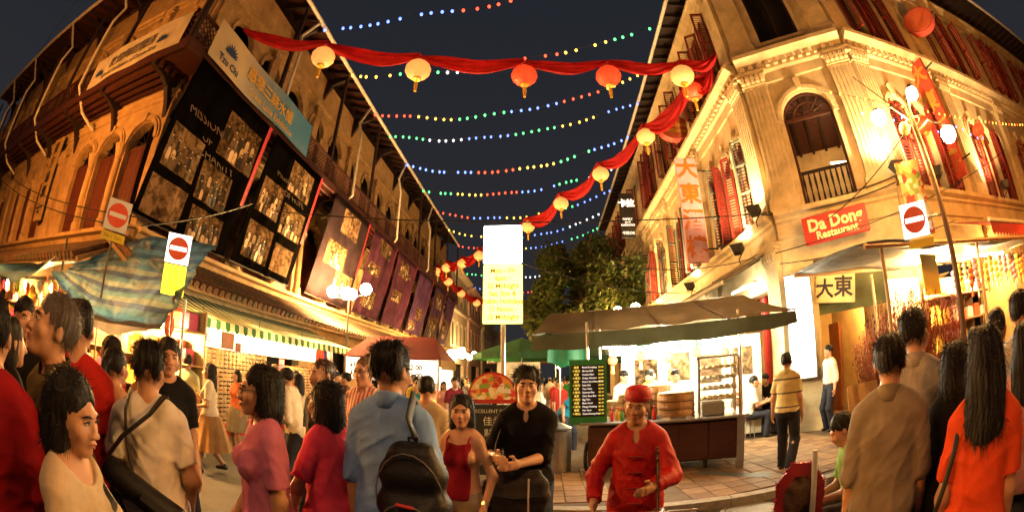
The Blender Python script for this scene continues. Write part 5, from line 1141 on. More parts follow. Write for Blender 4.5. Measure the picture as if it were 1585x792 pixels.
# ------------------------------------------------------------------ lanterns, cloth garlands, bulb strings
RCL = mat('red_cloth', (.5, .008, .012), .75, .25, 4, .3, bscale=10, trans=.3)
lan_w = bpy.data.materials.new('lantern_paper'); lan_w.use_nodes = True; nt, N, L = nodes(lan_w); b = N['Principled BSDF']
tc = N.new('ShaderNodeTexCoord'); gr = N.new('ShaderNodeSeparateXYZ'); L.new(tc.outputs['Object'], gr.inputs[0]); ln_ = N.new('ShaderNodeVectorMath'); ln_.operation = 'LENGTH'
mpv = N.new('ShaderNodeMapping'); mpv.inputs['Scale'].default_value = (0, 0, 1); L.new(tc.outputs['Object'], mpv.inputs[0]); L.new(mpv.outputs[0], ln_.inputs[0])
b.inputs['Base Color'].default_value = (.8, .35, .15, 1); b.inputs['Emission Color'].default_value = (1, .34, .08, 1); b.inputs['Emission Strength'].default_value = .33; lan_w.cycles.emission_sampling = 'NONE'
lan_r = emit('lantern_paper_red', (1, .06, .015), .27); lan_core = emit('lantern_bulb', (1, .82, .5), 6)
def lantern_meshes(pm_):
    m = MB(); n = 28
    prof = [(.1, .27)] + [(.32 * math.sin(a), .27 * math.cos(a)) for a in [math.pi * (.11 + .78 * k / 10) for k in range(11)]] + [(.1, -.27)]
    vs = []; fs = []
    for r_, z in prof:
        for k in range(n): a = 2 * math.pi * k / n; rr = r_ * (1 + (.03 if k % 2 else -.015)); vs.append((rr * math.cos(a), rr * math.sin(a), z))
    for i in range(len(prof) - 1):
        for k in range(n): j = (k + 1) % n; fs.append((i * n + k, i * n + j, (i + 1) * n + j, (i + 1) * n + k))
    m.add(vs, fs); return m.mesh('shade', pm_)
LAN_W, LAN_R = lantern_meshes(lan_w), lantern_meshes(lan_r)
LCAP = MB().lathe([(.1, 0), (.11, .02), (.1, .06), (.05, .07)], (0, 0, .26), 14).lathe([(.1, -.06), (.11, -.03), (.1, 0)], (0, 0, -.26), 14).mesh('cap', GOLD)
LTAS = MB().tube([(0, 0, -.3), (0, 0, -.4)], .012, 5).tube([(0, 0, -.38), (0, 0, -.44), (0, 0, -.68)], [.02, .05, .035], 8).mesh('tassel', mat('tassel_gold', (.75, .42, .06), .7, .2, 20))
LBUL = MB().lathe([(.01, .1), (.05, .06), (.055, 0), (.04, -.06), (.01, -.08)], (0, 0, .03), 10).mesh('bulb', lan_core)
def lantern(p, red, label, sc=1.0, pw=0):
    t = thing('paper_lantern', label, 'lantern', p, group='paper lanterns on the red cloth garlands')
    M0 = Matrix.Translation(p) @ Matrix.Rotation(rnd.uniform(0, 1), 4, 'Z') @ Matrix.Scale(sc, 4)
    put('shade', LAN_R if red else LAN_W, t, M0); put('cap', LCAP, t, M0); put('tassel', LTAS, t, M0)
    mk('hanger', MB().tube([(p[0], p[1], p[2] + .32 * sc), (p[0], p[1], p[2] + .5 * sc)], .008, 4), CABLE, t)
    if pw: light(t, 'POINT', (p[0], p[1], p[2]), (1, .5, .2), pw, .3)
def garland(pts, w, label, sag=.25, seed=1):
    """red cloth swags through the points"""
    r_ = random.Random(seed); t = thing('cloth_garland', label, 'garland', pts[0], group='red cloth garlands across the street')
    for i, (a, b) in enumerate(zip(pts, pts[1:])):
        a, b = Vector(a), Vector(b); ww = w * r_.uniform(.85, 1.15)
        def fn(u, v):
            p = a.lerp(b, u); s_ = math.sin(u * math.pi); wid = ww * (.18 + .82 * s_ ** .7)
            off = .07 * math.sin(v * 19 + u * 3 + i) * (1.2 - s_ * .3) + .04 * math.sin(v * 7 - u * 8)
            d = (b - a).normalized(); nrm = Vector((-d.y, d.x, 0))
            return tuple(p + Vector((0, 0, -sag * s_ - wid * v)) + nrm * off)
        mk('swag', MB().grid(fn, 14, 12), RCL, t, smooth=True)
    return t
Z = Vector((0, 0, .5))
c1 = [(-6.9, 5.9, 9.15), (-5.15, 7.35, 9.35), (-2.95, 8.4, 9.35), (-.35, 8.95, 9.35), (1.78, 9.0, 9.35), (3.75, 8.9, 9.4), (4.75, 8.5, 9.45)]
garland(c1, .42, 'red cloth garland stretched straight across between the two corner buildings', .08, 1)
lab = ('orange lantern nearest the balcony', 'yellow lantern second from the balcony', 'red lantern in the middle of the straight garland', 'dark red lantern fourth from the balcony', 'pale lantern at the restaurant end of the straight garland')
for k, p in enumerate(c1[1:6]): lantern((p[0], p[1], p[2] - .5), k in (2, 3), lab[k], 1.0 if k not in (0,) else .95, 18 if k in (0, 1, 4) else 8)
c2 = [(4.75, 8.9, 9.7), (4.3, 9.7, 9.5), (3.4, 12.3, 9.5), (2.15, 14.7, 9.3), (.75, 17.0, 9.1), (-.7, 19.8, 9.1), (-3.7, 24.6, 9.1), (-4.9, 25.8, 8.95), (-6.1, 26.8, 8.95), (-6.85, 27.6, 8.9)]
garland(c2, .6, 'red cloth garland running diagonally down the street from the restaurant', .3, 2)
lab = ('red lantern tucked at the restaurant corner', 'yellow lantern before the oval sign', 'pale lantern second along the diagonal garland', 'pale lantern third along the diagonal garland', 'orange lantern above the reflective sign post', 'small lantern right of the reflective sign post top', 'small lantern beside the reflective sign post', 'small lantern second from the balcony on the diagonal garland', 'small lantern where the diagonal garland meets the balcony')
for k, p in enumerate(c2[1:]): lantern((p[0], p[1], p[2] - .5), k == 0, lab[k] if k != 5 else 'small lantern hanging just left of the reflective sign', .95, 12 if k < 5 else 6)
c3 = [(-6.85, 27.9, 8.8), (-6.5, 29.2, 8.6), (-6.1, 32.0, 8.3), (-5.4, 35, 8.1), (-3.5, 41, 8.1), (0, 48, 8.3), (5, 55, 9)]
garland(c3, .55, 'far red cloth garland returning from the balcony', .25, 3)
for k, p in enumerate(c3[1:5]): lantern((p[0], p[1], p[2] - .5), False, 'far lantern under the returning garland, %s from the balcony' % ('first', 'second', 'third', 'fourth')[k], .95, 5)

BC = {'blue': (.12, .22, 1), 'red': (1, .07, .03), 'yellow': (1, .6, .08), 'green': (.08, .8, .2), 'white': (.75, .9, 1)}
BM = {k: emit('string_bulb_' + k, c, 1.15) for k, c in BC.items()}
BME = {k: MB().lathe([(.008, .045), (.03, .02), (.036, -.01), (.022, -.04), (.004, -.05)], (0, 0, 0), 8).mesh('bulb', m_) for k, m_ in BM.items()}
strings = [((-6.95, 9.3, 12.1), (4.55, 8.7, 13.5), 'blue blue red yellow green'), ((-6.95, 11.9, 12.1), (4.5, 11.2, 13.2), 'yellow green white red yellow green'), ((-6.95, 14.6, 12.1), (4.5, 14.0, 13.2), 'red yellow green blue red yellow'),
           ((-6.95, 16.6, 12.1), (4.5, 16.2, 13.2), 'green white blue green yellow blue'), ((-6.95, 19.6, 12.1), (4.5, 19.2, 13.2), 'blue blue red yellow green blue'), ((-6.95, 22.8, 12.1), (4.5, 22.6, 13.2), 'green yellow red blue green white'),
           ((-6.95, 26.2, 12.1), (4.5, 26, 13.2), 'red blue yellow green blue'), ((-6.95, 29.8, 12.1), (4.5, 29.6, 13.2), 'yellow green blue white'), ((-6.95, 33.6, 12.1), (4.5, 33.4, 13.2), 'red yellow blue green'), ((-7, 38, 10.8), (5, 38, 11.6), 'green white yellow'), ((-7, 43, 10.5), (5, 43, 11.2), 'blue red green')]
ordn = ('first', 'second', 'third', 'fourth', 'fifth', 'sixth', 'seventh', 'eighth', 'ninth', 'tenth', 'farthest')
for k, (a, b, cs) in enumerate(strings):
    a, b = Vector(a), Vector(b); cs = cs.split()
    t = thing('bulb_string', 'string of coloured bulbs across the street, %s from the camera' % ordn[k], 'string lights', tuple(a), group='strings of coloured bulbs over the street')
    def P(u): return a.lerp(b, u) + Vector((0, .06 * math.sin(u * 17 + k), -(.95 + .35 * ((k * 7) % 5) / 4 if k < 9 else .8) * 4 * u * (1 - u) + .04 * math.sin(u * 23 + k * 2)))
    mk('wire', MB().tube([P(i / 20) for i in range(21)], .008, 4, caps=False), CABLE, t)
    n = 34 if k < 6 else 28
    for i in range(n):
        u = (i + .5 + rnd.uniform(-.16, .16)) / n; p = P(u)
        if rnd.random() < .04: continue
        put('bulb', BME[cs[min(len(cs) - 1, int(u * len(cs)))]], t, Matrix.Translation(p - Vector((0, 0, .04))) @ Matrix.Scale(1.4 if k < 4 else 1.7, 4))
# small lights and lanterns along the side street
t = thing('fairy_lights', 'string of small amber and blue lights above the side street stalls', 'string lights', (6, 5, 5.6))
m = MB(); P = lambda u: Vector((4.9, 5.3, 6.05)).lerp(Vector((14, 4.2, 6.3)), u) + Vector((0, 0, -1.2 * u * (1 - u)))
mk('wire', MB().tube([P(i / 16) for i in range(17)], .007, 4, caps=False), CABLE, t)
for i in range(44): put('bulb', BME['yellow' if i % 3 else 'red'], t, Matrix.Translation(P((i + .5) / 44)) @ Matrix.Scale(.6, 4))
for i in range(16): q = P(.1 + .03 * i) + Vector((0, 0, -.35 - .1 * math.sin(i))); put('bulb', BME['blue'], t, Matrix.Translation(q) @ Matrix.Scale(.6, 4))
lantern((7.2, 4.75, 5.35), True, 'red lantern right of the lamp cluster', .62, 6); lantern((9.6, 4.6, 5.55), True, 'small red lantern at the side street edge', .55, 5)
# overhead cables
cab = [((-19, 4.0, 6.6), (-6.0, 4.25, 3.6), .3, 'pair of cables'), ((-19, 4.0, 6.3), (-6.2, 4.25, 3.45), .3, 'pair of cables'), ((-6.1, 4.3, 3.5), (-7.2, 8.6, 5.6), .1, ''), ((-6.9, 9.2, 5.6), (4.9, 8.6, 4.95), .35, ''), ((4.9, 8.6, 4.95), (8.0, 5.9, 5.1), .12, ''), ((4.9, 8.55, 4.9), (7.9, 5.9, 4.98), .2, ''), ((-.35, 6.95, 3.75), (4.7, 8.8, 4.0), .3, ''), ((-.35, 6.95, 3.5), (4.3, 12, 3.9), .2, ''), ((4.2, 7.0, 3.6), (12, 5.0, 5.6), .2, ''), ((4.5, 7.4, 3.5), (7.5, 4.9, 3.55), .1, ''), ((-14, 3.2, 13.8), (-22, 3.8, 9.5), .2, ''), ((5.36, 3.72, 4.6), (6.9, 6.0, 7.2), .05, ''), ((5.36, 3.72, 4.6), (5.3, 6.6, 4.1), .1, '')]
cl = ('upper cable over the front arcade', 'lower cable over the front arcade', 'cable tied from the arcade corner to the banners', 'long black cable sagging across the street from banner to restaurant', 'thick cable along the restaurant corner', 'second cable along the restaurant corner', 'upper wire from the reflective sign post to the restaurant', 'lower wire from the reflective sign post to the pink signboard', 'cable passing in front of the corner stall sign', 'cable under the name board', 'dark cable against the sky at the picture corner', 'guy wire from lamp pole up to the pilaster', 'wire from lamp pole to the corner door')
for k, (a, b, sg, _) in enumerate(cab):
    a, b = Vector(a), Vector(b); mk('cable', MB().tube([a.lerp(b, i / 14) + Vector((0, 0, -sg * 4 * (i / 14) * (1 - i / 14))) for i in range(15)], .014 if k < 6 else .01, 5, caps=False), CABLE, label=cl[k], cat='cable', group='cables and wires')
# ------------------------------------------------------------------ diners' tables in the arcade
def table(x, y, z, lab):
    t = thing('dining_table', lab, 'table', (x, y, z)); mk('top', MB().lathe([(.42, .72), (.45, .73), (.45, .75), (.43, .76)], (x, y, z), 20), mat('table_top', (.35, .2, .1), .4, .3, 5), t); mk('leg', MB().lathe([(.22, 0), (.2, .03), (.04, .06), (.035, .72)], (x, y, z), 12), BLACKP, t)
def stool(x, y, z, lab):
    t = thing('stool', lab, 'stool', (x, y, z), group='stools in the arcade'); mk('seat', MB().lathe([(.15, .42), (.17, .43), (.17, .46), (.15, .47)], (x, y, z), 16), REDP, t)
    for q in range(4): a = q * 1.5708 + .78; mk('leg', MB().tube([(x + math.cos(a) * .12, y + math.sin(a) * .12, z + .42), (x + math.cos(a) * .17, y + math.sin(a) * .17, z)], .012, 6), STEEL, t)
table(4.75, 9.0, .12, 'round table of the diners beside the cart'); table(5.0, 11.2, .12, 'round table further back in the arcade')
for k, (x, y) in enumerate(((4.25, 8.75), (4.4, 9.5), (5.15, 9.4), (4.5, 10.9), (5.4, 11.6))): stool(x, y, .12, ('red stool under the diner in white', 'red stool left of the table', 'red stool under the diner in black', 'red stool at the back table', 'red stool farthest in the arcade')[k])
# busker's decorated frame
t = thing('tinsel_frame', 'octagonal red tinsel framed picture standing on the road', 'display', (1.75, 2.55, 0)); M_ = xf(1.72, 2.62, 0, -34, rx=-8)
oc8 = [(math.cos(R(22.5 + a * 45)) * .2, .7 + math.sin(R(22.5 + a * 45)) * .28) for a in range(8)]
mk('panel', MB().prism(oc8, 0, .03), mat('tinsel_backing', (.3, .02, .02), .4, .3, 8), t, M_); mk('picture', MB().prism([(x * .62, .7 + (z - .7) * .62) for x, z in oc8], -.012, -.001), PH[2], t, M_)
m = MB(); r_ = random.Random(5)
for a in range(340):
    u = r_.random() * 8; i = int(u); f_ = u - i; p = Vector((oc8[i][0], 0, oc8[i][1])).lerp(Vector((oc8[(i + 1) % 8][0], 0, oc8[(i + 1) % 8][1])), f_); d = Vector((r_.gauss(0, 1), r_.gauss(0, 1), r_.gauss(0, 1))).normalized() * r_.uniform(.012, .03); s_ = d.orthogonal().normalized() * .005
    m.add([p, p + d * .5 + s_, p + d, p + d * .5 - s_], [(0, 1, 2, 3)])
o = mk('tinsel', m, mat('tinsel_red', (.75, .02, .03), .2, .1, 9, metal=.6), t, M_); o['kind'] = 'stuff'
for x in (-.15, .15): mk('leg', MB().tube([M_ @ Vector((x, .03, .52)), M_ @ Vector((x, .12, .02))], .014, 6), REDP, t)
# ------------------------------------------------------------------ people: smooth-blended bodies grown from a posed skeleton
def smin(a, b, k):
    h = np.clip(.5 + .5 * (b - a) / k, 0, 1); return b + (a - b) * h - k * h * (1 - h)
class Field:
    def __init__(s, lo, hi, vox):
        s.lo = np.array(lo, np.float32); s.h = np.float32(vox); s.n = np.ceil((np.array(hi) - s.lo) / vox).astype(int) + 1
        s.ax = [s.lo[i] + s.h * np.arange(s.n[i], dtype=np.float32) for i in range(3)]; s.D = np.full(tuple(s.n), .3, np.float32)
    def sub(s, lo, hi, pad=.1):
        a = np.clip(np.floor((np.array(lo) - pad - s.lo) / s.h).astype(int), 0, s.n); b = np.clip(np.ceil((np.array(hi) + pad - s.lo) / s.h).astype(int) + 1, 0, s.n)
        if np.any(b - a < 1): return None, None
        sl = tuple(slice(a[i], b[i]) for i in range(3)); return sl, [s.ax[0][sl[0]][:, None, None], s.ax[1][sl[1]][None, :, None], s.ax[2][sl[2]][None, None, :]]
    def comb(s, sl, d, k, op='add'):
        if op == 'add': s.D[sl] = smin(s.D[sl], d, k)
        else: s.D[sl] = -smin(-s.D[sl], d, k)
    def cone(s, a, b, ra, rb, k=.03, flat=False, op='add', infl=0.0):
        a = np.array(a, np.float32); b = np.array(b, np.float32); ra += infl; rb += infl; r = max(ra, rb)
        sl, P = s.sub(np.minimum(a, b) - r, np.maximum(a, b) + r)
        if sl is None: return
        d = b - a; L2 = float(d @ d) + 1e-9
        t = ((P[0] - a[0]) * d[0] + (P[1] - a[1]) * d[1] + (P[2] - a[2]) * d[2]) / L2; tc = np.clip(t, 0, 1)
        q = np.sqrt((P[0] - a[0] - d[0] * tc) ** 2 + (P[1] - a[1] - d[1] * tc) ** 2 + (P[2] - a[2] - d[2] * tc) ** 2) - (ra + (rb - ra) * tc)
        if flat: q = np.maximum(q, (t - 1) * math.sqrt(L2))
        s.comb(sl, q, k, op)
    def ell(s, c, r, k=.03, Rm=None, op='add', infl=0.0):
        c = np.array(c, np.float32); r = np.array(r, np.float32) + infl; m = float(r.max())
        sl, P = s.sub(c - m, c + m)
        if sl is None: return
        x, y, z = P[0] - c[0], P[1] - c[1], P[2] - c[2]
        if Rm is not None: x, y, z = (Rm[0][0] * x + Rm[1][0] * y + Rm[2][0] * z, Rm[0][1] * x + Rm[1][1] * y + Rm[2][1] * z, Rm[0][2] * x + Rm[1][2] * y + Rm[2][2] * z)
        k0 = np.sqrt((x / r[0]) ** 2 + (y / r[1]) ** 2 + (z / r[2]) ** 2) + 1e-6; k1 = np.sqrt((x / r[0] ** 2) ** 2 + (y / r[1] ** 2) ** 2 + (z / r[2] ** 2) ** 2) + 1e-6
        s.comb(sl, k0 * (k0 - 1) / k1, k, op)
    def full(s): return s.ax[0][:, None, None], s.ax[1][None, :, None], s.ax[2][None, None, :]
    def mesh(s, name, m):
        D = s.D; ins = D < 0
        c = [(i, j, k) for i in (0, 1) for j in (0, 1) for k in (0, 1)]; n = np.array(D.shape) - 1
        cnt = np.zeros(n, np.int8)
        for i, j, k in c: cnt += ins[i:n[0] + i, j:n[1] + j, k:n[2] + k]
        act = np.argwhere((cnt > 0) & (cnt < 8))
        if len(act) == 0: return None
        vals = np.stack([D[act[:, 0] + i, act[:, 1] + j, act[:, 2] + k] for i, j, k in c], 1)
        acc = np.zeros((len(act), 3), np.float32); num = np.zeros(len(act), np.float32); ca = np.array(c, np.float32)
        for a in range(8):
            for b in range(a + 1, 8):
                if np.abs(ca[a] - ca[b]).sum() == 1:
                    va, vb = vals[:, a], vals[:, b]; ms = (va < 0) != (vb < 0)
                    t = np.where(ms, va / np.where(ms, va - vb, 1), 0)[:, None]
                    acc += np.where(ms[:, None], ca[a] + (ca[b] - ca[a]) * t, 0); num += ms
        V = s.lo + (act + acc / num[:, None]) * s.h
        idx = np.full(n, -1, np.int32); idx[act[:, 0], act[:, 1], act[:, 2]] = np.arange(len(act))
        quads = []
        for ax in range(3):
            u, v = (ax + 1) % 3, (ax + 2) % 3
            A = [slice(0, n[q] + 1) for q in range(3)]; B = list(A); A[ax] = slice(0, n[ax]); B[ax] = slice(1, n[ax] + 1)
            for q in (u, v): A[q] = slice(1, n[q]); B[q] = slice(1, n[q])
            ia, ib = ins[tuple(A)], ins[tuple(B)]
            e = np.argwhere(ia != ib); fl = ia[e[:, 0], e[:, 1], e[:, 2]]
            e[:, u] += 1; e[:, v] += 1
            def I(du, dv): w = e.copy(); w[:, u] -= du; w[:, v] -= dv; return idx[w[:, 0], w[:, 1], w[:, 2]]
            q = np.stack([I(1, 1), I(0, 1), I(0, 0), I(1, 0)], 1); q[~fl] = q[~fl][:, ::-1]; quads.append(q)
        Q = np.concatenate(quads); Q = Q[(Q >= 0).all(1)]
        me = bpy.data.meshes.new(name); me.vertices.add(len(V)); me.vertices.foreach_set('co', V.astype(np.float32).ravel())
        me.loops.add(len(Q) * 4); me.loops.foreach_set('vertex_index', Q.astype(np.int32).ravel()); me.polygons.add(len(Q)); me.polygons.foreach_set('loop_start', np.arange(0, len(Q) * 4, 4, dtype=np.int32))
        me.polygons.foreach_set('use_smooth', np.ones(len(Q), bool)); me.materials.append(m); me.update(calc_edges=True); me.validate()
        s.V = V; s.Q = Q
        return me

SKIN = [mat('skin_tan', (.5, .26, .14), .5, .12, 14, .06, bscale=120), mat('skin_fair', (.58, .33, .2), .5, .12, 14, .06, bscale=120), mat('skin_pink', (.62, .34, .25), .5, .12, 14, .06, bscale=120)]
HAIR = {'black': mat('hair_black', (.009, .007, .006), .55, .3, 60, .25, bscale=140, stretch=(1, 1, .15), spec=.25), 'brown': mat('hair_brown', (.05, .025, .014), .4, .3, 60, .3, bscale=90, stretch=(1, 1, .2)), 'grey': mat('hair_greying', (.09, .07, .055), .5, .5, 60, .3, bscale=90, stretch=(1, 1, .2)), 'fair': mat('hair_fair', (.2, .11, .05), .5, .4, 60, .3, stretch=(1, 1, .2))}
SHOE = mat('shoe_black', (.02, .016, .014), .4, .2, 8); EYEW = mat('eye_white', (.6, .55, .5), .2, 0); EYED = mat('eye_dark', (.012, .008, .006), .15, 0); LIP = mat('lip_skin', (.4, .13, .09), .4, .1, 20)
_cm = {}
def cloth(c, rough=.85, kind='c'):
    key = tuple(round(q, 3) for q in c) + (rough,)
    if key not in _cm:
        m = _cm[key] = mat('fabric_%d' % len(_cm), c, rough, .22, 7, .1, bscale=240, spec=.12); nt, N, L = nodes(m)
        ob = next(n for n in N if n.type == 'BUMP'); tc = next(n for n in N if n.type == 'TEX_COORD')      # creases
        rn = N.new('ShaderNodeTexNoise'); rn.noise_type = 'RIDGED_MULTIFRACTAL'; rn.inputs['Scale'].default_value = 5.5; rn.inputs['Detail'].default_value = 2.5; rn.inputs['Distortion'].default_value = .9
        mp = N.new('ShaderNodeMapping'); mp.inputs['Scale'].default_value = (1.5, 1.5, .8); mp.inputs['Rotation'].default_value = (.3, .5, .2); L.new(tc.outputs['Object'], mp.inputs[0]); L.new(mp.outputs[0], rn.inputs['Vector'])
        b2 = N.new('ShaderNodeBump'); b2.inputs['Strength'].default_value = .3; b2.inputs['Distance'].default_value = .025; L.new(rn.outputs['Fac'], b2.inputs['Height']); L.new(b2.outputs[0], ob.inputs['Normal'])
    return _cm[key]
def rot(yaw=0, pitch=0, roll=0): return np.array(Matrix.Rotation(R(yaw), 3, 'Z') @ Matrix.Rotation(R(pitch), 3, 'X') @ Matrix.Rotation(R(roll), 3, 'Y'))
def ik(a, b, l1, l2, pole):
    a, b = Vector(a), Vector(b); d = b - a; L_ = d.length
    if L_ > (l1 + l2) * .995: b = a + d * ((l1 + l2) * .995 / L_); d = b - a; L_ = d.length
    x = (l1 * l1 - l2 * l2 + L_ * L_) / (2 * L_); y = math.sqrt(max(0, l1 * l1 - x * x)); u = d.normalized(); p = Vector(pole); p = (p - u * p.dot(u)); p = p.normalized() if p.length > 1e-6 else u.orthogonal().normalized()
    return a + u * x + p * y, b
def person(label, x, y, rz, h=1.7, fem=False, hair='short', hcol='black', shirt=((.5, .5, .5), 'short', .86), legs=('trousers', (.03, .03, .04)), arms=(None, None), head=(0, 0, 0), stride=0.0, vox=.011, face=False, sit=False, lean=0.0, z0=0.0, skin=0, fat=1.0, group=None, neck='crew', glasses=False, rough=.85, barearm=False, shoes=SHOE):
    s = h / 1.72; near = vox < .0125
    M0 = xf(x, y, z0, rz)
    t = put('person', None, None, M0, label, 'person', group)
    sw = .13 if fem else .15; hw = .09; f = fat
    up = rot(0, lean, 0)                          # lean forward (towards -y)
    pz = .92 if not sit else .53
    def U(p): q = np.array(p, float); q[2] -= .92; q = up @ q; q[2] += pz; return q * s
    hd = Vector(U((0, -.012, 1.602))); Rh = rot(head[0], head[1], head[2]) if not lean else rot(head[0], head[1] + lean * .3, head[2])
    def HD(p): return np.array(hd) + (Rh @ (np.array(p, float) * s))
    RhL = Rh.tolist()
    # joints
    J = {}
    for i, sx in enumerate((-1, 1)):
        S = U((sx * sw, .008, 1.372)); w = arms[i]
        if w is None: w = (sx * (sw + .055), -.05 + .02 * sx, .85)
        if isinstance(w[0], (tuple, list)): tgt, pole = w
        else: tgt, pole = w, (sx * .2, 1, -.2)
        tgt = np.array(tgt, float); tgt[2] += (0 if not sit else -.39)
        E_, W_ = ik(S, tgt * s, .285 * s, .25 * s, pole)
        J[sx] = (Vector(S), E_, W_)
        hipp = Vector((sx * hw * s, 0, (pz - .03) * s))
        if sit: K = Vector((sx * .13 * s, -.43 * s, .5 * s)); A = Vector((sx * .13 * s, -.4 * s, .08 * s))
        else:
            fy = -stride * sx; A = Vector((sx * .1 * s, fy * s, (.08 + (.05 if fy > .1 else 0)) * s)); K, A = ik(hipp, A, .42 * s, .42 * s, (sx * .1, -1, 0))
        J[(sx, 'l')] = (hipp, K, A)
    fem_b = fem
    def torso(F, e, k=.05):
        F.cone(U((-.065, .005, .93)), U((.065, .005, .93)), .113 * s * f, .113 * s * f, k, infl=e * .8); F.ell(U((0, .005, 1.07)), np.array((.135 * f if fem else .152 * f, .104 * f, .19)) * s, k, up.tolist(), infl=e)
        F.ell(U((0, .008, 1.26)), np.array((.132 if fem else .154, .106 * f, .19)) * s, k, up.tolist(), infl=e); F.cone(U((-sw + .03, .012, 1.372)), U((sw - .03, .012, 1.372)), .052 * s, .052 * s, k, infl=e)
        F.cone(U((-.08, .018, 1.425)), U((.08, .018, 1.425)), .03 * s, .03 * s, .06, infl=e)
        for sx in (-1, 1): F.cone(U((sx * .04, .02, 1.47)), U((sx * (sw - .02), .014, 1.385)), .028 * s, .045 * s, .05, infl=e * .8)
        if fem:
            for sx in (-1, 1): F.ell(U((sx * .07, -.085, 1.26)), np.array((.062, .05, .06)) * s, .03, infl=e)
            F.ell(U((0, .03, .92)), np.array((.155, .12, .12)) * s, k, infl=e)
        F.cone(U((-.05, .05, .9)), U((.05, .05, .9)), .085 * s, .085 * s, .05, infl=e)
    def arm(F, sx, e, upto=1.0, k=.03, flat=True, hand=True, loose=0.0):
        S, E_, W_ = J[sx]; r0, r1, r2 = (.041 if fem else .048) * s, (.037 if fem else .043) * s, (.024 if fem else .028) * s
        tot = 2.0 * upto
        if tot >= 1: F.cone(S, E_, r0, r1, k, infl=e + loose * .5)
        else: F.cone(S, S.lerp(E_, tot), r0, r0 + (r1 - r0) * tot, k, flat=flat, infl=e + loose)
        if tot > 1: F.cone(E_, E_.lerp(W_, min(1, tot - 1)), r1, r1 + (r2 - r1) * (tot - 1), k, flat=flat and upto < 1.2, infl=e + loose)
    def hand(F, sx):
        S, E_, W_ = J[sx]; d = (W_ - E_).normalized(); side = Vector((0, -1, 0)) if abs(d.y) < .7 else Vector((0, 0, 1)); side = (side - d * side.dot(d)).normalized(); nr = d.cross(side)
        F.cone(W_, W_ + d * .03 * s, .024 * s, .03 * s, .015)
        for q in (-1.2, -.4, .4, 1.2): F.cone(W_ + d * .02 * s + side * q * .012 * s, W_ + d * .085 * s + side * q * .016 * s, .017 * s, .012 * s, .014)
        for q, ln in ((-1.4, .07), (-.5, .082), (.45, .078), (1.35, .06)):
            b0 = W_ + d * .085 * s + side * q * .017 * s; b1 = b0 + (d + nr * .25 * sx).normalized() * ln * .5 * s; b2 = b1 + (d * .7 + nr * .75 * sx).normalized() * ln * .5 * s
            F.cone(b0, b1, .0095 * s, .0088 * s, .006); F.cone(b1, b2, .0088 * s, .0075 * s, .006)
        b0 = W_ + d * .03 * s + side * .025 * s; b1 = b0 + (d * .6 + side * .8).normalized() * .04 * s; F.cone(b0, b1, .012 * s, .011 * s, .01); F.cone(b1, b1 + (d + side * .2).normalized() * .03 * s, .011 * s, .009 * s, .006)
    def leg(F, sx, e0, e1, k=.03, upto=None):
        hp, K, A = J[(sx, 'l')]; F.cone(hp, K, .086 * s * f, .056 * s, k, infl=e0)
        if upto is None: F.cone(K, A, .054 * s, .038 * s, k, infl=e1, flat=e1 > 0); 
        if e1 == 0: F.ell(K.lerp(A, .3) + Vector((0, .02 * s, 0)), (.045 * s, .048 * s, .1 * s), .03)
    # bounds
    P = [v for kk in (-1, 1) for v in J[kk]] + [v for kk in (-1, 1) for v in J[(kk, 'l')]] + [hd + Vector((0, 0, .14 * s)), hd - Vector((.12, .15, 0)), hd + Vector((.12, .14, 0)), Vector(U((-.26, -.2, .9))), Vector(U((.26, .2, 1.3)))]
    Pn = np.array([tuple(v) for v in P]); lo = Pn.min(0) - .13; hi = Pn.max(0) + .13; lo[2] = max(lo[2], -.02)
    # ---- body
    F = Field(lo, hi, vox); torso(F, 0)
    F.cone(U((0, .015, 1.42)), HD((0, .025, -.05)), .06 * s if not fem else .05 * s, .05 * s if not fem else .044 * s, .035)
    F.ell(HD((0, .014, .03)), np.array((.077, .097, .094)) * s, .02, RhL); F.ell(HD((0, -.026, -.03)), np.array((.063, .07, .083)) * s, .025, RhL); F.ell(HD((0, -.068, -.093)), np.array((.028, .024, .022)) * s, .02, RhL)
    if near or face:
        for sx in (-1, 1):
            F.ell(HD((sx * .042, -.066, -.024)), np.array((.026, .022, .026)) * s, .02, RhL); F.ell(HD((sx * .031, -.102, .01)), np.array((.02, .012, .009)) * s, .012, RhL, 'sub')
            if hair not in ('bob', 'bobshort', 'long'): F.ell(HD((sx * .079, .01, -.004)), np.array((.011, .02, .033)) * s, .006, RhL)
            F.ell(HD((sx * .014, -.106, -.031)), np.array((.01, .012, .009)) * s, .008, RhL)
        F.ell(HD((0, -.086, .03)), np.array((.05, .014, .011)) * s, .015, RhL); F.cone(HD((0, -.09, .014)), HD((0, -.108, -.026)), .008 * s, .0125 * s, .012)
        F.ell(HD((0, -.095, -.054)), np.array((.024, .012, .007)) * s, .008, RhL); F.ell(HD((0, -.092, -.067)), np.array((.02, .012, .007)) * s, .008, RhL)
    else:
        F.cone(HD((0, -.092, .014)), HD((0, -.112, -.025)), .01 * s, .014 * s, .012)
        for sx in (-1, 1): F.ell(HD((sx * .079, .01, -.004)), np.array((.012, .02, .033)) * s, .006, RhL)
    for sx in (-1, 1):
        arm(F, sx, 0)
        hand(F, sx)
        leg(F, sx, 0, 0); A = J[(sx, 'l')][2]; F.cone(A + Vector((0, .03, -.04)) * s, A + Vector((0, -.1, -.05)) * s, .034 * s, .026 * s, .03)
    put('body', F.mesh('body', SKIN[skin]), t, M0)
    # ---- shirt
    rs = random.Random(hash(label) % 1000 if False else sum(map(ord, label)))
    sc_, sleeve, hem = shirt[:3]; sm = cloth(sc_, rough) if not isinstance(sc_, bpy.types.Material) else sc_
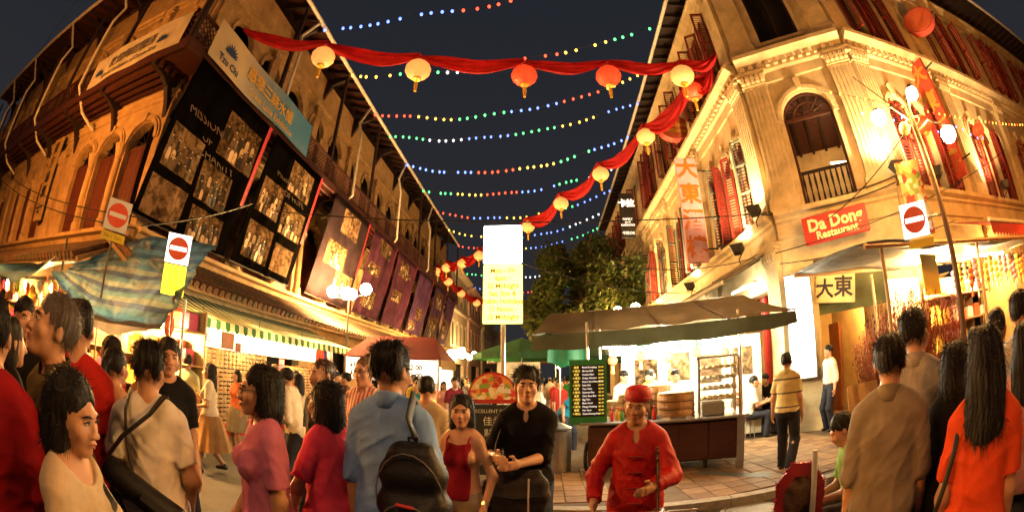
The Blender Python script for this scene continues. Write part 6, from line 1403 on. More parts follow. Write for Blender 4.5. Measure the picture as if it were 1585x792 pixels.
    if hem is not None:
        F = Field(lo, hi, max(vox, .009) if vox < .02 else vox); e = .014 if hem < .93 else .011; torso(F, e)
        ups = {'none': 0, 'cap': .17, 'short': .37, 'long': .97, 'half': .5}[sleeve]
        if ups:
            for sx in (-1, 1): arm(F, sx, e, ups, k=.016, loose=.004)
        X, Y, Zz = F.full()
        # folds: ridged and warped, only ever outwards
        w = 0; wx = X + .03 * np.sin(13 * Zz + 5 * Y + rs.uniform(0, 6)); wz = Zz + .04 * np.sin(11 * X + 6 * Y + rs.uniform(0, 6))
        for q in range(5):
            kx, ky, kz = rs.uniform(-30, 30), rs.uniform(-20, 20), rs.uniform(6, 26); g_ = 1 - np.abs(np.sin(kx * wx + ky * Y + kz * wz + rs.uniform(0, 6))); w = w + g_ ** 3 * (1.3 if q < 3 else .8)
        F.D -= (.0042 if sleeve != 'none' else .001) * w * np.clip((U((0, 0, 1.47))[2] - Zz) * 5, .12, 1)
        hz = (hem - .92 + pz) * s; F.D = np.maximum(F.D, hz - Zz + .004 * np.sin(X * 30 + Y * 20))
        nc = U((0, -.03, 1.50)); rr = {'crew': .072, 'v': .08, 'scoop': .105, 'high': .055}[neck] * s
        F.ell(nc, (rr, rr, rr * (.8 if neck != 'scoop' else 1.1)), .008, None, 'sub')
        if neck == 'v': F.ell(U((0, -.11, 1.42)), (.028 * s, .06, .07 * s), .01, None, 'sub')
        if sleeve == 'none': F.D = np.maximum(F.D, np.abs(X) - (sw - .035) * s) ; F.D = np.maximum(F.D, Zz - (U((0, 0, 1.36))[2] + .2 * np.maximum(0, .075 * s - np.abs(np.abs(X) - .085 * s))))
        me = F.mesh('shirt', sm)
        if me: put('shirt', me, t, M0)
        if neck == 'high' or (len(shirt) > 3 and shirt[3] == 'collar'):
            m = MB(); c0 = U((0, .0, 1.455)); rr = .068 * s
            m.grid(lambda u, v: (c0[0] + rr * (1 + .12 * v) * math.sin((u - .5) * 5.4), c0[1] + .012 + rr * (1.05 + .12 * v) * math.cos((u - .5) * 5.4), c0[2] + (.045 - .05 * v * v * 1.6 + .02 * math.cos((u - .5) * 5.4)) * s), 22, 3); o = mk('collar', m, sm, t, M0, smooth=True); o.modifiers.new('thickness', 'SOLIDIFY').thickness = .004
    # ---- legs
    lk = legs[0]; lm = cloth(legs[1])
    if lk in ('trousers', 'jeans', 'shorts'):
        F = Field(lo, hi, max(vox, .011)); e = .008; F.cone(np.array((-.06, .01, pz)) * s, np.array((.06, .01, pz)) * s, .116 * s * f, .116 * s * f, .05, infl=e)
        if fem: F.ell(np.array((0, .03, pz)) * s, np.array((.155, .12, .12)) * s, .04, infl=e)
        F.cone(np.array((-.05, .05, pz - .02)) * s, np.array((.05, .05, pz - .02)) * s, .085 * s, .085 * s, .05, infl=e)
        for sx in (-1, 1):
            hp, K, A = J[(sx, 'l')]
            if lk == 'shorts': F.cone(hp, hp.lerp(K, .8), .09 * s * f, .075 * s, .03, flat=True, infl=.016)
            else: F.cone(hp, K, .092 * s * f, .066 * s, .03, infl=.008); F.cone(K, A + (A - K).normalized() * .035 * s, .068 * s, .058 * s, .03, flat=True, infl=.012)
        X, Y, Zz = F.full(); F.D -= .0045 * ((1 - np.abs(np.sin(15 * Zz + 7 * X + 2 * np.sin(9 * Y + 5 * Zz)))) ** 2 + (1 - np.abs(np.sin(22 * Zz - 16 * X + 9 * Y))) ** 2) * np.clip(1 - (Zz - .75 * s) * 5, 0, 1); F.D = np.maximum(F.D, Zz - (pz + .1) * s)
        put('trousers' if lk != 'shorts' else 'shorts', F.mesh('trousers', lm), t, M0)
    else:
        L_ = legs[2]; m = MB(); top = pz + .09
        def fn(u, v):
            a = u * 2 * math.pi; r1 = (.13 + .17 * v * legs[3] + .03 * math.sin(min(1, v * 3) * 1.57)) * s; pl_ = 1 + .06 * v * math.sin(a * 11 + 2 * v); return (1.12 * r1 * pl_ * math.cos(a) , r1 * pl_ * math.sin(a) + .012 * s + stride * .15 * v * s, (top - L_ * v) * s)
        m.grid(fn, 66, 10); mk('skirt', m, lm, t, M0, smooth=True)
    # ---- shoes
    for sx in (-1, 1):
        A = J[(sx, 'l')][2]; F = Field(np.array(A) - np.array((.09, .24, .12)) * s, np.array(A) + np.array((.09, .14, .1)) * s, .012 if near else .02)
        F.cone(A + Vector((0, .035, -.045)) * s, A + Vector((sx * .01, -.11, -.05)) * s, .042 * s, .036 * s, .03); F.cone(A + Vector((0, .02, -.03)) * s, A + Vector((0, .01, .0)) * s, .042 * s, .04 * s, .03)
        X, Y, Zz = F.full(); F.D = np.maximum(F.D, (A.z - .078 * s) - Zz); put('shoe', F.mesh('shoe', shoes), t, M0)
    # ---- hair (field in head space)
    if hair != 'none':
        hl = np.array((-.17, -.17, -.5 if hair == 'long' else -.26)) * s; hh = np.array((.17, .24, .18)) * s; hv = .006 if near else .011
        F = Field(hl, hh, hv); X, Y, Zz = [q / s for q in F.full()]
        def el(c, r): k0 = np.sqrt(((X - c[0]) / r[0]) ** 2 + ((Y - c[1]) / r[1]) ** 2 + ((Zz - c[2]) / r[2]) ** 2) + 1e-6; k1 = np.sqrt(((X - c[0]) / r[0] ** 2) ** 2 + ((Y - c[1]) / r[1] ** 2) ** 2 + ((Zz - c[2]) / r[2] ** 2) ** 2) + 1e-6; return k0 * (k0 - 1) / k1
        ang = np.arctan2(X, Y + .0001)
        strand = .0016 * np.sin(ang * 44 + 22 * Zz + 2.5 * np.sin(30 * Zz)) + .0022 * np.sin(ang * 13 - 15 * Zz + 3 * np.sin(9 * ang)) + .0022 * np.sin(50 * X + 33 * Y)
        if hair in ('short', 'spiky', 'thin', 'pony', 'bun'):
            big = {'short': .0, 'spiky': .006, 'thin': -.006, 'pony': 0.0, 'bun': 0.0}[hair]
            d = el((0, .022, .044 + big), (.085 + big * .6, .105 + big * .6, .1 + big)); sp_ = strand * (1.3 if hair != 'spiky' else 2.3)
            if hair == 'spiky': sp_ = sp_ + .006 * np.sin(70 * X + 20 * Y) * np.sin(64 * Y + 11 * Zz) * (Zz > 0)
            d = d + sp_ + np.clip((.0 - Zz) * .1, 0, .005)
            d = np.maximum(d, -el((0, -.125, -.045), (.082, .09, .118 if hair != 'thin' else .14)))                       # face opening
            d = np.maximum(d, -(Zz + .072 + np.minimum(0, (Y - .055)) * .85 + .005 * np.sin(ang * 23)))                      # nape and sideburn line
            d = np.maximum(d, -el((.0, .01, -.06), (.2, .035, .055)))                                            # round the ears
            if hair == 'pony': d = smin(d, el((0, .125, .03), (.035, .04, .035)) + strand, .02); d = smin(d, el((0, .155, -.07), (.032, .035, .12)) + strand, .02)
            if hair == 'bun': d = smin(d, el((0, .12, .05), (.05, .045, .048)) + strand, .015)
        else:
            d = el((0, .022, .044), (.087, .105, .1)); low = -.12 if hair == 'bob' else -.3
            d = smin(d, el((0, .035, -.06), (.096, .088, .15)), .03)
            if hair == 'long': d = smin(d, el((0, .082, -.2), (.1, .06, .27)), .04)
            if hair == 'bobshort': d = np.maximum(d, -(Zz + .12))
            d = d + strand * 1.5; d = np.maximum(d, -el((0, -.135, -.07), (.076, .11, .165))); d = np.maximum(d, -Y - .03 - (Zz + .09) * .8)
            if hair == 'bob': d = np.maximum(d, -(Zz + .17 + .012 * np.sin(ang * 9)))
        F.D = (d * s).astype(np.float32); me = F.mesh('hair', HAIR[hcol])
        Mh = M0 @ Matrix.Translation(hd) @ Matrix(Rh.tolist()).to_4x4()
        if me:
            if near:       # loose strands break up the outline
                V = F.V; Q = F.Q; rsd = np.random.RandomState(len(V) % 997); n = 1500 if vox < .01 else 600
                e1 = V[Q[:, 1]] - V[Q[:, 0]]; e2 = V[Q[:, 3]] - V[Q[:, 0]]; nr = np.cross(e1, e2); nr /= np.linalg.norm(nr, axis=1, keepdims=True) + 1e-9
                ok = np.nonzero(V[Q[:, 0], 1] > -.045 * s)[0]; pk = rsd.choice(ok, n); p = V[Q[pk, 0]]; nn = nr[pk]; dn = np.array((0, 0, -1.0)) + rsd.normal(0, .45, (n, 3)); top = p[:, 2:3] > .06 * s
                dn = np.where(top, np.stack([p[:, 0], p[:, 1], 0 * p[:, 0]], 1) / (.08 * s) + rsd.normal(0, .5, (n, 3)), dn); dn = dn - nn * (dn * nn).sum(1, keepdims=True); dn /= np.linalg.norm(dn, axis=1, keepdims=True) + 1e-9
                lift = (.28 if hair != 'spiky' else .75); dr = dn + nn * lift; dr /= np.linalg.norm(dr, axis=1, keepdims=True); sd = np.cross(dr, nn); sd /= np.linalg.norm(sd, axis=1, keepdims=True) + 1e-9
                ln = rsd.uniform(.015, .05, (n, 1)) * s * (1.4 if hair in ('bob', 'long', 'pony') else 1.0); wd = .0011
                q0 = p - nn * .004; q1 = p + dr * ln * .6; q2 = p + dr * ln + dn * ln * .3
                vs = np.concatenate([q0 - sd * wd, q0 + sd * wd, q1 - sd * wd * .8, q1 + sd * wd * .8, q2]); i = np.arange(n)
                st = [tuple(v) for v in vs.tolist()]; fs = [(int(a), int(a + n), int(a + 3 * n), int(a + 2 * n)) for a in i] + [(int(a + 2 * n), int(a + 3 * n), int(a + 4 * n)) for a in i]
                hm = bpy.data.meshes.new('hair_strands'); hm.from_pydata(st, [], fs); hm.materials.append(HAIR[hcol])
                ho = put('hair', me, t, Mh); so = put('loose_strands', hm, ho, Mh); so['kind'] = 'stuff'
            else: put('hair', me, t, Mh)
    # ---- face details
    if face:
        Mh = M0 @ Matrix.Translation(hd) @ Matrix(Rh.tolist()).to_4x4() @ Matrix.Scale(s, 4)
        for sx in (-1, 1):
            m = MB(); m.T = xf(sx * .031, -.088, .0085); m.lathe([(.0005, -.007), (.008, -.0055), (.0135, 0), (.008, .0055), (.0005, .007)], (0, 0, 0), 12, 0, sy=.6); m.T = None
            m.lathe([(.0055 * math.cos(a), .0055 * math.sin(a)) for a in (-1.2, -.5, 0, .5, 1.2)], (sx * .031, -.0935, .009), 10, 1)
            mk('eye', m, [EYEW, EYED], t, Mh, smooth=True)
            mk('eyelid', MB().tube([(sx * .016, -.0925, .008), (sx * .025, -.0975, .0145), (sx * .035, -.0965, .0145), (sx * .047, -.086, .008)], [.001, .003, .003, .001], 6), SKIN[skin] if not fem else EYED, t, Mh, smooth=True)
            mk('eyebrow', MB().tube([(sx * .013, -.0985, .025), (sx * .028, -.0995, .031), (sx * .045, -.09, .029), (sx * .052, -.083, .024)], [.002, .0042, .0035, .001], 6), HAIR[hcol], t, Mh, smooth=True)
        m = MB(); m.tube([(-.022, -.094, -.058), (-.008, -.1055, -.0555), (0, -.106, -.057), (.008, -.1055, -.0555), (.022, -.094, -.058)], [.001, .0045, .004, .0045, .001], 6); m.tube([(-.02, -.094, -.0605), (0, -.104, -.0665), (.02, -.094, -.0605)], [.001, .0058, .001], 6); mk('lips', m, LIP, t, Mh, smooth=True)
    if glasses:
        Mh = M0 @ Matrix.Translation(hd) @ Matrix(Rh.tolist()).to_4x4() @ Matrix.Scale(s, 4); m = MB()
        for sx in (-1, 1):
            m.tube([(sx * .033 + .021 * math.cos(a * .5236), -.106 + abs(.02 * math.cos(a * .5236)) * .2, .006 + .014 * math.sin(a * .5236)) for a in range(13)], .0018, 5, caps=False); m.tube([(sx * .054, -.1, .012), (sx * .083, -.02, .012), (sx * .083, .02, .004)], .0018, 5)
        m.tube([(-.012, -.107, .01), (.012, -.107, .01)], .0018, 5); mk('glasses', m, BLACKP, t, Mh)
    return t, M0, J, s, U, HD
# ------------------------------------------------------------------ the crowd
def pp(label, x, y, phi, h, fem=False, **kw):
    return person(label, x, y, phi - math.degrees(math.atan2(x, y)), h, fem, **kw)
N1 = .0088
GC = 'crowd in the crossing'
BLKC = (.009, .008, .008)
# --- left foreground
pp('person in dark red shirt at the left picture edge', -1.75, .50, 165, 1.72, shirt=((.28, .008, .012), 'long', .84), vox=.01, hair='short', group=GC)
t, M0, J, s, U, HD = pp('woman with black bob and cream top crossing in front, nearest the camera', -1.24, .64, 62, 1.57, True, shirt=((.55, .43, .28), 'cap', .86), neck='scoop', hair='bobshort', vox=.0085, face=True, head=(-8, 8, 0), arms=(((-.12, -.26, 1.12), (-.6, .3, -1)), ((.16, -.2, 1.0), (.6, .5, -1))), group=GC)
mk('strap', MB().tube([U((.13, .0, 1.44)), U((.06, -.125, 1.33)), U((-.06, -.135, 1.2)), U((-.17, -.06, 1.0))], .016, 6, flat=.35), BLACKP, t, M0)
pp('greying man in olive shirt looking up, behind the woman with the bob', -1.72, .80, -62, 1.8, shirt=((.07, .05, .02), 'long', .84, 'collar'), hair='short', hcol='grey', face=True, vox=.0085, head=(-6, -14, 0), group=GC)
pp('dark haired man in red shirt behind the greying man', -2.15, 1.17, 165, 1.83, shirt=((.45, .02, .015), 'short', .84), vox=.011, group=GC)
pp('man in dark shirt under the pale tarp', -3.05, 1.14, 15, 1.8, shirt=(BLKC, 'short', .84), vox=.013, face=True, group=GC)
pp('dark haired woman in black at the left picture edge', -2.5, .84, 110, 1.66, True, shirt=(BLKC, 'short', .86), hair='bob', vox=.013, group=GC)
pp('woman in green strap top with ponytail', -2.55, 1.72, 140, 1.63, True, shirt=((.3, .5, .06), 'none', .9), hair='pony', vox=.011, group=GC)
pp('man in black T-shirt facing the camera behind the man in white', -2.43, 2.13, 8, 1.76, shirt=(BLKC, 'short', .84), face=True, vox=.011, group=GC)
pp('woman peering past the man in black T-shirt', -3.3, 2.6, 30, 1.6, True, shirt=((.3, .2, .12), 'short', .86), hair='pony', face=True, vox=.014, group=GC)
pp('man in red shirt among the people below the tarp', -3.2, 2.1, -120, 1.7, shirt=((.55, .05, .02), 'short', .84), vox=.014, group=GC)
# white T-shirt with tripod bag
t, M0, J, s, U, HD = pp('man in white T-shirt with black tripod bag across his back', -1.8, 1.44, 178, 1.69, shirt=((.74, .68, .6), 'short', .8), hair='spiky', vox=N1, head=(-22, 10, 0), legs=('trousers', (.04, .04, .05)), arms=(((-.2, -.1, .9), (-.3, .9, 0)), ((.2, -.14, .92), (.3, .9, 0))), group=GC)
bag = put('tripod_bag', None, None, M0 @ Matrix.Translation(U((0, .2, 1.0))), 'long black tripod bag slung on the man in white T-shirt', 'bag')
a_, b_ = Vector(U((.25, .21, 1.17))), Vector(U((-.36, .27, .78)))
mk('case', MB().tube([a_.lerp(b_, q) for q in (0, .02, .1, .5, .9, .98, 1)], [.03, .055, .066, .07, .066, .055, .03], 14), mat('nylon_black', (.012, .012, .013), .5, .3, 20, .2), bag, M0, smooth=True)
mk('strap', MB().tube([a_, U((.14, .175, 1.3)), U((-.01, .165, 1.42)), U((-.085, .06, 1.50)), U((-.1, -.08, 1.46)), U((-.02, -.15, 1.25)), U((.16, -.13, 1.05)), U((.22, .05, .98)), b_.lerp(a_, .3)], .028, 6, flat=.3), BLACKP, bag, M0)
mk('strap', MB().tube([U((.1, .185, 1.14)), U((.12, .175, 1.3)), U((.12, .145, 1.42)), U((.105, .03, 1.495)), U((.09, -.1, 1.42))], .026, 6, flat=.3), BLACKP, bag, M0)
mk('zip_pocket', MB().tube([a_.lerp(b_, .3) + Vector((0, .06, 0)), a_.lerp(b_, .6) + Vector((0, .065, 0))], .03, 8), mat('nylon_black', (.012, .012, .013)), bag, M0)
dv = (b_ - a_).normalized(); ang_ = math.degrees(math.atan2(dv.z, -dv.x))
text('SLIK', .085, mat('white_letter', (.8, .75, .65)), bag, M0 @ Matrix.Translation(a_.lerp(b_, .78) + Vector((0, .078, .012))) @ Matrix.Rotation(R(180), 4, 'Z') @ Matrix.Rotation(R(-ang_), 4, 'Y'), bold=.004)
# --- left middle
pp('woman in mauve top with glasses in profile', -1.3, 1.78, -78, 1.67, True, shirt=((.55, .17, .3), 'short', .86), legs=('jeans', (.04, .05, .09)), hair='bob', glasses=True, face=True, vox=N1, arms=(((-.13, -.16, .92), (-.6, .6, 0)), None), group=GC)
pp('woman in hot pink T-shirt with straight black bob', -1.16, 2.2, -128, 1.62, True, shirt=((.75, .06, .13), 'short', .87), hair='bob', face=True, vox=N1, arms=(None, ((.1, -.2, .95), (.7, .4, 0))), group=GC)
t, M0, J, s, U, HD = pp('man in light blue shirt with black backpack on one shoulder', -.77, 2.17, 158, 1.83, shirt=((.2, .36, .74), 'half', .8, 'collar'), legs=('jeans', (.03, .04, .07)), hair='spiky', vox=.0085, face=True, head=(-18, 4, 0), arms=(((-.17, -.16, 1.0), (-.3, .8, 0)), ((.22, -.02, .84), (.2, 1, 0))), group=GC)
bp = put('backpack', None, None, M0 @ Matrix.Translation(U((-.12 - .06, .2, 1.0 + .07))), 'black rounded backpack on the man in light blue shirt', 'backpack')
F = Field(U((-.34 - .06, .06, .66 + .07)), U((.12 - .06, .42, 1.34 + .07)), .011)
for zz, rr, ww in ((.8, .07, .085), (.95, .085, .085), (1.09, .08, .075), (1.18, .06, .05)): F.cone(U((-.12 - ww - .06, .2, zz + .07)), U((-.12 + ww - .06, .2, zz + .07)), rr * s, rr * s, .05)
F.cone(U((-.18 - .06, .27, .86 + .07)), U((-.06 - .06, .27, .86 + .07)), .05 * s, .05 * s, .03); F.cone(U((-.18 - .06, .27, .93 + .07)), U((-.06 - .06, .27, .93 + .07)), .04 * s, .04 * s, .03)
put('pack', F.mesh('pack', mat('nylon_black', (.012, .012, .013))), bp, M0)
mk('strap', MB().tube([U((-.13 - .06, .17, 1.24 + .07)), U((-.15, .165, 1.4)), U((-.13, .04, 1.50)), U((-.13, -.12, 1.4)), U((-.2, -.14, 1.2)), U((-.22 - .06, .05, .9 + .07)), U((-.2 - .06, .17, .8 + .07))], .034, 8, flat=.28), mat('nylon_black', (.012, .012, .013)), bp, M0, smooth=True)
zm = mat('zip_grey', (.18, .16, .15), .4, .1, 9)
mk('zip', MB().tube([U((-.12 + .155 * math.cos(a * .3) - .06, .245 + .05 * math.sin(a * .3), .96 + .24 * math.sin(a * .3) + .07)) for a in range(11)], .004, 5), zm, bp, M0); mk('zip', MB().tube([U((-.12 + .1 * math.cos(a * .3) - .06, 0.322, .9 + .08 * math.sin(a * .3) + .07)) for a in range(11)], .004, 5), zm, bp, M0)
mk('tag', MB().tube([U((-.16 - .06, 0.322, .97 + .07)), U((-.09 - .06, .34, .985 + .07))], .009, 6), mat('tag_red', (.5, .02, .02), .5, 0), bp, M0); mk('grab_loop', MB().tube([U((-.2, .19, 1.29)), U((-.2, .19, 1.325)), U((-.16, .19, 1.325)), U((-.16, .19, 1.29))], .008, 6), mat('nylon_black', (.012, .012, .013)), bp, M0)
pp('man in beige shirt walking away beyond the blue shirt', -1.06, 3.96, 165, 1.68, shirt=((.58, .45, .27), 'short', .84), vox=.013, legs=('trousers', (.1, .08, .06)), group=GC)
stripe = bpy.data.materials.new('pink_striped_shirt'); stripe.use_nodes = True; nt, N, L = nodes(stripe); tc = N.new('ShaderNodeTexCoord'); wv = N.new('ShaderNodeTexWave'); wv.inputs['Scale'].default_value = 9; wv.inputs['Distortion'].default_value = .6; L.new(tc.outputs['Object'], wv.inputs['Vector']); rp = N.new('ShaderNodeValToRGB'); rp.color_ramp.elements[0].color = (.5, .1, .1, 1); rp.color_ramp.elements[1].color = (.7, .55, .45, 1); rp.color_ramp.elements[0].position = .35; rp.color_ramp.elements[1].position = .6; L.new(wv.outputs[0], rp.inputs[0]); L.new(rp.outputs[0], N['Principled BSDF'].inputs['Base Color']); N['Principled BSDF'].inputs['Roughness'].default_value = .8
pp('fair haired man in pink striped shirt and glasses', -1.53, 3.62, -32, 1.82, shirt=(stripe, 'long', .84, 'collar'), hair='thin', hcol='fair', skin=2, glasses=True, face=True, vox=.012, group=GC)
pp('man in black shirt looking towards the stalls beside the fair haired man', -1.75, 3.25, -55, 1.77, shirt=(BLKC, 'short', .84), hair='thin', hcol='brown', face=True, skin=1, vox=.012, group=GC)
pp('person in white shirt bending to the sunglasses', -2.95, 4.8, -115, 1.68, shirt=((.7, .62, .45), 'long', .86), lean=14, vox=.015, arms=((-.15, -.3, 1.05), (.15, -.3, 1.05)), group='shoppers at the sunglasses stall')
pp('walking woman in white top and tan skirt', -4.58, 4.89, -98, 1.58, True, shirt=((.72, .64, .48), 'short', .93), legs=('skirt', (.36, .2, .08), .62, 1.0), hair='long', stride=.2, face=True, vox=.012, arms=(((-.08, -.2, 1.2), (-.6, .3, -1)), ((.1, -.22, 1.05), (.6, .3, -1))), group='shoppers at the sunglasses stall')
pp('shopper in orange top and grey skirt', -5.35, 6.5, -50, 1.5, True, shirt=((.75, .22, .1), 'short', .93), legs=('skirt', (.3, .27, .22), .55, .5), hair='bob', vox=.016, group='shoppers at the sunglasses stall')
pp('shopper in pale green shirt facing the sunglasses', -5.1, 4.9, 165, 1.66, shirt=((.45, .5, .3), 'short', .84), vox=.016, group='shoppers at the sunglasses stall')
pp('shopper in dark top by the racks', -5.2, 8.4, -120, 1.6, True, shirt=((.25, .03, .03), 'short', .9), hair='bob', vox=.018, group='shoppers at the sunglasses stall')
# --- centre
t, M0, J, s, U, HD = pp('young woman in maroon sleeveless top looking at the camera', -.56, 3.02, -22, 1.56, True, shirt=((.25, .01, .025), 'none', .93), legs=('shorts', (.32, .26, .18)), hair='long', face=True, vox=.009, head=(16, 0, 0), arms=(((-.2, -.06, .86), (-.7, .6, 0)), ((.2, -.08, .88), (.7, .6, 0))), skin=1, group=GC)
for sx in (-1, 1): mk('strap', MB().tube([U((sx * .075, -.13, 1.3)), U((sx * .085, -.085, 1.4)), U((sx * .085, .0, 1.44)), U((sx * .08, .1, 1.36))], .012, 6, flat=.4), cloth((.25, .01, .025)), t, M0)
mk('watch', MB().tube([J[1][2] + (J[1][1] - J[1][2]).normalized() * .02, J[1][2] + (J[1][1] - J[1][2]).normalized() * .045], .03, 10), STEEL, t, M0)
t, M0, J, s, U, HD = pp('young man in black V-neck T-shirt holding a bag', -.13, 3.22, -6, 1.75, shirt=(BLKC, 'half', .84), neck='v', legs=('jeans', (.04, .06, .1)), hair='spiky', face=True, vox=.0088, head=(8, 0, 0), skin=1, arms=(((-.17, -.27, 1.13), (-.4, .7, -.3)), ((-.02, -.3, 1.1), (.5, .7, -.2))), group=GC)
mk('watch', MB().tube([J[-1][2] + (J[-1][1] - J[-1][2]).normalized() * .02, J[-1][2] + (J[-1][1] - J[-1][2]).normalized() * .045], .034, 10), STEEL, t, M0)
sb_ = put('shoulder_bag', None, None, M0 @ Matrix.Translation(U((-.1, -.2, .9))), 'black shoulder bag with grey stripe held by the man in black V-neck', 'bag')
F = Field(U((-.36, -.42, .62)), U((.26, -.02, 1.1)), .011)
for zz, rr, xa, xb, yy in ((.76, .052, -.22, .1, -.21), (.84, .062, -.24, .12, -.215), (.92, .055, -.22, .11, -.205), (.99, .036, -.18, .08, -.195)): F.cone(U((xa, yy, zz)), U((xb, yy + .01, zz + .015)), rr * s, rr * s, .035)
X, Y, Zz = F.full(); F.D -= .004 * ((1 - np.abs(np.sin(19 * X + 13 * Zz))) ** 3 + (1 - np.abs(np.sin(11 * X - 24 * Zz + 2))) ** 3)
put('pouch', F.mesh('pouch', mat('bag_canvas', (.03, .022, .018), .7, .3, 20, .2)), sb_, M0)
mk('flap_edge', MB().tube([U((-.27, -.2, .95)), U((-.2, -.275, .865)), U((-.05, -.29, .85)), U((.1, -.275, .87)), U((.16, -.2, .96))], .006, 6), mat('nylon_black', (.012, .012, .013)), sb_, M0)
mk('stripe', MB().tube([U((.04, -.262, .99)), U((.04, -.29, .86)), U((.04, -.275, .74))], .022, 6, flat=.3), mat('stripe_grey', (.35, .32, .28), .6, .1, 9), sb_, M0)
mk('strap', MB().tube([U((-.22, -.2, .93)), U((-.2, -.1, 1.2)), U((-.13, .0, 1.45)), U((-.1, .12, 1.35)), U((.0, .16, 1.1))], .016, 6, flat=.4), BLACKP, sb_, M0)
# musician in red satin
satin = mat('red_satin', (.45, .01, .012), .55, .35, 9, .25, bscale=60, spec=.25)
t, M0, J, s, U, HD = pp('elderly busker in red satin jacket and red cap', .58, 2.82, -4, 1.6, shirt=(satin, 'long', .62), neck='v', legs=('trousers', (.35, .01, .012)), hair='thin', hcol='grey', face=True, vox=.0085, head=(-6, 6, 5), arms=(((-.26, -.2, .97), (-.5, .7, -.2)), ((.13, -.3, 1.1), (.6, .5, -.4))), fat=1.06, group=GC)
Mh = M0 @ Matrix.Translation(HD((0, 0, 0))) @ Matrix(rot(-6, 6, 5).tolist()).to_4x4() @ Matrix.Scale(s, 4)
cap = mk('cap', MB().lathe([(.09, .046), (.092, .05), (.094, .085), (.091, .11), (.082, .13), (.058, .143), (.02, .148), (.003, .148)], (0, .018, 0), 28, sy=1.17), mat('cap_red', (.5, .015, .02), .5, .25, 30, .2), t, Mh, smooth=True)
mk('cap_band', MB().lathe([(.0945, .046), (.096, .05), (.097, .068), (.0955, .07)], (0, .018, 0), 28, sy=1.17), mat('cap_band_dark', (.3, .01, .012), .5, .3, 30), cap, Mh)
for k in range(5): mk('frog_button', MB().tube([U((-.05, -.148 - .012 * (k > 1), 1.27 - k * .11)), U((0, -.16 - .012 * (k > 1), 1.275 - k * .11)), U((.05, -.148 - .012 * (k > 1), 1.27 - k * .11))], .007, 6), mat('frog_dark_red', (.2, .004, .006), .5, 0), t, M0)
er = put('erhu', None, None, M0 @ Matrix.Translation(U((.14, -.3, .7 + .14))), 'two stringed wooden fiddle held at the busker hip', 'instrument')
mk('sound_box', MB().lathe([(.05, -.07), (.058, -.06), (.058, .05), (.05, .07)], (0, 0, 0), 6), mat('rosewood', (.13, .035, .015), .35, .3, 9), er, M0 @ Matrix.Translation(U((.17, -.3, .74 + .14))) @ Matrix.Rotation(R(90), 4, 'X')); mk('neck', MB().tube([U((.17, -.3, .72 + .14)), U((.15, -.3, 1.22 + .14))], .011, 8), mat('rosewood', (.13, .035, .015)), er, M0)
for z in (1.14, 1.19): mk('peg', MB().tube([U((.15, -.3, z + .14)), U((.15, -.4, z + .01 + .14))], [.008, .014], 8), mat('rosewood', (.13, .035, .015)), er, M0)
mk('string', MB().tube([U((.165, -.32, .76 + .14)), U((.152, -.32, 1.18 + .14))], .002, 4), STEEL, er, M0)
bw = put('fiddle_bow', None, None, M0 @ Matrix.Translation(U((-.2, -.34, .8 + .14))), 'thin fiddle bow held level by the busker', 'bow'); mk('stick', MB().tube([U((-.42, -.3, .79 + .14)), U((0, -.38, .805 + .14)), U((.42, -.34, .8 + .14))], .006, 6), mat('bow_wood', (.4, .2, .08), .4, .2, 9), bw, M0); mk('horsehair', MB().tube([U((-.4, -.3, .77 + .14)), U((.41, -.34, .785 + .14))], .003, 4), mat('horsehair', (.7, .6, .5), .5, 0), bw, M0)
# --- right
polo = bpy.data.materials.new('yellow_striped_polo'); polo.use_nodes = True; nt, N, L = nodes(polo); tc = N.new('ShaderNodeTexCoord'); sx_ = N.new('ShaderNodeSeparateXYZ'); L.new(tc.outputs['Object'], sx_.inputs[0]); ml = N.new('ShaderNodeMath'); ml.operation = 'MULTIPLY'; ml.inputs[1].default_value = 5.2; L.new(sx_.outputs['Z'], ml.inputs[0]); fr = N.new('ShaderNodeMath'); fr.operation = 'FRACT'; L.new(ml.outputs[0], fr.inputs[0]); rp = N.new('ShaderNodeValToRGB'); rp.color_ramp.interpolation = 'CONSTANT'; rp.color_ramp.elements[0].color = (.62, .5, .2, 1); rp.color_ramp.elements[1].color = (.12, .09, .06, 1); rp.color_ramp.elements[1].position = .88; L.new(fr.outputs[0], rp.inputs[0]); L.new(rp.outputs[0], N['Principled BSDF'].inputs['Base Color']); N['Principled BSDF'].inputs['Roughness'].default_value = .8
pp('man in yellow striped polo walking away beside the cart', 3.36, 5.57, 168, 1.68, shirt=(polo, 'short', .9, 'collar'), stride=.17, vox=.012, z0=.1, arms=(None, ((.26, -.1, .86), (.7, .7, 0))), group='people by the restaurant')
pp('man in white shirt standing in the corner doorway', 5.75, 7.7, -50, 1.74, shirt=((.72, .64, .5), 'long', .98), vox=.016, z0=.12, arms=(((-.24, .05, 1.0), (-1, .4, 0)), None), group='people by the restaurant')
pp('man in brown grey shirt seen from behind at the right', 1.6, 1.6, 172, 1.72, shirt=((.24, .19, .13), 'half', .76, 'collar'), hair='short', vox=.0085, face=True, head=(10, 2, 0), group=GC)
t, M0, J, s, U, HD = pp('tall man in grey polo raising a small camera', 2.1, 1.84, 165, 1.84, shirt=((.3, .26, .22), 'short', .84, 'collar'), vox=.0088, face=True, head=(-14, 0, 0), arms=(((-.33, -.24, 1.3), (-.8, .2, -.8)), ((-.2, -.32, 1.3), (.8, .2, -.8))), group=GC)
cm = put('camera_body', None, None, M0 @ Matrix.Translation(U((-.3, -.36, 1.42))), 'small compact camera held up by the tall man', 'camera')
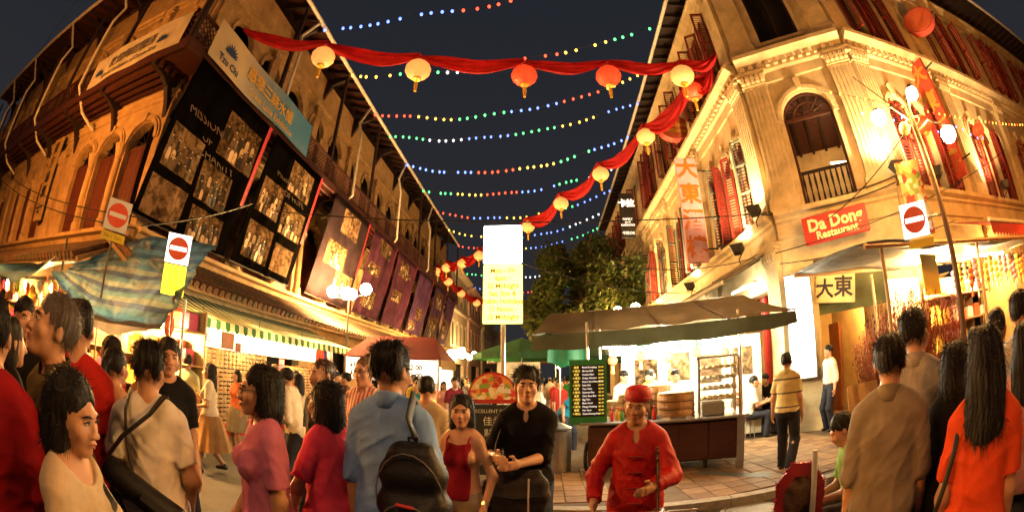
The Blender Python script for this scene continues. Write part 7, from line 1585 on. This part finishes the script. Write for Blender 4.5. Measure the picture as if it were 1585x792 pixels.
mk('shell', MB().bevbox(-.055, .055, -.014, .014, -.032, .032, .006), mat('camera_silver', (.3, .3, .3), .3, .1, 9), cm, M0 @ Matrix.Translation(U((-.3, -.36, 1.42)))); mk('screen', MB().box(-.035, .035, .0145, .016, -.024, .024), emit('camera_screen', (.25, .5, .8), .6), cm, M0 @ Matrix.Translation(U((-.3, -.36, 1.42)))); mk('lens', MB().lathe([(.02, 0), (.018, .02)], (0, 0, 0), 12), BLACKP, cm, M0 @ Matrix.Translation(U((-.3, -.374, 1.42))) @ Matrix.Rotation(R(90), 4, 'X'))
pp('woman with dark hair in black top between two men at the right', 1.95, 1.4, 172, 1.62, True, shirt=(BLKC, 'long', .84), hair='bob', vox=.0095, group=GC)
t, M0, J, s, U, HD = pp('woman with very long black hair in bright orange top', 1.62, .98, 176, 1.66, True, shirt=((.78, .085, .02), 'short', .84), hair='long', vox=.0085, head=(0, 4, 0), group=GC)
mk('bag_strap', MB().tube([U((.11, -.05, 1.42)), U((.12, .03, 1.455)), U((.13, .12, 1.3)), U((.17, .14, 1.1)), U((.22, .1, .9))], .012, 6, flat=.4), BLACKP, t, M0)
pp('short haired man in pale shirt in the crowd at the right', 3.14, 1.76, 160, 1.74, shirt=((.5, .42, .3), 'short', .84), vox=.013, group=GC)
pp('man in light shirt at the right picture edge', 2.95, 1.42, 170, 1.8, shirt=((.5, .45, .38), 'short', .84), vox=.012, group=GC)
pp('woman in pink top with long hair at the right picture edge', 2.4, 1.13, 165, 1.62, True, shirt=((.6, .28, .25), 'short', .84), hair='long', vox=.012, group=GC)
pp('balding man beyond the orange top', 3.6, 2.3, 150, 1.66, shirt=((.3, .2, .1), 'short', .84), hair='thin', vox=.014, group=GC)
pp('seated man in green shirt bending over his lap', 2.36, 2.68, -75, 1.62, shirt=((.22, .38, .08), 'short', .84), sit=True, lean=16, vox=.011, head=(0, 22, 0), arms=((-.1, -.4, 1.0), (.1, -.4, 1.02)), legs=('trousers', (.15, .12, .1)), group=GC)
bs = thing('folding_stool', 'small stool under the seated man in green', 'stool', (2.36, 2.68, 0)); mk('seat', MB().bevbox(2.2, 2.52, 2.52, 2.84, .38, .41, .01), WOOD, bs)
for a, b in ((2.22, 2.54), (2.5, 2.54), (2.22, 2.82), (2.5, 2.82)): mk('leg', MB().tube([(a, b, .38), (a, b, 0)], .015, 6), WOOD, bs)
wp = thing('white_prop_stick', 'white plastic stick leaning beside the seated man', 'stick', (1.92, 2.5, 0)); mk('shaft', MB().tube([(1.85, 2.6, .35), (1.83, 2.62, 1.05)], .022, 8), mat('white_cloth', (.65, .6, .5)), wp); mk('knob', MB().lathe([(.02, -.02), (.035, 0), (.02, .02)], (1.85, 2.6, .36), 8), mat('yellow_card', (.8, .6, .05)), wp)
# cooks and diners
for k, (x, y, h, hr, lab, col, hd_) in enumerate(((1.5, 8.5, 1.66, 'short', 'cook in white leaning over the counter next to the menu board', (.72, .66, .55), (10, 22, 0)), (1.95, 8.32, 1.64, 'bun', 'cook with hair bun in yellow vest', (.7, .55, .08), (-20, 18, 0)), (2.5, 8.4, 1.62, 'short', 'cook in white beside the glass cabinet', (.74, .68, .56), (30, 16, 0)), (2.2, 9.2, 1.66, 'bun', 'helper in white at the back of the dim sum stall', (.74, .68, .56), (90, 10, 0)))):
    pp(lab, x, y, 20 - 15 * k, h, k % 2 == 1, shirt=(col, 'short', .84), hair=hr, vox=.014, face=True, head=hd_, z0=.1, skin=1, arms=((-.15, -.3, 1.1), (.15, -.3, 1.12)), group='cooks at the dim sum stall')
person('diner in white shirt leaning over the table', 4.25, 8.75, 75, 1.72, shirt=((.74, .66, .5), 'short', .84), sit=True, lean=12, vox=.014, z0=.12, arms=((-.12, -.42, 1.15), (.12, -.42, 1.15)), group='diners in the arcade')
person('diner in black shirt facing the diner in white', 5.15, 9.4, -60, 1.72, shirt=(BLKC, 'short', .84), sit=True, lean=14, vox=.014, z0=.12, face=True, head=(0, 15, 0), arms=((-.12, -.42, 1.15), (.12, -.42, 1.15)), group='diners in the arcade')
person('woman diner with her back to the cart', 4.35, 9.55, 60, 1.62, True, shirt=((.6, .5, .38), 'short', .84), hair='bob', sit=True, vox=.016, z0=.12, group='diners in the arcade')
person('diner in red at the back table', 4.5, 10.9, 30, 1.66, True, shirt=((.5, .08, .05), 'short', .84), hair='pony', sit=True, vox=.018, z0=.12, group='diners in the arcade')
person('diner in grey farthest in the arcade', 5.4, 11.6, -40, 1.7, shirt=((.25, .24, .22), 'short', .84), sit=True, vox=.018, z0=.12, face=True, group='diners in the arcade')
for k, (lab, x, y, th, c, fm) in enumerate((('diner in pale shirt with back to the arcade pier', 4.9, 8.35, 150, (.6, .52, .4), False), ('diner in brown beside the woman diner', 4.0, 9.1, 95, (.2, .1, .05), False), ('diner in cream at the back table', 5.6, 10.9, -100, (.6, .5, .35), True), ('waiter in black standing in the arcade', 5.0, 10.2, 0, BLKC, False))):
    person(lab, x, y, th, 1.66, fm, shirt=(c, 'short', .84), hair='bob' if fm else 'short', sit=k < 3, vox=.017, z0=.12, face=k == 3, lean=8 if k < 3 else 0, group='diners in the arcade')
# food street behind
FS = 'people far down the street'
far = [('person in blue T-shirt bending over a table', .42, 9.6, 60, 1.68, False, (.03, .25, .42), 'short', 38, 'short'), ('person in red shirt behind the menu board', .3, 12.0, 10, 1.66, False, (.5, .04, .03), 'short', 0, 'short'), ('person in green shirt far behind the cart', .66, 13.9, 180, 1.7, False, (.05, .3, .06), 'short', 0, 'short'),
       ('woman in pink top walking past the red kiosk', -2.58, 11.3, 10, 1.55, True, (.72, .35, .3), 'bob', 0, 'short'), ('woman in beige dress with ponytail', -2.35, 12.6, 175, 1.55, True, (.6, .5, .33), 'pony', 0, 'short'), ('man in dark shirt behind the beige dress', -1.7, 13.5, 160, 1.66, False, (.06, .05, .05), 'short', 0, 'short'),
       ('person in white far along the street', -3.2, 18, 0, 1.66, False, (.6, .55, .45), 'short', 0, 'short'), ('person in brown far along the street', -2.2, 19.5, 170, 1.7, False, (.2, .1, .06), 'short', 0, 'short'), ('woman in yellow far along the street', -1.4, 17, 15, 1.58, True, (.65, .5, .1), 'long', 0, 'short'), ('person in teal far along the street', -3.8, 22, 5, 1.68, False, (.05, .25, .25), 'short', 0, 'short'),
       ('woman in white top by the far lamp', -4.2, 20, 190, 1.58, True, (.6, .52, .42), 'bob', 0, 'short'), ('person in orange beneath the green parasol', -.2, 15.5, -20, 1.66, False, (.6, .2, .05), 'short', 0, 'short'), ('person in grey under the tree', .9, 18.5, 150, 1.7, False, (.25, .24, .22), 'short', 0, 'short'), ('person in black walking behind the chalkboard', -.9, 10.2, -90, 1.62, True, (.03, .03, .03), 'bob', 0, 'short')]
far += [('shopper in %s at the %s' % (a, b), x, y, ph, hh, fm, c, hr, 0, 'short') for a, b, x, y, ph, hh, fm, c, hr in (
    ('black', 'end of the sunglasses racks', -4.6, 9.2, 100, 1.66, False, BLKC, 'short'), ('white', 'corner of the red kiosk', -3.9, 10.6, 180, 1.6, True, (.65, .58, .45), 'bob'), ('dark blue', 'front of the red kiosk', -3.3, 11.0, 170, 1.7, False, (.03, .04, .1), 'short'), ('brown', 'racks behind the pink T-shirt', -3.5, 7.4, -100, 1.66, False, (.16, .08, .04), 'short'), ('cream', 'racks behind the mauve top', -4.1, 6.7, -130, 1.58, True, (.6, .48, .3), 'long'),
    ('grey', 'far lamp post', -2.9, 16, 20, 1.66, False, (.2, .19, .18), 'short'), ('red', 'far lamp post', -2.0, 15.2, 190, 1.62, True, (.5, .05, .03), 'pony'), ('black', 'middle of the far street', -1.2, 14.6, 10, 1.68, False, BLKC, 'short'), ('white', 'middle of the far street', -1.9, 17.6, 180, 1.68, False, (.62, .56, .44), 'short'), ('green', 'edge of the dark green parasol', -.4, 12.6, 60, 1.64, False, (.1, .22, .06), 'short'),
    ('purple', 'foot of the far shophouses', -4.0, 26, 0, 1.66, True, (.2, .06, .2), 'bob'), ('dark red', 'foot of the far shophouses', -3.0, 27, 180, 1.7, False, (.25, .02, .02), 'short'), ('tan', 'passage beside the cart', -.1, 11.0, -150, 1.68, False, (.4, .26, .12), 'short'))]
far += [('passer by with %s bag heading off behind the stalls' % a, x, y, 180, 1.65, k % 2 == 0, c, 'bob' if k % 2 == 0 else 'short', 0, 'short') for k, (a, x, y, c) in enumerate((('no', -3.6, 14.2, (.3, .25, .2)), ('a brown', -2.75, 14.9, (.08, .07, .07)), ('a white', -1.5, 21.5, (.4, .3, .2)), ('a red', .2, 20, (.3, .3, .28))))]
far += [(lab, x, y, ph, hh, fm, c, hr, 0, 'short') for lab, x, y, ph, hh, fm, c, hr in (
    ('man in maroon polo passing the snack table', -1.9, 9.4, 20, 1.68, False, (.22, .02, .03), 'short'), ('woman in teal blouse near the snack table', -2.6, 9.0, -40, 1.58, True, (.04, .2, .2), 'long'), ('man in pale blue between kiosk and chalkboard', -1.5, 10.6, 170, 1.7, False, (.3, .38, .5), 'short'), ('woman in black dress between kiosk and chalkboard', -1.25, 11.6, 15, 1.56, True, BLKC, 'long'), ('man in yellow shirt in the kiosk queue', -3.0, 10.2, 185, 1.66, False, (.6, .42, .06), 'short'),
    ('woman in red dress in the kiosk queue', -3.6, 9.6, 165, 1.56, True, (.5, .03, .03), 'bob'), ('man in grey coat at the racks near the kiosk', -4.3, 8.4, -110, 1.7, False, (.18, .17, .16), 'short'), ('woman in peach top at the racks near the kiosk', -4.7, 7.6, -90, 1.55, True, (.65, .35, .22), 'bob'), ('man in navy under the brown parasol', -.7, 18.2, 30, 1.7, False, (.03, .04, .09), 'short'), ('woman in cream under the brown parasol', -1.1, 19.3, -30, 1.58, True, (.55, .46, .3), 'pony'),
    ('stall hand in red by the steel bin', .35, 10.7, 30, 1.64, False, (.45, .04, .03), 'short'), ('customer in white behind the steel bin', -.15, 9.3, 120, 1.62, True, (.6, .55, .45), 'bob'))]
for k, (lab, x, y, phi, h, fm, c, hr, ln, sl) in enumerate(far):
    pp(lab, x, y, phi, h, fm, shirt=(c, sl, .84), hair=hr, vox=.02, lean=ln, face=abs(phi) < 40 and y < 14, legs=('skirt', c, .55, .7) if 'dress' in lab else ('trousers', rnd.choice(((.03, .03, .04), (.12, .1, .08), (.05, .06, .1)))), stride=rnd.choice((0, .12, .15)), group=FS)
